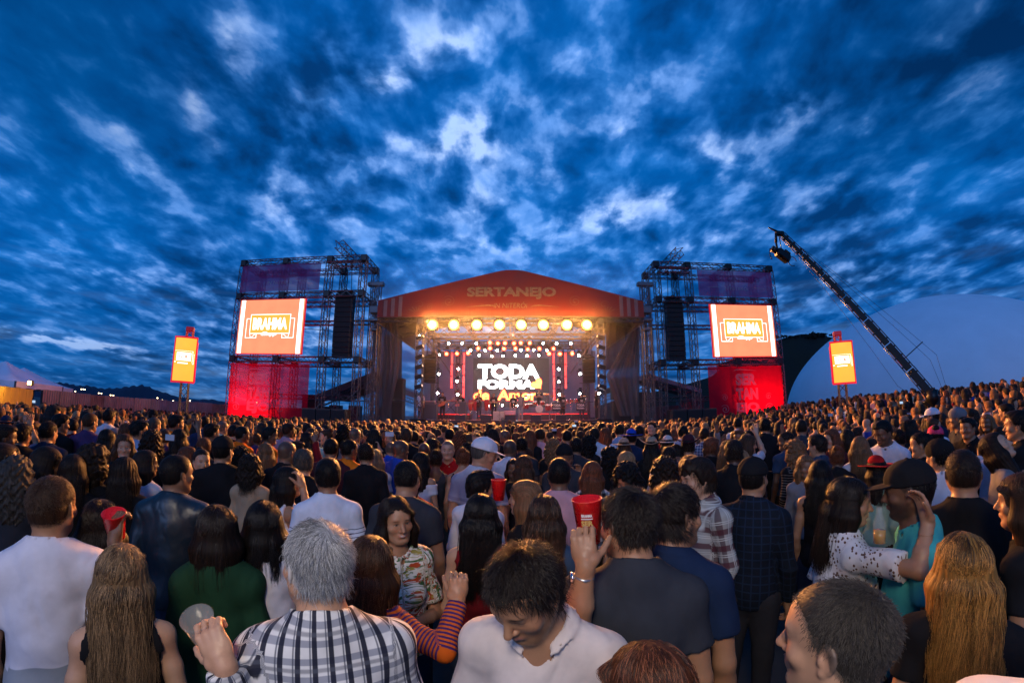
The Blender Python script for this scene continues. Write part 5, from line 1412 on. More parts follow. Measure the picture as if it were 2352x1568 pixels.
def cloth_uv(V, s):
    """unrolled cloth coordinates: around and along the torso or the nearest arm"""
    out = np.zeros_like(V); o = np.array([s.off(z) for z in V[:, 2]]) if s.lean else 0
    p = V - o; ang = np.arctan2(p[:, 0], -p[:, 1] + .02); out[:, 0] = p[:, 0] * .55 + ang * .07; out[:, 1] = p[:, 2]; out[:, 2] = p[:, 1]
    for k, sg in ((0, -1), (1, 1)):
        el, wr, _ = s.arms[k]; best = None
        for a, b, z0 in ((s.sh[k], el, 0), (el, wr, np.linalg.norm(el - s.sh[k]))):
            d = b - a; L = np.linalg.norm(d); d = d / L; t = np.clip((V - a) @ d, 0, L); q = V - a - t[:, None] * d; r = np.linalg.norm(q, axis=1)
            e1 = np.cross(d, (0, 1, .3)); e1 /= np.linalg.norm(e1); e2 = np.cross(d, e1); uu = np.arctan2(q @ e1, q @ e2) * .06
            if best is None: best = (r, uu, z0 + t)
            else: w = r < best[0]; best = (np.where(w, r, best[0]), np.where(w, uu, best[1]), np.where(w, z0 + t, best[2]))
        m = (best[0] < .085) & ((V[:, 0] * sg > s.sh[k][0] * sg + .0) | (best[2] > .13)); out[m, 0] = best[1][m] + sg * .5; out[m, 1] = 1.42 - best[2][m]
    return out


def wrinkle(F, amp, s, seed=0):
    X, Y, Z = F.full(); r = random.Random(seed); p = [r.uniform(0, 6.28) for _ in range(8)]
    ax_ = np.abs(X); m = np.exp(-((Z - 1.0) / .5) ** 2)
    w = np.sin(20 * (Z - .8 * ax_) + 2.0 * np.sin(6 * X + p[0]) + p[1] + 7 * Y) * .5 + np.sin(24 * X + 2.2 * np.sin(3 * Z + p[2]) + p[3]) * .5 * np.clip(1.5 - Z, 0, .6) / .5 + np.sin(13 * (X + .5 * Z) + 2 * np.sin(5 * Y + 4 * Z + p[4])) * .3
    F.F = (F.F + amp * w * .6).astype(f32)


def make_top(s, kind='tshirt', hb=.013, amp=.007, name='shirt', m=None, hem=None, sleeve=None, neck=.0, loose=.014, seed=0, uv=True):
    """kind: tshirt, long, tank, strap, off"""
    sleeve = sleeve if sleeve is not None else {'tshirt': .62, 'long': 9, 'polo': .62, 'tank': 0, 'strap': 0, 'off': .5}.get(kind, .6)
    wr = [a[1] for a in s.arms] + [a[0] for a in s.arms] if sleeve > 1 else [a[0] for a in s.arms]
    xm = max(.33, max(abs(w[0]) for w in wr) + .12); ya = min(-.24, min(w[1] for w in wr) - .1); yb = max(.25, max(w[1] for w in wr) + .12); zt = max(1.62, max(w[2] for w in wr) + .1); zt += abs(s.off(1.5)[2])
    F = Fld(axis([(-xm, xm, hb)]), axis([(ya + min(s.off(1.5)[1], 0), yb + max(s.off(1.5)[1], 0), hb)]), axis([(.68, zt, hb)]))
    torso(F, s, loose, .06)
    if s.sex == 'm' or kind in ('long', 'tshirt', 'polo'):
        F.cap(np.array([0, 0, 1.22]) + s.off(1.22), (0, -.005, .80), .135 * s.b + loose, .15 * s.b + loose, .06) if False else F.ell(np.array([0, -.002, 1.02]) + s.off(1.02), ((.138 if s.sex == 'm' else .122) * s.b + loose * 1.2, (.104 if s.sex == 'm' else .092) * s.b + loose, .32), .06)
    hemz = hem if hem is not None else (.84 if s.sex == 'm' else .90)
    if sleeve > 0:
        for k in (0, 1):
            el, w_, hd = s.arms[k]; A = s.sh[k]; b = s.b ** .7 * (1 if s.sex == 'm' else .88)
            if sleeve <= 1: F.cap(A, A + (el - A) * sleeve, .048 * b + loose * .5, .050 * b + loose * 1.0, .03, flat=True)
            else: F.cap(A, el, .048 * b + loose * .5, .043 * b + loose * .7, .03); F.cap(el, el + (w_ - el) * (.97 if sleeve > 1.5 else sleeve - 1), .046 * b + loose * .6, .033 * b + loose * .6, .02, flat=True)
    if amp: wrinkle(F, amp, s, seed)
    F.cutz(hemz, above=False)
    # neck opening with a ribbed collar
    nb = s.neck; r_ = .062 + neck; ringp = []
    if kind in ('tshirt', 'long', 'polo'):
        xs_, ys_, zs_ = F.ax
        for q in range(30):
            a = 2 * math.pi * q / 30; zz_ = np.linspace(nb[2] - .09, nb[2] + .12, 60); rr_ = r_ + .05 * np.clip((zz_ - nb[2]) / .2, -.2, 1); X_ = nb[0] + rr_ * math.cos(a); Y_ = nb[1] + .013 + rr_ * math.sin(a)
            ii = np.clip(np.searchsorted(xs_, X_), 0, len(xs_) - 1); jj = np.clip(np.searchsorted(ys_, Y_), 0, len(ys_) - 1); kk_ = np.clip(np.searchsorted(zs_, zz_), 0, len(zs_) - 1); v_ = F.F[ii, jj, kk_]
            w_ = np.where(v_ < 0)[0]; k0 = w_[-1] if len(w_) else 30; ringp.append(np.array([X_[k0], Y_[k0], zz_[k0]]))
        for _ in range(3): ringp = [np.array([p_[0], p_[1], (a_[2] + 2 * p_[2] + b_[2]) / 4]) for a_, p_, b_ in zip(ringp[-1:] + ringp[:-1], ringp, ringp[1:] + ringp[:1])]
    F.cap(nb + np.array([0, .012, -.03]), nb + np.array([0, .02, .2]), r_, r_ + .05, .008, 's')
    cr_ = .009 if kind != 'polo' else .011
    for a_, b_ in zip(ringp, ringp[1:] + ringp[:1]):
        F.cap(a_, b_, cr_, cr_, .006)
        if kind == 'polo': o_ = (a_ - nb) * (1, 1, 0) * .26; oz = np.array((0, 0, -.010)); F.cap(a_ + o_ + oz, b_ + o_ + oz, .007, .007, .006)
    if kind == 'polo': F.cap(nb + np.array([0, .085, -.01]), nb + np.array([0, .135, -.13]), .036, .004, .004, 's')
    if kind in ('tank', 'strap'):
        for k in (0, 1): F.cap(s.sh[k] + np.array([(-1, 1)[k] * .055, 0, -.06]), s.sh[k] + np.array([(-1, 1)[k] * .05, 0, .15]), .085, .095, 0, 's')
        F.cap(nb + np.array([0, -.03, -.02 if kind == 'tank' else -.10]), nb + np.array([0, -.03, .2]), .085, .12, 0, 's')
    if kind == 'off': X, Y, Z = F.full(); F.F = np.maximum(F.F, (Z - 1.40 + .25 * (Y * 0)).astype(f32))
    V, Q = F.mesh()
    at = {'cuv': cloth_uv(V, s)} if uv else None
    return np_mesh(name, V, Q, [m or cloth_m], True, None, at)


def make_trousers(s, hb=.022, m=None, name='trousers', top=.98):
    F = Fld(axis([(-.24, .24, hb)]), axis([(-.2, .2, hb)]), axis([(.0, 1.02, hb * 1.3)])); b = s.b
    F.ell((0, -.012, .93), (.168 * b, .124 * b, .15), .05)
    for sg in (-1, 1): F.cap((sg * .088, -.008, .90), (sg * .10, .008, .50), .098 * b, .068, .03); F.cap((sg * .10, .008, .50), (sg * .105, -.018, .08), .068, .056, .03, flat=True)
    F.cutz(top); V, Q = F.mesh()
    return np_mesh(name, V, Q, [m or denim_m], True)


# ---------------------------------------------------------------- hair, built in head coordinates (head centre = origin)
def hair_mesh(style, seed=0, h=.006, name='hair', vol=1.0, length=.0, amx=1.0):
    """styles: short, crop, fringe, long, longwavy, curly, bob, bun, pony, tuft"""
    r = random.Random(seed); p = [r.uniform(0, 6.28) for _ in range(8)]
    zb = {'short': -.10, 'crop': -.10, 'fringe': -.11, 'bun': -.10, 'pony': -.42, 'bob': -.21, 'curly': -.34, 'long': -.42, 'longwavy': -.44}[style] - length
    wide = .22 if style == 'curly' else .17
    F = Fld(axis([(-wide, wide, h)]), axis([(-.26, .15, h)]), axis([(zb - .03, .21 if style in ('curly', 'bun') else .155, h)]))
    X, Y, Z = F.full()
    t = {'short': .011, 'crop': .005, 'fringe': .018, 'bun': .007, 'pony': .008, 'bob': .016, 'curly': .036, 'long': .013, 'longwavy': .018}[style] * vol
    F.ell((0, -.018, .034), (.0765 + t, .097 + t, .086 + t), .0); F.ell((0, .012, .038), (.068 + t * .8, .082 + t * .7, .070 + t), .02)
    F.ell((0, -.032, -.02), (.067 + t, .063 + t, .062 + t * .6), .03)
    if style in ('short', 'fringe'): F.ell((.012, .048, .088), (.052, .045, .030 * vol), .03)
    Zr = np.broadcast_to(Z, F.F.shape); hz = hairline_z(np.broadcast_to(Y, F.F.shape), 0)
    edge = (.0 if style == 'crop' else 1) * (.003 * np.sin(X * 300 + p[0]) + .002 * np.sin(X * 131 + Y * 170 + p[1]))
    F.F = np.maximum(F.F, ((hz + edge - Zr) * .7).astype(f32))
    long_ = style in ('long', 'longwavy', 'bob', 'curly')
    if style == 'fringe':
        for q in range(7): x = -.055 + q * .018; F.cap((x * .7, .055, .115), (x + .006, .098 - abs(x) * .45, .046 - (q % 3) * .006), .020, .010, .012)
        for sg in (-1, 1): F.cap((sg * .07, .02, .06), (sg * .082, .005, -.02), .020, .014, .02); F.cap((sg * .05, -.08, .0), (sg * .045, -.085, -.075), .03, .02, .03)
    if long_:
        ze = zb + .03; back = {'bob': .03, 'curly': .06}.get(style, .036)
        for q in range(9):
            a = math.radians(-112 + q * 28); sx, sy = math.sin(a), -math.cos(a); w = 1.0 + .12 * r.random()
            top = (sx * .070, sy * .085 - .012, .03); mid = (sx * .088 * w, sy * .088 - .016, -.07); en = (sx * (.085 + .02 * r.random()), min(sy * .075 - .035, .02), ze + .05 * r.random() + (.05 * abs(sx) if style != 'bob' else 0))
            F.cap(top, mid, .018 + t * .5, .024 + t * .6, .03); F.cap(mid, en, .024 + t * .6, (.022 if style != 'bob' else .026) + t * .2, .035)
        F.ell((0, -.075, (zb) * .5), (.075, back + .01, -zb * .55), .04)
        # keep the face free
        F.ell((0, .112, -.040), (.062, .075, .112), .012, None, 's')
    if style in ('pony', 'bun'):
        if style == 'pony': F.cap((0, -.105, .055), (0, -.150, .02), .026, .03, .02); F.cap((0, -.150, .02), (0, -.125, -.16), .032, .034, .02); F.cap((0, -.125, -.16), (0, -.11, -.36 - length), .033, .012, .02)
        else: F.ell((0, -.085, .105), (.042, .042, .038), .012)
    am = {'curly': .010, 'longwavy': .004, 'crop': .0006, 'short': .0020, 'fringe': .003}.get(style, .0013) * amx
    if style == 'curly': F.F = (F.F + am * (np.sin(95 * X + p[0] + 2 * np.sin(60 * Z)) * np.sin(88 * Y + p[1]) + .8 * np.sin(105 * Z + p[2] + 3 * np.sin(70 * X)))).astype(f32)
    elif long_ or style == 'pony':
        A = np.arctan2(X, -(Y + .01)); wob = (2.0 if style == 'longwavy' else .6) * np.sin(20 * Z + 3 * A + p[0]); F.F = (F.F + am * (np.sin(26 * A + wob + p[1]) + .6 * np.sin(57 * A + 1.6 * wob + p[2]))).astype(f32)
    else: F.F = (F.F + am * (np.sin(120 * X + 60 * Y + p[0]) * np.sin(90 * Z + 70 * Y + p[1]) + .7 * np.sin(170 * X - 90 * Z + p[2]))).astype(f32)
    V, Q = F.mesh()
    A = np.arctan2(V[:, 0], -(V[:, 1] + .01)); hu = np.stack([np.where(V[:, 2] > .02, V[:, 0], A * .085), np.where(V[:, 2] > .02, np.arctan2(V[:, 1], V[:, 2] + .02) * .012, 0), V[:, 2] + V[:, 1] * .6], 1)
    return np_mesh(name, V, Q, [hair_m], True, None, {'huv': hu})


def strand_curves(name, P_, rad, tone, m):
    """P_: (N, K, 3) points"""
    N_, K, _ = P_.shape; hc_ = bpy.data.hair_curves.new(name); hc_.add_curves([K] * N_)
    hc_.attributes['position'].data.foreach_set('vector', P_.astype(f32).ravel())
    ra = hc_.attributes.get('radius') or hc_.attributes.new('radius', 'FLOAT', 'POINT'); rr = (rad * np.linspace(1, .35, K))[None, :] * np.ones((N_, 1)) if np.isscalar(rad) else rad
    ra.data.foreach_set('value', rr.astype(f32).ravel())
    ta = hc_.attributes.new('tone', 'FLOAT_COLOR', 'CURVE'); ta.data.foreach_set('color', tone.astype(f32).ravel()); hc_.materials.append(m)
    return hc_


HAIR_E = [((0, -.018, .034), (.0765, .097, .086)), ((0, .012, .035), (.068, .082, .070)), ((0, -.03, -.02), (.068, .064, .062)), ((0, .026, -.03), (.062, .064, .085))]


def push_out(p, t, extra=()):
    for c, r_ in list(HAIR_E) + list(extra):
        c = np.array(c); r2 = np.array(r_) + t; q = (p - c) / r2; L = np.linalg.norm(q, axis=-1, keepdims=True); p = np.where(L < 1, c + q / np.maximum(L, 1e-6) * r2, p)
    return p


def strands(style, n=5000, seed=0, length=.04, rad=.0005, part=0.0, wave=0.0, bald=0.0, crown=(.0, -.075, .10), fall=None, body=(), tone_fn=None, thick=.006, spread=.35, cover=None, K=None, spike=.35):
    """hair strands in head coordinates. short: combed round the crown; long: drawn down by gravity over head and back"""
    r = np.random.default_rng(seed); N0 = int(n * 2.3); d = r.normal(size=(N0, 3)); d /= np.linalg.norm(d, axis=1, keepdims=True)
    c, rr = np.array(HAIR_E[0][0]), np.array(HAIR_E[0][1]); root = c + d * rr; root = push_out(root, 0.0)
    low = r.random(N0) < .22; dl = d.copy(); root[low] = push_out(np.array(HAIR_E[2][0]) + d[low] * np.array(HAIR_E[2][1]), 0.0)
    hz = hairline_z(root[:, 1], np.abs(root[:, 0])); ok = root[:, 2] > hz + r.normal(0, .003, N0)
    if bald: bd = np.linalg.norm((root - np.array((.015, -.055, .112))) / np.array((.038, .055, .05)), axis=1); ok &= (bd > 1) | (r.random(N0) > bald)
    root = root[ok][:n]; N_ = len(root); nrm = (root - c) / rr ** 2; nrm /= np.linalg.norm(nrm, axis=1, keepdims=True)
    short = style == 'short'; K = K or (6 if short else 16); P_ = np.zeros((N_, K, 3)); P_[:, 0] = root
    L = length * (1 + .3 * r.normal(size=N_)).clip(.4, 1.7) if short else length * (1 - .12 * r.random(N_))
    if short:
        cr_ = np.array(crown); flow = root - cr_; flow -= nrm * np.sum(flow * nrm, 1, keepdims=True); flow /= np.linalg.norm(flow, axis=1, keepdims=True) + 1e-6
        sw = np.cross(nrm, flow); flow = flow + sw * .45; flow[:, 2] -= .25; dirn = flow + nrm * spike + r.normal(0, spread * .5, (N_, 3))
    else:
        side = np.sign(root[:, 0] - part + 1e-4)[:, None]; dirn = np.concatenate([side * .9, np.full((N_, 1), -.25), np.full((N_, 1), .0)], 1); backw = root[:, 1] < -.02; dirn[backw] = np.array([0, -.8, .1]) + side[backw] * np.array([.45, 0, 0])
        dirn = dirn - nrm * np.sum(dirn * nrm, 1, keepdims=True) + nrm * .12 + r.normal(0, .10, (N_, 3))
    dirn /= np.linalg.norm(dirn, axis=1, keepdims=True); p = root.copy(); ph = r.uniform(0, 6.28, N_); layer = thick * r.random((N_, 1)); step = (L / (K - 1))[:, None]; fly = (r.random((N_, 1)) < .07) * r.random((N_, 1)) * .022; tmax = fly + (.004 + (.004 + spike * .030) * r.random((N_, 1)) ** 1.5) if short else (.008 + thick * 1.1 * r.random((N_, 1)))
    gdir = np.array(fall if fall is not None else (0, 0, -1.0)); clump = r.integers(0, 60, N_); cph = r.uniform(0, 6.28, 60)[clump]; cdx = r.normal(0, 1, (60, 3))[clump]
    dirn += (fly > 0) * r.normal(0, .25, (N_, 3))
    for k in range(1, K):
        if short: dirn = dirn + np.array((0, 0, -.05)) + r.normal(0, .06, (N_, 3)) + cdx * .06
        else:
            dirn = dirn * .62 + gdir * .42 + cdx * .018
            if wave: dirn[:, 0] += wave * np.sin(k * 1.25 + cph); dirn[:, 1] += wave * np.cos(k * 1.1 + cph * 1.3) * .6
        dirn /= np.linalg.norm(dirn, axis=1, keepdims=True); p = p + dirn * step; p = push_out(p, layer + .002, body)
        # lie close to the head, hang close to the neck
        q_ = p - c; L_ = np.linalg.norm(q_ / (rr + tmax), axis=1, keepdims=True); nearh = (p[:, 2:3] > -.02)
        p = np.where((L_ > 1) & nearh, c + q_ / np.maximum(L_, 1e-6), p)
        if not short:
            hx = p[:, 0]; hy_ = p[:, 1] + .03; hr = np.hypot(hx, hy_); f_ = np.minimum(1, (.100 + tmax[:, 0] * 1.4 + np.maximum(-p[:, 2] - .1, 0) * .10) / np.maximum(hr, 1e-5)); p[:, 0] = hx * f_; p[:, 1] = hy_ * f_ - .03; p = push_out(p, layer * .4 + .002, body)
        if not short: # stay clear of the face
            m = (p[:, 1] > .045) & (np.abs(p[:, 0]) < .068) & (p[:, 2] < .062); p[m, 0] = np.sign(p[m, 0] + 1e-5) * (.068 + .01 * r.random(m.sum())); p[:, 1] = np.where((p[:, 2] < -.02) & (p[:, 1] > .03), .03, p[:, 1])
        P_[:, k] = p
    br = (.40 + .85 * r.random(N_) + .30 * np.sin(cph * 3)); tone = np.ones((N_, 4)); tone[:, :3] = br[:, None]
    if tone_fn is not None: tone[:, :3] *= tone_fn(root, r)
    return strand_curves('strands', P_, rad, tone, strand_m)


def cap_mesh(kind='cap', h=.006):
    """kinds: cap, straw, cowboy, beanie"""
    F = Fld(axis([(-.24, .24, h)] if kind != 'cap' else [(-.12, .12, h)]), axis([(-.26, .28, h)]), axis([(-.04, .24, h)]))
    if kind in ('cap', 'beanie'):
        F.ell((0, -.012, .048), (.092, .113, .094), 0); X, Y, Z = F.full(); F.F = np.maximum(F.F, (.030 - .10 * Y * 0 + .12 * (-Y) * .35 - Z).astype(f32) if kind == 'cap' else (.005 - Z).astype(f32))
        if kind == 'cap':
            G2 = Fld(*F.ax); X, Y, Z = G2.full(); cz = .040 - 1.1 * X * X - .18 * (Y - .09); d = np.maximum(np.maximum(np.abs(Z - cz) - .004, np.sqrt((X / .082) ** 2 + ((Y - .08) / .105) ** 2) * .09 - .09), .05 - Y); F.F = np.minimum(F.F, d.astype(f32))
            F.ell((0, -.012, .143), (.008, .008, .005), .003)
    else:
        F.ell((0, -.012, .09), (.082, .10, .075 if kind == 'straw' else .085), 0); X, Y, Z = F.full()
        if kind == 'cowboy': F.ell((0, -.012, .185), (.020, .09, .030), .02, None, 's')
        F.F = np.maximum(F.F, (.045 - Z).astype(f32)); G2 = Fld(*F.ax); X, Y, Z = G2.full(); rr = np.sqrt((X / .19) ** 2 + ((Y + .01) / .21) ** 2)
        cz = .052 + (2.6 * X * X if kind == 'cowboy' else .25 * X * X - .2 * Y * Y); d = np.maximum(np.abs(Z - cz) - .005, (rr - 1) * .15); F.F = np.minimum(F.F, d.astype(f32))
    V, Q = F.mesh(); return np_mesh('hat', V, Q, [cloth_m], True, None, {'cuv': V})
# ------------------------------------------------------------------ cloth patterns
def rgb(q, c): return (*c, 1)
def m_plaid(q, x, y, w):
    base = q.mix(0.0, (.62, .62, .62), (.62, .62, .62)); g1 = stripe(q, y, .042, .016); g2 = stripe(q, x, .042, .010, .25)
    c = q.mix(q.m('MULTIPLY', g1, .75), base, (.16, .18, .24)); c = q.mix(q.m('MULTIPLY', stripe(q, x, .042, .013), .97), c, (.012, .014, .030)); c = q.mix(q.m('MULTIPLY', stripe(q, x, .042, .004, .27), .8), c, (.05, .06, .09)); c = q.mix(q.m('MULTIPLY', stripe(q, y, .084, .010, .5), .6), c, (.08, .09, .12)); return c
def m_lines(q, x, y, w):
    f = q.m('MULTIPLY', stripe(q, y, .026, .005), q.m('LESS_THAN', y, 1.33)); return q.mix(f, (.60, .64, .74), (.03, .04, .09))
def m_bands(q, x, y, w):
    c = q.mix(q.m('MULTIPLY', stripe(q, y, .052, .026), q.m('LESS_THAN', y, 1.31)), (.62, .63, .68), (.13, .12, .19)); return q.mix(stripe(q, y, 10.0, .065, .5 - .1355), c, (.17, .17, .26))
def m_check(q, x, y, w):
    a = stripe(q, x, .075, .037, 0, .03); b = stripe(q, y, .075, .037, 0, .03); c = q.mix(a, (.58, .58, .60), (.16, .17, .2)); return q.mix(b, c, q.mix(a, (.16, .17, .2), (.012, .012, .018)))
def m_floral(q, x, y, w):
    n1 = q.noise(w, 16, 3, .6, 2.0); n2 = q.noise(q.v('ADD', w, (3, 5, 1)), 20, 3, .6, 2.5); n3 = q.noise(q.v('ADD', w, (7, 2, 4)), 26, 2, .6, 2)
    c = q.mix(q.mr(n1, .50, .56), (.66, .64, .56), (.05, .12, .04)); c = q.mix(q.mr(n2, .54, .60), c, (.38, .06, .02)); return q.mix(q.mr(n3, .60, .66), c, (.32, .26, .06))
def m_sweater(q, x, y, w):
    f = q.m('ADD', y, q.m('MULTIPLY', q.noise(w, 40, 2, .5), .004)); return q.mix(stripe(q, f, .016, .0075, 0, .2), (.045, .02, .12), (.48, .10, .012))
def m_burg(q, x, y, w):
    a = stripe(q, x, .10, .035); b = stripe(q, y, .10, .035); c = q.mix(a, (.34, .34, .31), (.13, .10, .10)); c = q.mix(q.m('MULTIPLY', b, .85), c, (.085, .022, .032)); l = q.m('MAXIMUM', stripe(q, x, .10, .003, .5), stripe(q, y, .10, .003, .5)); l2 = q.m('MAXIMUM', stripe(q, x, .10, .003, .38), stripe(q, y, .10, .003, .38)); return q.mix(q.m('MAXIMUM', l, l2), c, (.55, .55, .5))
def m_lace(q, x, y, w):
    v_ = q.node('ShaderNodeTexVoronoi'); v_.inputs['Scale'].default_value = 55; q.put(v_.inputs['Vector'], w); h = q.m('LESS_THAN', v_.outputs['Distance'], .36); band = q.m('MAXIMUM', q.mr(q.noise(w, 7, 1, .5), .5, .56), stripe(q, y, .12, .05)); return q.mix(q.m('MULTIPLY', h, band), (.62, .61, .62), (.13, .07, .05))
def m_darkplaid(q, x, y, w): return q.mix(q.m('MAXIMUM', stripe(q, x, .05, .008), stripe(q, y, .05, .008)), (.008, .012, .020), (.012, .022, .045))
def m_blueplaid(q, x, y, w): return q.mix(q.m('MULTIPLY', q.m('ADD', stripe(q, x, .045, .018), stripe(q, y, .045, .018)), .5), (.03, .05, .12), (.35, .40, .50))
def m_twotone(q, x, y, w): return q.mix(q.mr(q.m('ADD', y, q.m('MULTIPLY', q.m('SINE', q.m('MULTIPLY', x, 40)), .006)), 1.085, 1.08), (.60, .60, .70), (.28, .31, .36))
def m_hstripe(q, x, y, w): return q.mix(stripe(q, y, .03, .007), (.012, .012, .015), (.16, .15, .15))
def m_leather(q, x, y, w): return q.mix(0.0, (.010, .018, .026), (.010, .018, .026))
PM = {k: pattern_mat('cloth_' + k, fn, **kw) for k, fn, kw in (('plaid', m_plaid, {}), ('lines', m_lines, {}), ('bands', m_bands, {}), ('check', m_check, {}), ('floral', m_floral, dict(rough=.6)), ('sweater', m_sweater, {}), ('burgundy', m_burg, {}), ('lace', m_lace, {}),
      ('darkplaid', m_darkplaid, {}), ('blueplaid', m_blueplaid, {}), ('twotone', m_twotone, {}), ('hstripe', m_hstripe, {}), ('leather', m_leather, dict(rough=.34, spec=.6)))}

# ------------------------------------------------------------------ placing people
SKIN = dict(light=(.47, .265, .165), tan=(.35, .178, .098), mid=(.24, .115, .063), brown=(.14, .066, .035), dark=(.085, .040, .024))
HAIR = dict(black=(.007, .005, .0045), dark=(.016, .0095, .0065), brown=(.048, .023, .012), auburn=(.11, .036, .016), chestnut=(.15, .075, .035), blonde=(.25, .155, .08), gold=(.36, .18, .045), grey=(.36, .37, .39), salt=(.050, .043, .037))
TOPC = dict(white=(.60, .60, .66), cream=(.56, .49, .46), black=(.010, .010, .012), charcoal=(.030, .034, .045), navy=(.010, .022, .060), blue=(.015, .06, .40), sky=(.22, .32, .50), red=(.38, .010, .012), darkred=(.16, .010, .014), orange=(.70, .16, .010), pink=(.50, .27, .31), maroon=(.055, .014, .022),
            green=(.012, .045, .022), teal=(.05, .34, .34), purple=(.06, .035, .11), beige=(.34, .25, .17), grey=(.16, .16, .18), denim=(.035, .065, .12), olive=(.06, .06, .03), hotpink=(.60, .05, .14), yellow=(.5, .4, .1), mint=(.3, .5, .42))
TRC = [(.02, .03, .06), (.012, .012, .014), (.05, .07, .11), (.03, .03, .035), (.04, .03, .022)]
PEOPLE = []      # (root, world head, label)


def attach_head(o, s, parent):
    o.parent = parent; k = 1.0 if s.sex == 'm' else .955; M = Matrix.Identity(4)
    for i in range(3):
        for j in range(3): M[i][j] = float(s.R[i][j]) * k
        M[i][3] = float(s.head[i])
    o.matrix_local = M
    return o


def frame_for(px, py, d, vy, s, smin=.90, smax=1.09):
    """ground position, turn and size that put the head centre at the given place"""
    vx, vy_ = px / 1.7007, py / 1.7007; W = PD(vx, vy_, d); hz = float(s.head[2]); k = W.z / hz
    if k < smin or k > smax:
        k2 = min(max(k, smin), smax); dz_ = ray(vx, vy_)[2]
        if abs(dz_) > .02: d2 = (k2 * hz - H) / dz_; d2 = min(max(d2, d * .8), d * 1.25); W = PD(vx, vy_, d2)
        k = min(max(W.z / hz, smin), smax)
    yaw = math.radians(vy) - math.atan2(W.x, W.y); h = s.head; c, sn = math.cos(yaw), math.sin(yaw)
    loc = Vector((W.x - k * (c * h[0] - sn * h[1]), W.y - k * (sn * h[0] + c * h[1]), 0.0))
    return loc, yaw, k, W


KD = [1.0]


def to_local(fr, px, py, d):
    d = d * KD[0]
    loc, yaw, k, W = fr; w = PD(px / 1.7007, py / 1.7007, d) - loc; c, sn = math.cos(-yaw), math.sin(-yaw)
    return np.array([(c * w.x - sn * w.y) / k, (sn * w.x + c * w.y) / k, w.z / k])


def dir_local(fr, v_):
    c, sn = math.cos(-fr[1]), math.sin(-fr[1]); return np.array([c * v_[0] - sn * v_[1], sn * v_[0] + c * v_[1], v_[2]])


def ring(name, a, axis_, r, thick, m, parent, n=20, w=None):
    """bracelet or watch band: a short closed band round an axis"""
    q = Vector(axis_).to_track_quat('Z', 'Y').to_matrix(); w = w or thick
    return MB().lathe(a, [(r, -w), (r + thick, -w), (r + thick, w), (r, w)], n, q).build(name, m, parent)


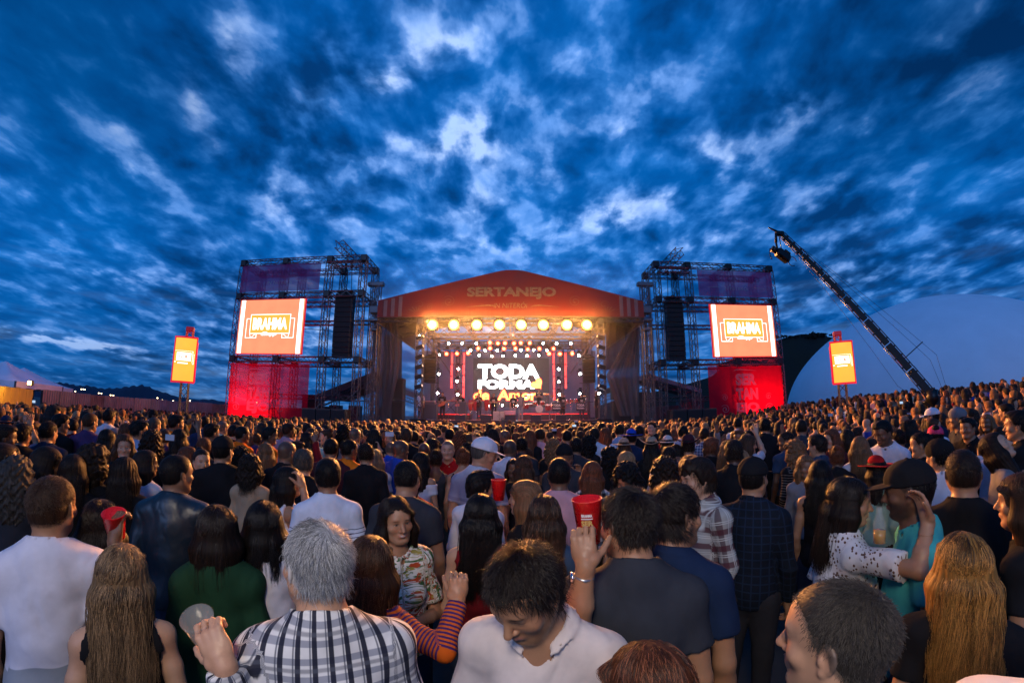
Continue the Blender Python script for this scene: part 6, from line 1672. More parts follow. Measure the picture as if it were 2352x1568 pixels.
def near(px, py, d, vy, hv, sex, style, hc, label, skin='tan', top='tshirt', tc='black', tm=None, pitch=0, roll=0, build=1.0, lean=0, face=None, arms=None, hat=None, hatc='black', hl=0.0, vol=1.0, strand=None, res=None,
         hem=None, amp=.013, tr=None, loose=.014, sl=None, strand_rad=.0006, hat_yaw=0, group=None, hands='fine', neck=0.0, bend=(0, 0), smax=1.09, smin=.90, n_strand=None, wavy=0.0, bald=0.0, tone_fn=None, shortlen=None, spike=.35, arm_group=None):
    if d >= 1.9:
        dr_ = -ray(px / 1.7007, py / 1.7007)[2]; dn = ((H - (1.655 if sex == 'm' else 1.56)) / dr_) if dr_ > .02 else d * 1.35; dn = min(max(dn, d * .95), d * (1.12 if px > 3300 and d < 2.7 else 1.35)); KD[0] = dn / d; d = dn
    else: KD[0] = 1.0
    s0 = Sk(sex, hv - vy, pitch, roll, lean, (None, None), build, bend=bend); fr = frame_for(px, py, d, vy, s0, smin, smax); A = arms(fr) if arms else (None, None)
    s = Sk(sex, hv - vy, pitch, roll, lean, A, build, bend=bend); res = res or (.0042 if d < 1.8 else .0055 if d < 2.8 else .007)
    fc = dict(hairline=.85 if style not in ('bald',) else .25, hair=tuple(min(q * 1.2, .5) for q in HAIR[hc])); fc.update(face or {}); fc.setdefault('brow', tuple(q * .9 for q in HAIR[hc if hc not in ('blonde', 'gold', 'grey') else 'brown']))
    body = link('person', make_body(s, res, .014 if d < 2 else .018, hands, fc, hand_h=.0036 if d < 1.8 else .0055)); body.location = fr[0]; body.rotation_euler = (0, 0, fr[1]); body.scale = (fr[2],) * 3; body.color = (*SKIN[skin], 1)
    tag(body, label, 'person', group)
    if top: o = link('shirt', make_top(s, top, .010 if d < 2 else .013, amp, 'shirt', tm, hem, sl, neck, loose, seed=int(px)), body); o.color = (*TOPC.get(tc, (.5, .5, .5)), 1)
    o = link('trousers', make_trousers(s, .024), body); o.color = (*(tr or RNG.choice(TRC)), 1)
    if style != 'bald':
        hm = hair_mesh(style, int(px), .0055 if d < 2 else .007, 'hair', vol * (.55 if d < 2.6 and strand is not False and style != 'curly' else 1), hl, .35 if d < 2.6 else .8); o = attach_head(link('hair', hm), s, body); o.color = (*(tuple(q_ * .6 for q_ in HAIR[hc]) if d < 2.6 else HAIR[hc]), 1)
        if strand is not False:
            long_ = style in ('long', 'longwavy', 'bob', 'pony', 'curly'); L = (.30 + hl + (.08 if style != 'bob' else -.06)) if long_ else (shortlen or {'short': .038, 'crop': .011, 'fringe': .065}.get(style, .03))
            tor = []; Rt = s.R.T; k_ = 1.0 if sex == 'm' else .955
            for c_, r_ in (((0, -.0, 1.26), (.165, .125, .22)), ((-.1, -.01, 1.40), (.11, .07, .06)), ((.1, -.01, 1.40), (.11, .07, .06)), ((0, -.02, 1.45), (.06, .06, .10))):
                tor.append((tuple(Rt @ (np.array(c_) + s.off(c_[2]) - s.head) / k_), tuple(np.array(r_) / k_)))
            if style == 'bun' or style == 'pony': L = .03; long_ = False
            st_ = strands('long' if long_ else 'short', n_strand or (9000 if d < 1.3 else 6000 if d < 2 else 3000), int(px), L, strand_rad * 1.15 if d < 1.6 else strand_rad * 1.6, part=.015, wave=wavy + (.5 if style == 'curly' else .16 if style == 'longwavy' else .03),
                          fall=tuple(Rt @ np.array((0, -.10, -1.0))), body=tor if long_ else (), bald=bald, tone_fn=tone_fn, thick=.012 + (.02 if style == 'curly' else 0) if long_ else .003, spike=spike)
            q = link('strands', st_, o); q.color = (*HAIR[hc], 1)
    if hat:
        o = attach_head(link('hat' if hat != 'cap' else 'cap', HATS[hat]), s, body); o.color = (*TOPC.get(hatc, (.02, .02, .02)), 1)
        if hat_yaw: o.matrix_local = o.matrix_local @ Matrix.Rotation(math.radians(hat_yaw), 4, 'Z')
    PEOPLE.append((body, fr[3], label)); return body, s, fr


HATS = {k: cap_mesh(k, .005 if k == 'cap' else .007) for k in ('cap', 'straw', 'cowboy', 'beanie')}
gold_m = mat('gold', (.8, .55, .2), .25, 1.0); silver_m = mat('silver', (.75, .75, .78), .2, 1.0)
cup_red = mat('cup_red', (.55, .008, .010), .28, noise=.05)
clear_p = bpy.data.materials.new('clear_plastic'); clear_p.use_nodes = True; _b = clear_p.node_tree.nodes['Principled BSDF']
_b.inputs['Base Color'].default_value = (.9, .92, .95, 1); _b.inputs['Roughness'].default_value = .12; _b.inputs['Alpha'].default_value = .09; _b.inputs['Specular IOR Level'].default_value = .8
cup_yellow = mat('cup_print', (.60, .38, .12), .5); cup_white = mat('cup_white', (.8, .75, .72), .5)


def cup(world, r=.044, h=.125, label='', m=None, tilt=(0, 0), prints=False, yaw=0):
    t = thing('cup', label, 'cup', world, yaw); t.rotation_euler = (tilt[0], tilt[1], yaw); m = m or cup_red
    MB().lathe((0, 0, 0), [(0, -h / 2), (r * .70, -h / 2), (r * .98, h / 2 - .004), (r * 1.03, h / 2), (r * .99, h / 2 + .001), (r * .66, -h / 2 + .004), (0, -h / 2 + .004)], 28).build('cup_wall', m, t)
    if prints:
        def patch(pts_, zc): return None
        for s_, hh, zc, ww, mm in (('BRAHMA', .011, .030, .036, cup_white), ('SER', .019, .004, .040, cup_yellow), ('TAN', .019, -.018, .038, cup_yellow), ('EJO', .017, -.040, .034, cup_yellow)):
            vs, fs = text_mesh(s_, hh, 0, .05, ww); out = []
            for x, y, z in vs:
                zz_ = z + zc; rr = r * (.70 + .28 * (zz_ + h / 2) / h) + .0012; a = x / rr; out.append((rr * math.sin(a), -rr * math.cos(a), zz_))
            mb = MB(); mb.add(out, fs, mm); mb.build('lettering', None, t)
        MB().grid(lambda a, b: ((r * .86) * math.sin((a - .5) * .9), -(r * .965) * math.cos((a - .5) * .9) , .0185 + .003 * b), 8, 1).build('printed_line', cup_white, t)
    return t


def hdir(fr, f, n, **kw): return dict(f=dir_local(fr, f), n=dir_local(fr, n), **kw)


# ---- foreground, named one by one
def _t(root, r):
    g_ = r.random(len(root)); mid = np.exp(-((root[:, 0] + .01) / .03) ** 2) * (root[:, 2] > .08) * (root[:, 1] > -.06); v_ = np.where(r.random(len(root)) < mid * .8 + (root[:, 2] < -.035) * .6, .35, 1.15); return v_[:, None] * np.ones(3)
def a_grey(fr):
    wr = to_local(fr, 880, 2600, 1.30); el = to_local(fr, 960, 2830, 1.40); return ((el, wr, hdir(fr, (-.50, .10, .80), (-.35, .75, .1), curl=[48, 52, 56, 60], thumb_open=58, thumb=-1, thumb_in=40)), None)
near(1237, 2205, 1.30, -2, 26, 'm', 'crop', 'grey', 'grey-haired man seen from behind in a white and black plaid shirt', 'light', 'long', tm=PM['plaid'], build=1.16, arms=a_grey, bald=.8, tone_fn=_t, shortlen=.034, n_strand=17000, strand_rad=.00045, spike=.30, amp=.015, loose=.020, face=dict(fat=1.06, beard=.15))
near(2050, 2318, 1.22, 168, 146, 'm', 'crop', 'dark', 'dark-haired man in a cream polo shirt looking down, facing the camera', 'tan', 'polo', 'cream', pitch=34, build=1.12, shortlen=.046, n_strand=14000, strand_rad=.0006, spike=.75, face=dict(beard=.55, eyes_open=False, nose=1.1), lean=6, amp=.014, neck=.004)
near(3262, 2500, 1.06, 78, 76, 'm', 'crop', 'salt', 'man with cropped greying hair in profile at the bottom right', 'light', 'tshirt', 'charcoal', n_strand=16000, shortlen=.016, strand_rad=.00045, spike=.6, build=1.1, smin=.86, face=dict(nose=1.1, hairline=.9))
near(2530, 2700, 1.08, 40, 50, 'f', 'longwavy', 'auburn', 'head of a woman with dark wavy copper-streaked hair at the bottom edge', 'tan', 'tshirt', 'black', n_strand=12000, strand_rad=.0005, smin=.84, pitch=10, tone_fn=lambda root, r: np.where(r.random(len(root)) < .35, 1.9, .45)[:, None] * np.ones(3))
near(478, 2245, 1.89, -8, -14, 'f', 'longwavy', 'blonde', 'woman with long loose blonde hair and bare shoulders at the bottom left', 'light', 'strap', 'black', hl=.10, n_strand=13000, strand_rad=.00055, smin=.86, wavy=.05, sl=0, amp=.004, tone_fn=lambda root, r: np.stack([np.where(r.random(len(root)) < .4, .45, 1.15)] * 3, 1))
near(3762, 2212, 1.89, 8, 12, 'f', 'longwavy', 'gold', 'woman with long golden hair and a black top at the right', 'light', 'tshirt', 'black', hl=.06, n_strand=11000, strand_rad=.00055, smin=.86, wavy=.05, tone_fn=lambda root, r: np.where((root[:, 2:3] > .10) & (np.abs(root[:, 0:1]) < .025), .25, 1.0) * np.stack([np.where(r.random(len(root)) < .3, .55, 1.1)] * 3, 1))
_cup_d = 1.28
def a_cup(fr):
    wr = to_local(fr, 2288, 2212, 1.43); el = to_local(fr, 2250, 2430, 1.53); return ((el, wr, hdir(fr, (-.10, .15, .97), (.30, .95, 0), curl=[58, 60, 62, 64], thumb_open=52, thumb=1, thumb_in=42)), None)
b7, s7, f7 = near(2452, 2048, 1.60, 2, 42, 'm', 'crop', 'dark', 'dark-haired man in a slate grey T-shirt holding up a red cup', 'tan', 'tshirt', 'charcoal', build=1.12, arms=a_cup, n_strand=12000, shortlen=.030, strand_rad=.00055, spike=.6, face=dict(beard=.6), pitch=6, amp=.013, loose=.018, smax=1.1)
cw = PD(2298 / 1.7007, 2032 / 1.7007, 1.50)
cup(cw, .050, .150, 'red plastic cup with yellow lettering held up by the man in slate grey', prints=True, yaw=-.25, tilt=(.10, -.06))
el, wr, _ = s7.arms[0]; dv_ = wr - el; dv_ /= np.linalg.norm(dv_)
w_ = ring('watch_band', tuple(wr - dv_ * .035), tuple(dv_), .0285, .0025, mat('watch_steel', (.35, .35, .36), .35, .9), b7, 24, .007); MB().lathe(tuple(wr - dv_ * .035 + np.array([-.036, -.01, 0])), [(0, -.005), (.017, -.005), (.017, .005), (0, .005)], 16, Vector((-1, -.3, .1)).to_track_quat('Z', 'Y').to_matrix()).build('watch', silver_m, b7)
near(2640, 2012, 1.8, -14, -50, 'm', 'crop', 'dark', 'man with thick dark hair in a navy shirt turned away beside the cup holder', 'tan', 'polo', 'navy', n_strand=9000, shortlen=.05, vol=1.2, face=dict(beard=.35), build=1.05)
near(2722, 1868, 2.2, 128, 118, 'm', 'fringe', 'dark', 'young man with a dark fringe in an open burgundy and white plaid shirt', 'light', 'long', tm=PM['burgundy'], amp=.014, build=.95, pitch=8, n_strand=6000, shortlen=.07, loose=.022, sl=1.4)
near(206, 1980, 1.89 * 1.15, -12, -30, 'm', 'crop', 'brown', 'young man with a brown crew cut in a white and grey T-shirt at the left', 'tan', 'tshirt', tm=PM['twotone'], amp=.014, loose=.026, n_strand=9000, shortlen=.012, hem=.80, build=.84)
def a_upL(px, py, d, pe=(0, 300), **kw):
    def fn(fr):
        wr = to_local(fr, px, py, d); el = to_local(fr, px + pe[0], py + pe[1], d); h = dict(curl=45, thumb=1); h.update(kw); return ((el, wr, hdir(fr, kw.pop('f', (0, .2, 1)), kw.pop('n', (.2, 1, 0)), **{k: v_ for k, v_ in h.items() if k not in ('f', 'n')})), None)
    return fn
def a_upR(px, py, d, pe=(0, 300), **kw):
    g_ = a_upL(px, py, d, pe, **kw)
    return lambda fr: (None, g_(fr)[0])
near(392, 2050, 2.5, -5, -5, 'f', 'long', 'dark', 'woman with dark hair behind the blonde, lifting a red cup', 'brown', 'tshirt', 'black', arms=a_upR(448, 2110, 2.2, (30, 330), curl=50), n_strand=4000)
cup(PD(450 / 1.7007, 2050 / 1.7007, 2.1), .045, .11, 'bright red cup raised above the blonde woman at the left', yaw=.2, tilt=(.35, .12))
near(1548, 2030, 2.15, -168, -160, 'f', 'long', 'dark', 'smiling dark-haired woman in a floral blouse facing the camera', 'tan', 'tshirt', tm=PM['floral'], face=dict(smile=1.0, hairline=.8), pitch=4, roll=4, amp=.013, loose=.02, n_strand=7000, smin=.84, sl=.75, neck=.012,
     arms=lambda fr: (((.21, .02, 1.10) * np.array((-1, 1, 1)), (-.06, .17, 1.13), dict(f=(.85, .15, -.5), n=(-.3, -.9, -.2), curl=12, spread=10)), None))
near(1448, 2205, 1.75, -28, -22, 'f', 'longwavy', 'brown', 'woman with brown hair and an orange and purple striped sweater raising her fist', 'tan', 'long', tm=PM['sweater'], n_strand=9000, smin=.84, hl=.02, tone_fn=lambda root, r: np.where(r.random(len(root)) < .3, 1.9, .8)[:, None] * np.ones(3),
     arms=lambda fr: (None, (to_local(fr, 1735, 2540, 1.68), to_local(fr, 1788, 2345, 1.72), hdir(fr, (.05, .1, 1), (-.2, 1, .1), curl=[86, 88, 90, 92], thumb_open=35, thumb=1, thumb_in=50))), sl=1.55)
near(1880, 2010, 2.2, -4, -8, 'f', 'long', 'black', 'woman with very long black hair in a dark red sleeveless top', 'light', 'tank', 'darkred', hl=.10, n_strand=7000, amp=.004, smin=.84)
near(2126, 2015, 2.2, -3, 4, 'f', 'long', 'brown', 'woman with long straight streaked brown hair in a denim jacket', 'tan', 'long', 'denim', hl=.08, n_strand=7000, smin=.84, tone_fn=lambda root, r: np.where(r.random(len(root)) < .22, 2.4, .6)[:, None] * np.ones(3))
near(2048, 1945, 2.7, 60, 74, 'f', 'long', 'chestnut', 'woman with light brown hair in profile beside the long-haired woman', 'light', 'tshirt', 'black', n_strand=4000, smin=.84)
near(2184, 1852, 3.3, 0, 2, 'm', 'crop', 'black', 'broad man with a shaved neck in a pale pink T-shirt, seen from behind', 'brown', 'tshirt', 'pink', build=1.18, n_strand=5000, shortlen=.009, face=dict(beard=.3))
near(2314, 1850, 3.1, 2, -6, 'f', 'long', 'auburn', 'woman with straight auburn hair in a black and white checked shirt', 'tan', 'long', tm=PM['check'], n_strand=5000, smin=.86, tone_fn=lambda root, r: np.where(r.random(len(root)) < .3, 1.7, .8)[:, None] * np.ones(3))
near(2448, 1872, 3.0, 165, 160, 'f', 'curly', 'black', 'dark curly-haired woman looking down behind the cup holder', 'tan', 'tshirt', 'black', pitch=28, n_strand=4000, smin=.84)
near(2597, 1850, 3.4, 8, 5, 'f', 'curly', 'dark', 'woman with a big mass of dark curly hair and a black top', 'mid', 'tshirt', 'black', vol=1.6, n_strand=5000)
near(1280, 1860, 3.0, -4, 2, 'm', 'short', 'black', 'man in a white T-shirt with thin navy lines, seen from behind', 'mid', 'tshirt', tm=PM['lines'], n_strand=7000, shortlen=.022, build=1.05)
near(1592, 1872, 3.1, -8, -22, 'm', 'crop', 'black', 'man with a fresh fade haircut in a black V-back T-shirt', 'tan', 'tshirt', 'charcoal', pitch=14, n_strand=7000, shortlen=.018, build=1.05)
bc, sc_, fc_ = near(1892, 1772, 2.9, -22, -78, 'm', 'crop', 'salt', 'man in a white baseball cap and a white T-shirt with grey bands', 'tan', 'tshirt', tm=PM['bands'], pitch=14, hat='cap', hatc='white', n_strand=3000, build=1.05, smax=1.12)
near(1128, 1882, 3.0, -70, -88, 'f', 'long', 'black', 'woman in profile with dark hair and white straps, hand at her brow', 'tan', 'strap', 'white', n_strand=4000, face=dict(smile=.5), sl=0, amp=.003, smin=.86,
     arms=lambda fr: (to_local(fr, 1215, 2010, 2.1), to_local(fr, 1182, 1900, 2.1), hdir(fr, (-.3, .1, .95), (-.8, 0, -.3), curl=35)) and (None, (to_local(fr, 1205, 2000, 2.75), to_local(fr, 1182, 1905, 2.8), hdir(fr, (-.25, .1, .95), (-.8, .1, -.3), curl=35, thumb=1))))
near(1293, 1752, 4.0, -4, -8, 'm', 'crop', 'black', 'very broad man in a dark maroon sweater, seen from behind', 'mid', 'long', 'maroon', build=1.32, n_strand=4000, shortlen=.01)
near(1030, 2052, 2.1, 4, 0, 'f', 'bob', 'black', 'woman with a sleek black bob and a sheer white blouse', 'tan', 'tshirt', 'white', n_strand=8000, smin=.84, loose=.022, amp=.013, neck=.03, tr=(.04, .08, .14), sl=.25)
near(850, 2075, 2.1, -12, -18, 'f', 'bob', 'dark', 'woman with dark hair, a dark green shawl and white trousers', 'tan', 'long', 'green', tr=(.55, .56, .6), n_strand=4500, smin=.84, loose=.03, hem=1.0, amp=.015)
near(692, 1852, 2.6, -18, -58, 'm', 'crop', 'black', 'man with a receding crop in a dark ribbed leather jacket', 'mid', 'long', tm=PM['leather'], n_strand=5000, shortlen=.008, build=1.15, face=dict(beard=.4), loose=.022)
near(788, 1802, 3.4, -155, -165, 'f', 'bun', 'dark', 'pale woman with tied-back hair looking at the camera', 'light', 'strap', 'grey', face=dict(hairline=.9), sl=0, smin=.86, n_strand=3000)
near(872, 1762, 3.3, -8, -34, 'm', 'crop', 'black', 'heavy man in a black cap and black jacket, seen from behind', 'tan', 'long', 'black', hat='cap', hatc='black', build=1.25, n_strand=2000, loose=.022)
near(976, 1828, 3.3, -10, -5, 'f', 'curly', 'dark', 'woman with short dark curls and a beige blouse', 'mid', 'tshirt', 'beige', hl=-.12, vol=.8, n_strand=3000, smin=.86)
near(3322, 1958, 2.25, -62, -84, 'f', 'long', 'dark', 'smiling woman in a white lace top with her arm round a man', 'tan', 'tshirt', tm=PM['lace'], face=dict(smile=1.0), n_strand=6000, smin=.84, loose=.022, amp=.014, build=1.12, pitch=6, sl=.8,
     arms=lambda fr: (None, (to_local(fr, 3590, 2230, 2.0), to_local(fr, 3625, 2040, 2.05), hdir(fr, (-.1, .3, 1), (-.9, .2, 0), curl=22, thumb=1))))
near(3548, 1918, 2.15, 100, 88, 'm', 'crop', 'black', 'bearded man in a black cap and turquoise T-shirt facing left', 'brown', 'tshirt', 'teal', hat='cap', hatc='black', face=dict(beard=.8), pitch=6, n_strand=2000, build=1.1)
near(3762, 1850, 2.6, 4, 6, 'm', 'crop', 'dark', 'man with short hair in a plain black T-shirt behind the golden-haired woman', 'tan', 'tshirt', 'black', build=1.12, n_strand=5000, shortlen=.014)
near(3204, 1852, 3.1, -6, 0, 'f', 'long', 'black', 'woman with black hair over one bare shoulder', 'tan', 'strap', 'black', hl=.06, n_strand=4000, sl=0, smin=.86)
near(2944, 1868, 2.9, -8, -28, 'm', 'crop', 'black', 'man in a pink and black cap and a dark tartan shirt', 'tan', 'long', tm=PM['darkplaid'], hat='cap', hatc='black', build=1.1, n_strand=2000)
near(3360, 1748, 4.0, 0, -4, 'f', 'long', 'chestnut', 'woman with long straight light brown hair and a white jacket', 'light', 'long', 'white', hl=.10, n_strand=4000, tone_fn=lambda root, r: np.where(r.random(len(root)) < .4, 1.6, .8)[:, None] * np.ones(3))
near(3448, 1690, 4.3, 165, 142, 'm', 'short', 'black', 'man in a plain white T-shirt looking down, facing the camera', 'brown', 'tshirt', 'white', pitch=20, face=dict(beard=.4), n_strand=2500)
near(3895, 1748, 3.4, -80, -92, 'f', 'long', 'dark', 'woman with her head thrown back near the right edge', 'light', 'tshirt', 'grey', pitch=-34, n_strand=3000)
near(3978, 1662, 3.5, 70, 84, 'm', 'short', 'black', 'man with a dark fade in profile at the right edge', 'tan', 'long', 'black', n_strand=3000)
near(4000, 1960, 2.2, 70, 82, 'f', 'bob', 'brown', 'woman in profile cut by the right edge of the crowd', 'tan', 'tshirt', 'black', n_strand=3000, smin=.84)
near(4420, 2350, 1.1, 5, 10, 'm', 'crop', 'dark', 'shoulder of a person in a white T-shirt at the bottom right corner', 'tan', 'tshirt', 'white', n_strand=2000, smin=.86, build=1.15)
near(2725, 1865, 2.9, 0, 0, 'm', 'short', 'dark', 'man hidden behind the young man with the fringe', 'tan', 'tshirt', 'black', n_strand=1500) if False else None
near(6, 1800, 3.0, -60, -80, 'f', 'long', 'dark', 'woman in profile at the far left edge, lit warm', 'tan', 'tshirt', 'black', n_strand=2000)
near(183, 1812, 3.0, -50, -82, 'f', 'long', 'dark', 'woman with dark hair looking down in profile at the left', 'mid', 'long', 'charcoal', pitch=16, n_strand=3000)
near(285, 1838, 2.9, -5, -14, 'f', 'long', 'dark', 'woman with dark hair seen from behind, right of the profile at the left', 'mid', 'long', 'black', n_strand=3000)
near(368, 1808, 3.0, -40, -66, 'f', 'curly', 'dark', 'curly-haired woman with glasses looking right', 'mid', 'long', 'black', n_strand=3000, hl=-.06)
near(487, 1848, 2.9, -8, -25, 'f', 'longwavy', 'dark', 'woman with long dark brown hair and a black top left of the leather jacket', 'tan', 'long', 'black', n_strand=3500)
near(572, 1812, 3.3, -40, -78, 'f', 'bob', 'dark', 'dark-haired woman in profile with a white collar', 'brown', 'tshirt', 'white', n_strand=2500)
# red cup held in front of the white-capped man
cup(PD(1948 / 1.7007, 1912 / 1.7007, 2.6), .045, .12, 'red cup held between the white-capped man and the black-haired woman', yaw=.1)
# clear plastic cup, lower left
cup(PD(788 / 1.7007, 2455 / 1.7007, 1.36), .042, .095, 'clear plastic cup held up at the lower left beside the plaid shirt', clear_p, tilt=(.5, .12))
t = thing('bottle', 'small clear bottle of beer standing between the couple at the right', 'bottle', PD(3436 / 1.7007, 2060 / 1.7007, 2.3)); MB().lathe((0, 0, 0), [(0, -.07), (.028, -.07), (.028, .02), (.012, .06), (.012, .09), (0, .09)], 16).build('bottle_glass', clear_p, t); MB().lathe((0, 0, 0), [(0, -.066), (.026, -.066), (.026, -.01), (0, -.01)], 16).build('beer', mat('beer', (.45, .22, .02), .2), t)
# ------------------------------------------------------------------ mid crowd: shared bodies, own colours
SH = {}
def shared(key, fn):
    if key not in SH: SH[key] = fn()
    return SH[key]


POSES = {'down': lambda: (None, None), 'up': lambda: (None, ((.30, .16, 1.50), (.24, .26, 1.76), dict(f=(0, .1, 1), n=(0, 1, -.1), curl=12, spread=12, thumb=1))),
         'phone': lambda: (((-.24, .12, 1.22), (-.08, .34, 1.50), dict(f=(.1, .1, 1), n=(.6, .6, 0), curl=40, thumb=1)), ((.24, .12, 1.22), (.08, .34, 1.50), dict(f=(-.1, .1, 1), n=(-.6, .6, 0), curl=40, thumb=1))),
         'fold': lambda: (((-.24, .0, 1.12), (-.02, .20, 1.18), dict(f=(.9, .1, .1), n=(0, -1, 0), curl=20)), ((.24, .0, 1.12), (.02, .22, 1.16), dict(f=(-.9, .1, .1), n=(0, -1, 0), curl=20)))}
HY = (-65, -30, 0, 30, 65)


def body_kit(sex, hy, pose, low=False):
    def f():
        s = Sk(sex, hy, 4, 0, 0, POSES[pose](), 1.0 if sex == 'm' else .96)
        return s, make_body(s, .0085 if not low else .012, .022, None if pose == 'down' else ('fine' if not low else None), dict(hairline=.8, smile=.3), .05, .007)
    return shared(('b', sex, hy, pose, low), f)


def top_kit(sex, hy, pose, kind): return shared(('t', sex, pose, kind), lambda: make_top(body_kit(sex, hy, pose)[0], kind, .016, .008, 'shirt', seed=3, loose=.016))


for sex in ('m', 'f'): shared(('tr', sex), lambda: make_trousers(Sk(sex), .035))
HSTY = {'m': ['short', 'crop', 'fringe'], 'f': ['long', 'longwavy', 'bob', 'curly', 'bun', 'pony']}
def hair_kit(style): return shared(('h', style), lambda: hair_mesh(style, 5, .0085))
def strand_kit(style, q=0):
    def f():
        lg = style in ('long', 'longwavy', 'bob', 'curly'); L = {'bob': .22, 'curly': .30, 'long': .38, 'longwavy': .38, 'crop': .010, 'short': .034, 'fringe': .05}.get(style, .03)
        return strands('long' if lg else 'short', 1500, 7, L, .0012, wave=.5 if style == 'curly' else .05, body=[((0, -.02, -.37), (.17, .13, .22)), ((-.1, -.02, -.24), (.11, .08, .06)), ((.1, -.02, -.24), (.11, .08, .06))] if lg else (), thick=.02)
    return shared(('s', style), f)


SKN = list(SKIN); used_labels = set(p[2] for p in PEOPLE)


def mid(px, py, d, vy, hv, sex, style, hc, kind, tc, label, skin=None, hat=None, hatc='white', pose='down', tm=None, hat_yaw=0, world=None, base_z=0.0, group=None, strand=None, pitch=0):
    if world is None:
        d *= 1.32; dr = -ray(px / 1.7007, py / 1.7007)[2]; zt = 1.655 if sex == 'm' else 1.56
        if dr > .02: d = min(max((H - zt) / dr, d * .85), d * 1.35)
        base_z = gz(PD(px / 1.7007, py / 1.7007, d).x, 0)
    rel = ((hv - vy + 180) % 360) - 180; hy = min(HY, key=lambda q: abs(q - rel)); s, bm = body_kit(sex, hy, pose)
    if world is None: fr = frame_for(px, py, d, vy, s, .90, 1.10); k_ = min(max((fr[3].z - base_z) / float(s.head[2]), .86), 1.1); fr = (Vector((fr[0].x, fr[0].y, base_z)), fr[1], k_, fr[3])
    else:
        W = Vector(world); k = (W.z - base_z) / float(s.head[2]); k = min(max(k, .9), 1.1); yaw = math.radians(vy) - math.atan2(W.x, W.y); fr = (Vector((W.x, W.y, base_z)), yaw, k, W)
    b = link('person', bm); b.location = fr[0]; b.rotation_euler = (0, 0, fr[1]); b.scale = (fr[2],) * 3; skin = skin or RNG.choice(['light', 'tan', 'tan', 'mid', 'mid', 'brown', 'brown', 'dark']); b.color = (*SKIN[skin], 1)
    tag(b, label, 'person', group or 'people in the crowd')
    o = link('shirt', top_kit(sex, hy, pose, kind), b); j = RNG.uniform(.85, 1.15); o.color = (*(q * j for q in TOPC[tc]), 1)
    if tm: o.data = o.data.copy(); o.data.materials[0] = tm
    o = link('trousers', SH[('tr', sex)], b); o.color = (*RNG.choice(TRC), 1)
    if style != 'bald':
        o = attach_head(link('hair', hair_kit(style)), s, b); o.color = (*HAIR[hc], 1)
        if strand or (strand is None and d < 7): q = link('strands', strand_kit(style), o); q.color = (*HAIR[hc], 1)
    if hat:
        o = attach_head(link('cap' if hat == 'cap' else 'hat', HATS[hat]), s, b); o.color = (*TOPC.get(hatc, (.5, .45, .35)), 1)
        if hat_yaw: o.matrix_local = o.matrix_local @ Matrix.Rotation(math.radians(hat_yaw), 4, 'Z')
    PEOPLE.append((b, fr[3], label)); used_labels.add(label); return b, s, fr


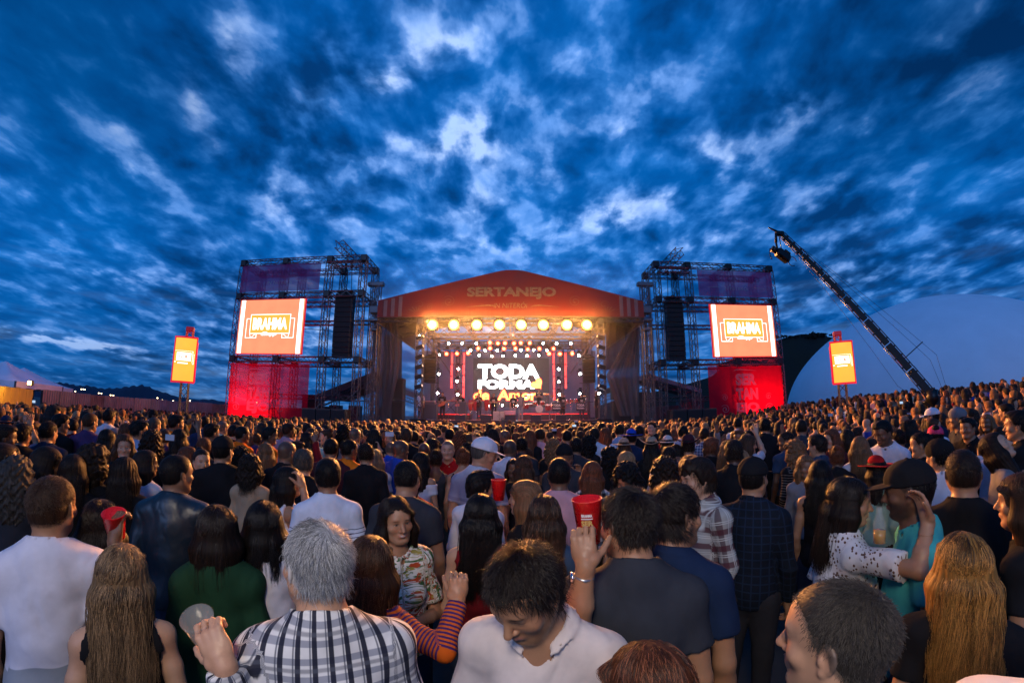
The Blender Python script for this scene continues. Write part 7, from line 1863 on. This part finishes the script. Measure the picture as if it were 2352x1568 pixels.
M_ = mid
L_ = [
 # px, py, dist, body, head, sex, hair, hair colour, top, colour, label, extras
 (191, 1690, 3.6, -10, -30, 'm', 'crop', 'black', 'long', 'navy', 'man in a bright red cap and scarf, left part of the crowd', dict(hat='cap', hatc='red', skin='tan', hat_yaw=180)),
 (238, 1655, 4.2, -40, -75, 'm', 'short', 'black', 'long', 'black', 'young man in profile behind the red cap', dict(skin='mid')),
 (353, 1650, 4.2, -20, -40, 'm', 'crop', 'brown', 'long', 'purple', 'man in a dark purple shirt looking right', dict(skin='mid')),
 (428, 1630, 4.8, -15, -35, 'm', 'short', 'black', 'long', 'white', 'man in a crisp white shirt left of the long dark hair', dict(skin='mid')),
 (417, 1718, 3.4, -5, -5, 'f', 'long', 'black', 'long', 'black', 'woman with long black hair in front of the crisp white shirt', {}),
 (493, 1690, 3.9, -10, -10, 'f', 'long', 'auburn', 'long', 'black', 'auburn-haired woman beside the blue-shirted man', {}),
 (485, 1745, 3.0, -150, -165, 'f', 'longwavy', 'brown', 'long', 'black', 'woman facing the camera with her face lit red', dict(skin='light')),
 (545, 1682, 3.8, -45, -75, 'm', 'short', 'black', 'long', 'sky', 'man in a light blue collared shirt looking right', dict(skin='tan')),
 (592, 1728, 3.2, -5, -5, 'f', 'curly', 'dark', 'long', 'black', 'woman with reddish dark curls left of the orange polo', {}),
 (604, 1662, 4.6, -20, -40, 'm', 'crop', 'salt', 'long', 'grey', 'grey-haired man behind the dark curls', {}),
 (688, 1655, 4.3, -40, -60, 'm', 'short', 'black', 'polo', 'orange', 'tall man in an orange polo shirt at the left', dict(skin='brown')),
 (699, 1712, 3.6, 0, 0, 'f', 'long', 'black', 'tshirt', 'black', 'woman in a backwards hot pink cap holding up a phone', dict(hat='cap', hatc='hotpink', hat_yaw=180, pose='up')),
 (761, 1624, 9.0, 170, 170, 'm', 'crop', 'black', 'tshirt', 'orange', 'steward in an orange shirt facing the crowd by the red fence', dict(skin='dark')),
 (600, 1607, 9.5, -60, -80, 'm', 'crop', 'black', 'tshirt', 'white', 'man in a white shirt and cap standing out before the fence', dict(hat='cap', hatc='black')),
 (800, 1655, 5.0, -10, -20, 'm', 'short', 'black', 'long', 'navy', 'dark-haired man in navy behind the pink cap', {}),
 (828, 1690, 3.9, -30, -55, 'm', 'short', 'black', 'long', 'black', 'man with round glasses looking right behind the pale woman', dict(skin='tan')),
 (871, 1672, 5.0, -30, -50, 'm', 'bald', 'black', 'tshirt', 'mint', 'bald man in a mint shirt left of centre', dict(skin='tan')),
 (948, 1698, 4.0, -40, -75, 'm', 'crop', 'black', 'polo', 'orange', 'man in an orange polo behind the black cap', dict(skin='brown')),
 (918, 1690, 4.4, -20, -45, 'm', 'short', 'black', 'tshirt', 'black', 'dark-haired man left of the second orange polo', {}),
 (1056, 1702, 3.9, -60, -85, 'm', 'short', 'black', 'tshirt', 'orange', 'man in an orange vest in profile behind the long brown hair', dict(skin='brown')),
 (1038, 1772, 3.0, -6, -6, 'f', 'long', 'chestnut', 'long', 'black', 'woman with long copper-lit brown hair left of the bald man', {}),
 (1122, 1768, 2.9, -20, -62, 'm', 'bald', 'black', 'tshirt', 'black', 'bald man with a goatee in a black T-shirt', dict(skin='mid')),
 (1128, 1682, 4.6, -30, -60, 'm', 'short', 'dark', 'tshirt', 'pink', 'man in a pink shirt leaning left behind the bald man', {}),
 (1203, 1682, 4.6, -5, -15, 'm', 'short', 'black', 'tshirt', 'denim', 'man in a faded blue T-shirt with white lettering on the back', {}),
 (1200, 1722, 3.6, -5, -5, 'f', 'long', 'black', 'tshirt', 'black', 'woman with sleek black hair left of the very broad man', {}),
 (1272, 1706, 4.2, 60, 78, 'f', 'bun', 'brown', 'tshirt', 'grey', 'woman in profile looking left above the very broad man', dict(skin='light')),
 (1366, 1757, 3.3, -25, -62, 'm', 'crop', 'black', 'tshirt', 'orange', 'young man in a bright orange T-shirt with dark print', dict(skin='brown')),
 (1344, 1690, 4.4, -5, -5, 'f', 'curly', 'black', 'tshirt', 'black', 'woman with a tall mass of black curls behind the orange T-shirt', {}),
 (1388, 1702, 4.2, -15, -35, 'm', 'bald', 'black', 'tshirt', 'grey', 'bald man behind the orange T-shirt', dict(skin='tan')),
 (1430, 1775, 3.0, -3, -3, 'm', 'crop', 'dark', 'long', 'black', 'tall man in a plain black long-sleeved top, seen from behind', dict(skin='tan')),
 (1466, 1792, 3.1, -3, -10, 'f', 'long', 'blonde', 'tshirt', 'white', 'blonde woman behind the man in the black long-sleeved top', {}),
 (1462, 1706, 4.1, -3, -3, 'f', 'longwavy', 'dark', 'tshirt', 'black', 'woman with long dark wavy hair behind the black long-sleeved top', {}),
 (1460, 1684, 5.2, -5, -5, 'm', 'short', 'dark', 'tshirt', 'maroon', 'man in maroon lit orange by the stage', {}),
 (1520, 1712, 4.2, -10, 170, 'f', 'longwavy', 'chestnut', 'tshirt', 'grey', 'woman facing back and taking a picture with her phone', dict(skin='light', pose='phone')),
 (1566, 1757, 3.4, -30, -72, 'm', 'bald', 'black', 'polo', 'blue', 'bald man in a royal blue polo shirt', dict(skin='brown')),
 (1588, 1704, 4.2, -5, -10, 'm', 'fringe', 'brown', 'tshirt', 'black', 'man with curly brown hair behind the royal blue polo', {}),
 (1618, 1710, 4.6, -5, -10, 'm', 'short', 'dark', 'long', 'navy', 'man in a navy plaid shirt right of the curly hair', dict(tm=PM['darkplaid'])),
 (1648, 1806, 3.0, -10, -55, 'f', 'long', 'black', 'off', 'white', 'woman with black hair in a white off-shoulder top', dict(skin='tan')),
 (1702, 1795, 3.2, -5, -5, 'f', 'bun', 'dark', 'tank', 'charcoal', 'woman with a low bun in a speckled dark dress', dict(skin='brown')),
 (1749, 1757, 3.6, 175, 165, 'm', 'bald', 'brown', 'tshirt', 'red', 'bald bearded man in a red T-shirt facing the camera', dict(skin='light')),
 (1690, 1742, 3.9, -5, -30, 'f', 'long', 'black', 'tshirt', 'black', 'woman with black hair left of the bald bearded man', {}),
 (1808, 1790, 2.9, -5, -5, 'f', 'bun', 'auburn', 'strap', 'black', 'woman with a messy auburn topknot and a bare back', dict(skin='tan')),
 (1757, 1702, 4.6, -5, -5, 'm', 'short', 'black', 'tshirt', 'black', 'dark-haired man behind the red T-shirt', {}),
 (1796, 1714, 4.4, -5, -5, 'f', 'curly', 'auburn', 'tshirt', 'black', 'woman with short orange-lit curls left of the white cap', {}),
 (1830, 1722, 4.4, 50, 78, 'f', 'long', 'brown', 'tshirt', 'black', 'woman in profile looking left by the white cap', {}),
 (1925, 1700, 4.6, -5, -5, 'f', 'longwavy', 'dark', 'tshirt', 'black', 'woman with brown wavy hair behind the white cap', {}),
 (1916, 1680, 5.4, -5, -5, 'm', 'short', 'dark', 'tshirt', 'black', 'man raising one arm high above the crowd before the stage', dict(pose='up')),
 (2037, 1742, 3.5, -3, -3, 'm', 'crop', 'black', 'tshirt', 'charcoal', 'broad man in a black cap with white lettering at the back', dict(hat='cap', hatc='black', hat_yaw=180)),
 (2046, 1822, 2.7, -3, 3, 'f', 'long', 'brown', 'tshirt', 'black', 'woman with long straight brown hair in a scooped black top', dict(skin='tan')),
 (2070, 1706, 4.4, -3, -3, 'f', 'long', 'auburn', 'tshirt', 'black', 'woman with auburn hair behind the lettered black cap', {}),
 (2110, 1702, 4.5, -3, -10, 'm', 'short', 'dark', 'tshirt', 'pink', 'man in a dusty pink T-shirt in the middle of the crowd', {}),
 (2160, 1748, 3.7, -5, -10, 'f', 'curly', 'chestnut', 'tshirt', 'black', 'woman tossing glowing orange curls in the middle', {}),
 (2203, 1780, 3.1, -3, -3, 'm', 'beanie_', 'black', 'tshirt', 'charcoal', 'man in a dark beanie behind the pink T-shirt', dict(hat='beanie', hatc='black')),
 (2216, 1708, 4.3, -3, -8, 'm', 'crop', 'black', 'tshirt', 'sky', 'man in a backwards lettered black cap and pale blue T-shirt', dict(hat='cap', hatc='black', hat_yaw=180)),
 (2250, 1745, 3.4, -3, -15, 'm', 'short', 'black', 'tshirt', 'charcoal', 'man with a fade in a dark T-shirt right of the beanie', {}),
 (2303, 1734, 3.9, -20, -60, 'f', 'curly', 'black', 'tshirt', 'black', 'dark-skinned woman with loose curls looking right', dict(skin='brown')),
 (2322, 1700, 4.4, -3, -8, 'm', 'short', 'dark', 'tshirt', 'white', 'man in a white T-shirt behind the loose curls', {}),
 (2363, 1698, 4.6, -3, -3, 'f', 'longwavy', 'auburn', 'tshirt', 'white', 'woman with wavy auburn hair in a pale striped top', {}),
 (2380, 1788, 3.2, 20, 40, 'f', 'curly', 'black', 'tshirt', 'black', 'woman with dark curls turned left behind the checked shirt', {}),
 (2420, 1684, 4.8, -3, -3, 'm', 'short', 'dark', 'long', 'sky', 'broad man in a light blue shirt facing the stage', {}),
 (2438, 1748, 3.8, -3, 12, 'f', 'bob', 'brown', 'tshirt', 'black', 'woman in a cream straw hat with a dark band', dict(hat='straw', hatc='beige')),
 (2444, 1802, 3.0, 5, 25, 'f', 'long', 'blonde', 'tshirt', 'black', 'blonde woman behind the dark curly head', {}),
 (2466, 1712, 4.2, -3, -3, 'm', 'short', 'black', 'tshirt', 'navy', 'man in a bright blue brimmed hat', dict(hat='straw', hatc='blue')),
 (2496, 1690, 4.6, -3, -3, 'm', 'short', 'black', 'tshirt', 'black', 'man with thick black hair right of the blue hat', {}),
 (2545, 1748, 3.5, -3, 8, 'f', 'long', 'black', 'tshirt', 'black', 'woman in a big curled cowboy hat with black hair', dict(hat='cowboy', hatc='beige')),
 (2608, 1738, 3.9, -3, 5, 'f', 'long', 'dark', 'tshirt', 'grey', 'woman in a pale straw hat right of the cowboy hat', dict(hat='straw', hatc='cream')),
 (2640, 1772, 3.3, -3, -12, 'f', 'longwavy', 'dark', 'tshirt', 'black', 'woman with dark wavy hair below the brown hat', {}),
 (2688, 1745, 3.7, -3, -3, 'm', 'short', 'dark', 'tshirt', 'black', 'man in a brown cowboy hat', dict(hat='cowboy', hatc='maroon')),
 (2668, 1690, 4.6, -3, -8, 'm', 'short', 'black', 'polo', 'sky', 'man in a pale blue polo behind the brown hat', {}),
 (2752, 1700, 4.3, -3, -3, 'm', 'crop', 'dark', 'long', 'navy', 'man in a blue and white plaid shirt facing the stage', dict(tm=PM['blueplaid'])),
 (2780, 1748, 3.6, -3, -25, 'm', 'short', 'auburn', 'tshirt', 'black', 'man with reddish short hair behind the young man with the fringe', {}),
 (2856, 1760, 3.0, -60, -80, 'f', 'longwavy', 'chestnut', 'tshirt', 'black', 'woman with long light brown hair in profile touching her chin', dict(skin='light', pose='fold')),
 (2882, 1652, 4.6, -3, -3, 'm', 'short', 'black', 'tshirt', 'sky', 'tall man with thick dark hair in a pale blue T-shirt', {}),
 (2895, 1800, 2.9, -5, -15, 'f', 'long', 'blonde', 'tank', 'white', 'woman with blonde hair in a white vest left of the pink cap', {}),
 (2925, 1736, 3.4, -50, -76, 'f', 'long', 'brown', 'tshirt', 'white', 'woman in a white and navy striped top in profile', dict(tm=PM['lines'])),
 (2989, 1660, 3.6, -3, 3, 'm', 'short', 'black', 'long', 'black', 'very tall man in a long black coat', dict(skin='tan')),
 (3101, 1765, 3.1, 30, 52, 'f', 'curly', 'chestnut', 'long', 'black', 'woman with curly hair in a thin-striped black top', dict(tm=PM['hstripe'])),
 (3190, 1742, 3.1, 40, 76, 'm', 'short', 'dark', 'long', 'denim', 'man in a denim shirt in profile looking left', dict(skin='light')),
 (3131, 1672, 4.2, -3, 2, 'm', 'crop', 'dark', 'long', 'charcoal', 'man with a crew cut in a dark shirt behind the curls at the right', {}),
 (3246, 1715, 3.6, 165, 150, 'f', 'longwavy', 'auburn', 'long', 'maroon', 'woman facing left with wavy auburn hair', dict(skin='light')),
 (3270, 1785, 3.1, -3, 5, 'f', 'bun', 'auburn', 'long', 'black', 'woman with red-brown hair beside the white jacket', {}),
 (3310, 1712, 3.8, -3, 10, 'f', 'bob', 'dark', 'long', 'black', 'woman with dark hair between auburn waves and white jacket', {}),
 (3545, 1678, 3.9, 50, 76, 'f', 'long', 'black', 'long', 'black', 'woman with black hair in profile behind the white T-shirt', {}),
 (3640, 1628, 4.2, 50, 72, 'm', 'crop', 'black', 'long', 'navy', 'man in a flat white snapback cap facing left', dict(hat='cap', hatc='white', skin='tan')),
 (3655, 1708, 3.4, 5, 20, 'f', 'bun', 'black', 'long', 'black', 'woman in a hot pink cap at the right', dict(hat='cap', hatc='hotpink')),
 (3596, 1738, 3.2, 60, 82, 'm', 'crop', 'black', 'long', 'black', 'young man in profile with yellow print on his black cap', dict(hat='cap', hatc='black', skin='tan', hat_yaw=180)),
 (3668, 1785, 2.9, 20, 45, 'm', 'crop', 'black', 'tshirt', 'white', 'man in a black beanie and white T-shirt behind the turquoise shirt', dict(hat='beanie', hatc='black')),
 (3780, 1672, 3.9, 150, 140, 'm', 'short', 'black', 'long', 'black', 'man facing the camera in the dark right of the pink cap', dict(skin='mid')),
 (3856, 1652, 4.6, 160, 150, 'f', 'long', 'chestnut', 'long', 'grey', 'woman facing the camera in the dark near the right edge', {}),
 (3930, 1610, 5.2, 100, 80, 'm', 'short', 'black', 'long', 'black', 'dark-haired man high up near the right edge', {}),
 (3736, 1600, 5.8, 120, 100, 'm', 'crop', 'black', 'long', 'charcoal', 'grey-capped man behind the white snapback', dict(hat='beanie', hatc='grey')),
 (88, 1700, 3.6, -10, -30, 'm', 'short', 'black', 'long', 'black', 'dark-haired man in black left of the red cap', {}),
 (20, 1710, 3.2, -60, -80, 'm', 'short', 'dark', 'long', 'black', 'man at the left edge turned to the stage', {}),
 (60, 1865, 2.5, -10, -20, 'f', 'curly', 'salt', 'long', 'charcoal', 'woman with grey curly hair above the white and grey T-shirt', {}),
 (2600, 1700, 4.9, -3, -3, 'f', 'longwavy', 'dark', 'tshirt', 'darkred', 'woman in dark red behind the pale straw hat', {}),
 (2545, 1672, 5.4, -3, 150, 'm', 'short', 'dark', 'tshirt', 'black', 'man looking back behind the cowboy hat', {}),
 (2350, 1655, 6.5, -3, -3, 'm', 'crop', 'black', 'tshirt', 'red', 'man in a bright red T-shirt standing tall before the stage', {}),
]
for a in L_:
    kw = dict(a[11]); st_ = a[6]
    if st_ == 'beanie_': st_ = 'bald'
    if a[6] == 'long' and kw.get('hat') in ('straw', 'cowboy'): pass
    # head turned far from the body: turn the body too
    vy, hv = a[3], a[4]
    if abs(((hv - vy + 180) % 360) - 180) > 80: vy = hv - 30
    mid(a[0], a[1], a[2], vy, hv, a[5], st_, a[7], a[8], a[9], a[10], **kw)
# the woman's phone and others in view
phone_m = mat('phone_body', (.02, .02, .022), .3); glow_m = mat('phone_screen', (.05, .05, .05), emit=(.55, .75, 1), estr=.9)
def phone(px, py, d, label, lit=True, rz=0.0):
    d *= 1.4
    t = thing('phone', label, 'phone', PD(px / 1.7007, py / 1.7007, d), rz, 'phones held up in the crowd'); MB().box((0, 0, 0), (.12, .010, .062), bev=.004).build('phone_body', phone_m, t); MB().box((0, -.006, 0), (.11, .002, .055)).build('screen', glow_m if lit else mat('phone_back', (.35, .42, .5), .3), t)
for i, (x, y, d, lb, lt) in enumerate(((1522, 1695, 4.0, 'pale blue phone held up by the woman facing back', False), (665, 1708, 3.4, 'phone in the raised hand of the woman in the pink cap', False), (1783, 1664, 9, 'small lit phone left of the stage centre', True), (2250, 1645, 10, 'phone held high before the right half of the stage', False),
                                       (2243, 1662, 9, 'lit phone low before the right half of the stage', True), (2165, 1678, 7.5, 'wide phone in the middle of the crowd', False), (3520, 1572, 9, 'bright phone light in front of the crane', True), (133, 1568, 9, 'bright phone light below the left tents', True), (3243, 1620, 7, 'phone held up by a striped sleeve at the right', False))): phone(x, y, d, lb, lt)

# ------------------------------------------------------------------ the band
band = [(966, 28.2, 935, 'm', 'short', 'black', 'white', 'stagehand in a white shirt at the left leg of the stage', 170, 'down'), (1016, 28.6, 916, 'm', 'short', 'dark', 'black', 'guitarist in black at the left of the stage', 170, 'fold'), (1058, 29.4, 915, 'm', 'short', 'black', 'black', 'bass player behind the tall flight case', 170, 'fold'),
        (1100, 29.4, 917, 'm', 'crop', 'black', 'black', 'trumpet player in front of the congas', 150, 'phone'), (1134, 29.0, 915, 'm', 'short', 'black', 'black', 'saxophone player left of the big screen words', 175, 'fold'), (1179, 30.6, 922, 'm', 'short', 'black', 'black', 'man in a black tour T-shirt standing by the singer', 180, 'down'),
        (1196, 28.8, 911, 'm', 'short', 'dark', 'grey', 'lead singer in a grey top and light trousers with a microphone', 170, 'up'), (1238, 31.9, 926, 'm', 'short', 'black', 'black', 'drummer behind the red drum kit', 180, 'fold'), (1292, 29.6, 917, 'm', 'crop', 'salt', 'black', 'guitarist in black at the right of the stage', 200, 'down'),
        (1336, 30.2, 916, 'm', 'short', 'black', 'black', 'percussionist in a black tour T-shirt at the right', 185, 'down'), (1371, 27.9, 915, 'm', 'crop', 'grey', 'black', 'grey-haired man in a black T-shirt at the right stage leg', 120, 'down')]
white_print = mat('print_white', (1, 1, 1))
for (px, Y, py, sex, st_, hc, tc, lb, vy, pose) in band:
    x = P(px, 940, Y).x; zb = SZ + (.5 if 'drummer' in lb else .0)
    b, s, fr = mid(0, 0, 20, vy, vy, sex, st_, hc, 'tshirt', tc, lb, world=(x, Y, zb + 1.70), base_z=zb, pose=pose, group='band and crew on the stage', skin='tan', strand=False)
    if tc == 'black': text('lettering', 'TODA', (0, .17, 1.30), .07, white_print, b, width=.2, bold=.04, rz=math.pi); text('lettering', 'FORMA', (0, .17, 1.22), .05, white_print, b, width=.2, bold=.04, rz=math.pi)
    if 'singer' in lb: [setattr(c, 'color', (.30, .31, .33, 1)) for c in b.children if c.name.startswith('trousers')]
def guitar(px, Y, col, label, rz, z=1.02, tilt=.5):
    t = thing('guitar', label, 'guitar', (P(px, 940, Y).x, Y - .28, SZ + z)); t.rotation_euler = (0, tilt, rz)
    pts = []; n = 26
    for k in range(n): a = 2 * math.pi * k / n; r_ = .17 + .045 * math.cos(2 * a) - .02 * math.cos(3 * a); pts.append((1.2 * r_ * math.cos(a), .85 * r_ * math.sin(a)))
    MB().prism(pts, -.02, .02).build('guitar_body', mat('gtr_' + label.split()[0], col, .25), t); MB().box((.50, -.005, 0), (.72, .03, .05), bev=.005).build('neck', mat('maple', (.45, .28, .12), .4), t); MB().box((.90, -.005, .01), (.14, .025, .08), bev=.01).build('headstock', mat('maple', (1, 1, 1)), t)
guitar(1016, 28.6, (.50, .10, .02), 'orange electric guitar held by the guitarist at the left', .1, tilt=-.45); guitar(1056, 29.4, (.55, .16, .14), 'pink bass guitar held by the bass player', .1, tilt=-.15); guitar(1292, 29.6, (.03, .03, .03), 'black electric guitar held by the guitarist at the right', .1, tilt=-.3)
# ------------------------------------------------------------------ the rest of the crowd
rc = random.Random(77); pts_ = [(p[1].x, p[1].y) for p in PEOPLE]; cells = {}
def cell(x, y): return (int(math.floor(x / .6)), int(math.floor(y / .6)))
for x, y in pts_: cells.setdefault(cell(x, y), []).append((x, y))
def free(x, y, r_):
    c = cell(x, y)
    for i in (-1, 0, 1):
        for j in (-1, 0, 1):
            for (a, b) in cells.get((c[0] + i, c[1] + j), ()):
                if (a - x) ** 2 + (b - y) ** 2 < r_ * r_: return False
    return True
fa, fb = Vector((-26.8, 24)), Vector((-23.3, 32))
def allowed(x, y):
    if y > 25.4 and x > -21.5: return False
    if y > 34: return False
    if x < -18 and y > 22 and (x - fa.x) * (fb.y - fa.y) - (y - fa.y) * (fb.x - fa.x) < 1.0: return False
    if x < -25.0 or (x < -20.5 and y < 15.5 and y > 9): return False
    if math.hypot(x - 61, y - 48.4) < 24: return False
    if math.hypot(x - 14.68, y - 12) < 1.0 or abs(x) < .01: return False
    if math.hypot(x + 17.7, y - 20) < 1 or math.hypot(x - 17.7, y - 20) < 1: return False
    return True
auto = []
for _ in range(60000):
    az = rc.uniform(-76, 76); rr = math.sqrt(rc.uniform(2.9 ** 2, 38 ** 2)); x, y = rr * math.sin(math.radians(az)), rr * math.cos(math.radians(az))
    if y < .6: continue
    if rr < 4.6 and abs(az) < 62 and rc.random() < .8: continue
    if rr > 27 and rc.random() < .5: continue
    if not allowed(x, y) or not free(x, y, .50 if rr < 16 else .56): continue
    cells.setdefault(cell(x, y), []).append((x, y)); auto.append((rr, x, y))
auto.sort()
# nearest ones are individuals
want = 300 - len(PEOPLE); hn = {'short': 'short hair', 'crop': 'cropped hair', 'fringe': 'tousled hair', 'long': 'long straight hair', 'longwavy': 'long wavy hair', 'bob': 'bobbed hair', 'curly': 'curly hair', 'bun': 'tied-up hair', 'pony': 'a ponytail', 'bald': 'a shaved head'}
hcn = {'black': 'black', 'dark': 'dark', 'brown': 'brown', 'auburn': 'auburn', 'chestnut': 'light brown', 'blonde': 'blonde', 'salt': 'greying'}
tn = {'white': 'white', 'black': 'black', 'charcoal': 'charcoal', 'navy': 'navy', 'blue': 'bright blue', 'sky': 'pale blue', 'red': 'red', 'darkred': 'dark red', 'orange': 'orange', 'pink': 'pink', 'maroon': 'maroon', 'green': 'dark green', 'teal': 'turquoise', 'purple': 'purple', 'beige': 'beige', 'grey': 'grey', 'denim': 'denim blue', 'olive': 'olive', 'mint': 'mint', 'yellow': 'yellow'}
TW = ['black'] * 13 + ['charcoal'] * 4 + ['navy'] * 4 + ['white'] * 5 + ['grey'] * 3 + ['maroon', 'denim', 'sky', 'pink', 'beige', 'darkred', 'green', 'purple', 'red', 'olive', 'blue', 'mint']
def spot(x, y):
    a = math.degrees(math.atan2(x, y)); r_ = math.hypot(x, y)
    side = 'below the left tents' if a < -56 else 'in front of the long fence' if a < -46 else 'below the left LED totem' if a < -40 else 'below the left red banner' if a < -30 else 'below the left loudspeaker array' if a < -18 else 'left of the stage front' if a < -10 else 'before the left half of the band' if a < -3 else 'before the middle of the stage' if a < 3 else \
        'before the right half of the band' if a < 10 else 'right of the stage front' if a < 18 else 'below the right loudspeaker array' if a < 27 else 'below the right red banner' if a < 34 else 'below the foot of the dome' if a < 41 else 'below the right LED totem' if a < 47 else 'left of the crane base' if a < 54 else 'right of the crane base'
    return side
cnt = 0; rest = []
for rr, x, y in auto:
    if cnt >= want: rest.append((rr, x, y)); continue
    sex = rc.choice('mmfff' if rc.random() < .5 else 'mmf'); st_ = rc.choice(HSTY[sex] + (['short', 'crop', 'bald'] if sex == 'm' else ['long', 'longwavy', 'long'])); hc = rc.choice(['black'] * 5 + ['dark'] * 5 + ['brown'] * 3 + ['auburn', 'chestnut'] + (['blonde'] if sex == 'f' else ['salt']))
    tc = rc.choice(TW); kind = rc.choice(['tshirt', 'tshirt', 'long'] if sex == 'm' else ['tshirt', 'long', 'tank', 'strap']); hat = rc.choice([None] * 9 + ['cap', 'straw' if rc.random() < .4 else 'cap']); hatc = rc.choice(['black', 'white', 'red', 'navy', 'beige', 'grey'])
    pose = rc.choice(['down'] * 8 + ['up', 'up', 'phone', 'fold']); v0 = rc.gauss(0, 14); back = rc.random() < .16; vy = 170 + rc.gauss(0, 25) if back else v0 * 1.5 - math.degrees(math.atan2(-x, 28 - y) - math.atan2(-x, y)) * -.0; hv = vy + rc.choice((0, 0, 0, 30, -30, 65, -65))
    who = 'man' if sex == 'm' else 'woman'; base = f'{who} with {hcn[hc] + " " if st_ not in ("pony", "bald") else ""}{hn[st_]} in {tn[tc]}'
    if hat: base = f'{who} in a {tn[hatc]} {"cap" if hat == "cap" else "straw hat"} and {tn[tc]} top'
    hgt = rc.gauss(1.60 if sex == 'm' else 1.50, .055); lab = None
    for extra in (spot(x, y), spot(x, y) + (', arm raised' if pose == 'up' else ', holding a phone up' if pose == 'phone' else ', nearer the camera'), spot(x, y) + ', a little further back', spot(x, y) + ', in the far rows', spot(x, y) + (', turned left' if hv > vy else ', turned right' if hv < vy else ', facing the stage')):
        l_ = f'{base} {extra}'
        if l_ not in used_labels and len(l_.split()) <= 16: lab = l_; break
    if lab is None: rest.append((rr, x, y)); continue
    mid(0, 0, rr, vy, hv, sex, st_, hc, kind, tc, lab, hat=hat, hatc=hatc, pose=pose, world=(x, y, hgt + gz(x, y)), base_z=gz(x, y)); cnt += 1

# far crowd: one mass
def low_kit(sex, pose, st_):
    s = Sk(sex, RNG.choice((-40, 0, 0, 40)), 0, 0, 0, POSES[pose]()); out = []
    F_ = Fld(axis([(-.42, -.1, .05), (-.1, .1, .028), (.1, .42, .05)]), axis([(-.2, -.13, .05), (-.13, .14, .03), (.14, .46, .06)]), axis([(-.05, .9, .16), (.9, 1.45, .05), (1.45, 1.80, .028), (1.80, 2.02, .05)])); torso(F_, s, .012); legs(F_, s, .02)
    for k in (0, 1): arm_bones(F_, s, k, .008); el, wr, hd = s.arms[k]; f = np.array(hd['f'], float); f /= np.linalg.norm(f); F_.cap(wr, wr + f * .13, .032, .022, .02)
    head_sdf(F_, s, detail=False); V, Q = F_.mesh(); kind = np.zeros(len(V), int); L = (V - s.head) @ s.R
    kind[(V[:, 2] < 1.44) & (np.linalg.norm(L, axis=1) > .13)] = 1
    for k in (0, 1): el, wr, hd = s.arms[k]; kind[(np.linalg.norm(V - wr, axis=1) < .17) | (np.linalg.norm(V - (wr + (el - wr) * .5), axis=1) < .10)] = 0
    kind[V[:, 2] < .93] = 3; out.append((V, Q, kind))
    if st_ != 'bald':
        hm = hair_mesh(st_, 3, .024); n = len(hm.vertices); co = np.empty(n * 3, f32); hm.vertices.foreach_get('co', co); co = co.reshape(-1, 3); q = np.empty(len(hm.loops), np.int32); hm.loops.foreach_get('vertex_index', q); bpy.data.meshes.remove(hm)
        out.append((co @ s.R.T * (1 if sex == 'm' else .955) * 1.02 + s.head, q.reshape(-1, 4), np.full(n, 2)))
    o = 0; VV = []; QQ = []; KK = []
    for V, Q, k in out: VV.append(V); QQ.append(Q + o); KK.append(k); o += len(V)
    return np.concatenate(VV), np.concatenate(QQ), np.concatenate(KK)
kits = [low_kit(*a) for a in (('m', 'down', 'short'), ('m', 'down', 'crop'), ('m', 'down', 'bald'), ('m', 'up', 'short'), ('m', 'phone', 'short'), ('f', 'down', 'long'), ('f', 'down', 'longwavy'), ('f', 'down', 'curly'), ('f', 'up', 'long'), ('f', 'phone', 'bob'), ('f', 'down', 'bun'), ('m', 'fold', 'fringe'))]
wts = [10, 7, 2, 2.6, 1.2, 9, 6, 4, 2.4, 1.2, 2, 3]
crowd_m = tone_mat('crowd_cloth', .75, .3)
VV = []; QQ = []; CC = []; o = 0; nr = np.random.default_rng(5)
for rr, x, y in rest:
    V, Q, K = kits[rc.choices(range(len(kits)), wts)[0]]; sc_2 = rc.gauss(.965, .04); a = rc.gauss(0, .3) + math.atan2(-x * .5, 30 - y) * .6 + (math.pi if rc.random() < .04 else 0); c, s_ = math.cos(a), math.sin(a)
    W = np.stack([(V[:, 0] * c - V[:, 1] * s_) * sc_2 + x, (V[:, 0] * s_ + V[:, 1] * c) * sc_2 + y, V[:, 2] * sc_2 + gz(x, y)], 1)
    cols = np.array([SKIN[rc.choice(['light', 'tan', 'mid', 'mid', 'brown', 'brown', 'dark'])], TOPC[rc.choice(TW)], HAIR[rc.choice(['black'] * 5 + ['dark'] * 4 + ['brown', 'auburn', 'chestnut', 'blonde'])], rc.choice(TRC)])
    C = np.ones((len(V), 4)); C[:, :3] = cols[K] * (1 + .1 * nr.normal(size=(len(V), 1))).clip(.7, 1.3); VV.append(W); QQ.append(Q + o); CC.append(C); o += len(V)
V = np.concatenate(VV); me = np_mesh('crowd', V, np.concatenate(QQ), [crowd_m], True, np.concatenate(CC), {'own': np.zeros_like(V)})
link('crowd', me, kind='stuff')
print('people', len(PEOPLE), 'rest', len(rest), 'quads', len(me.polygons))
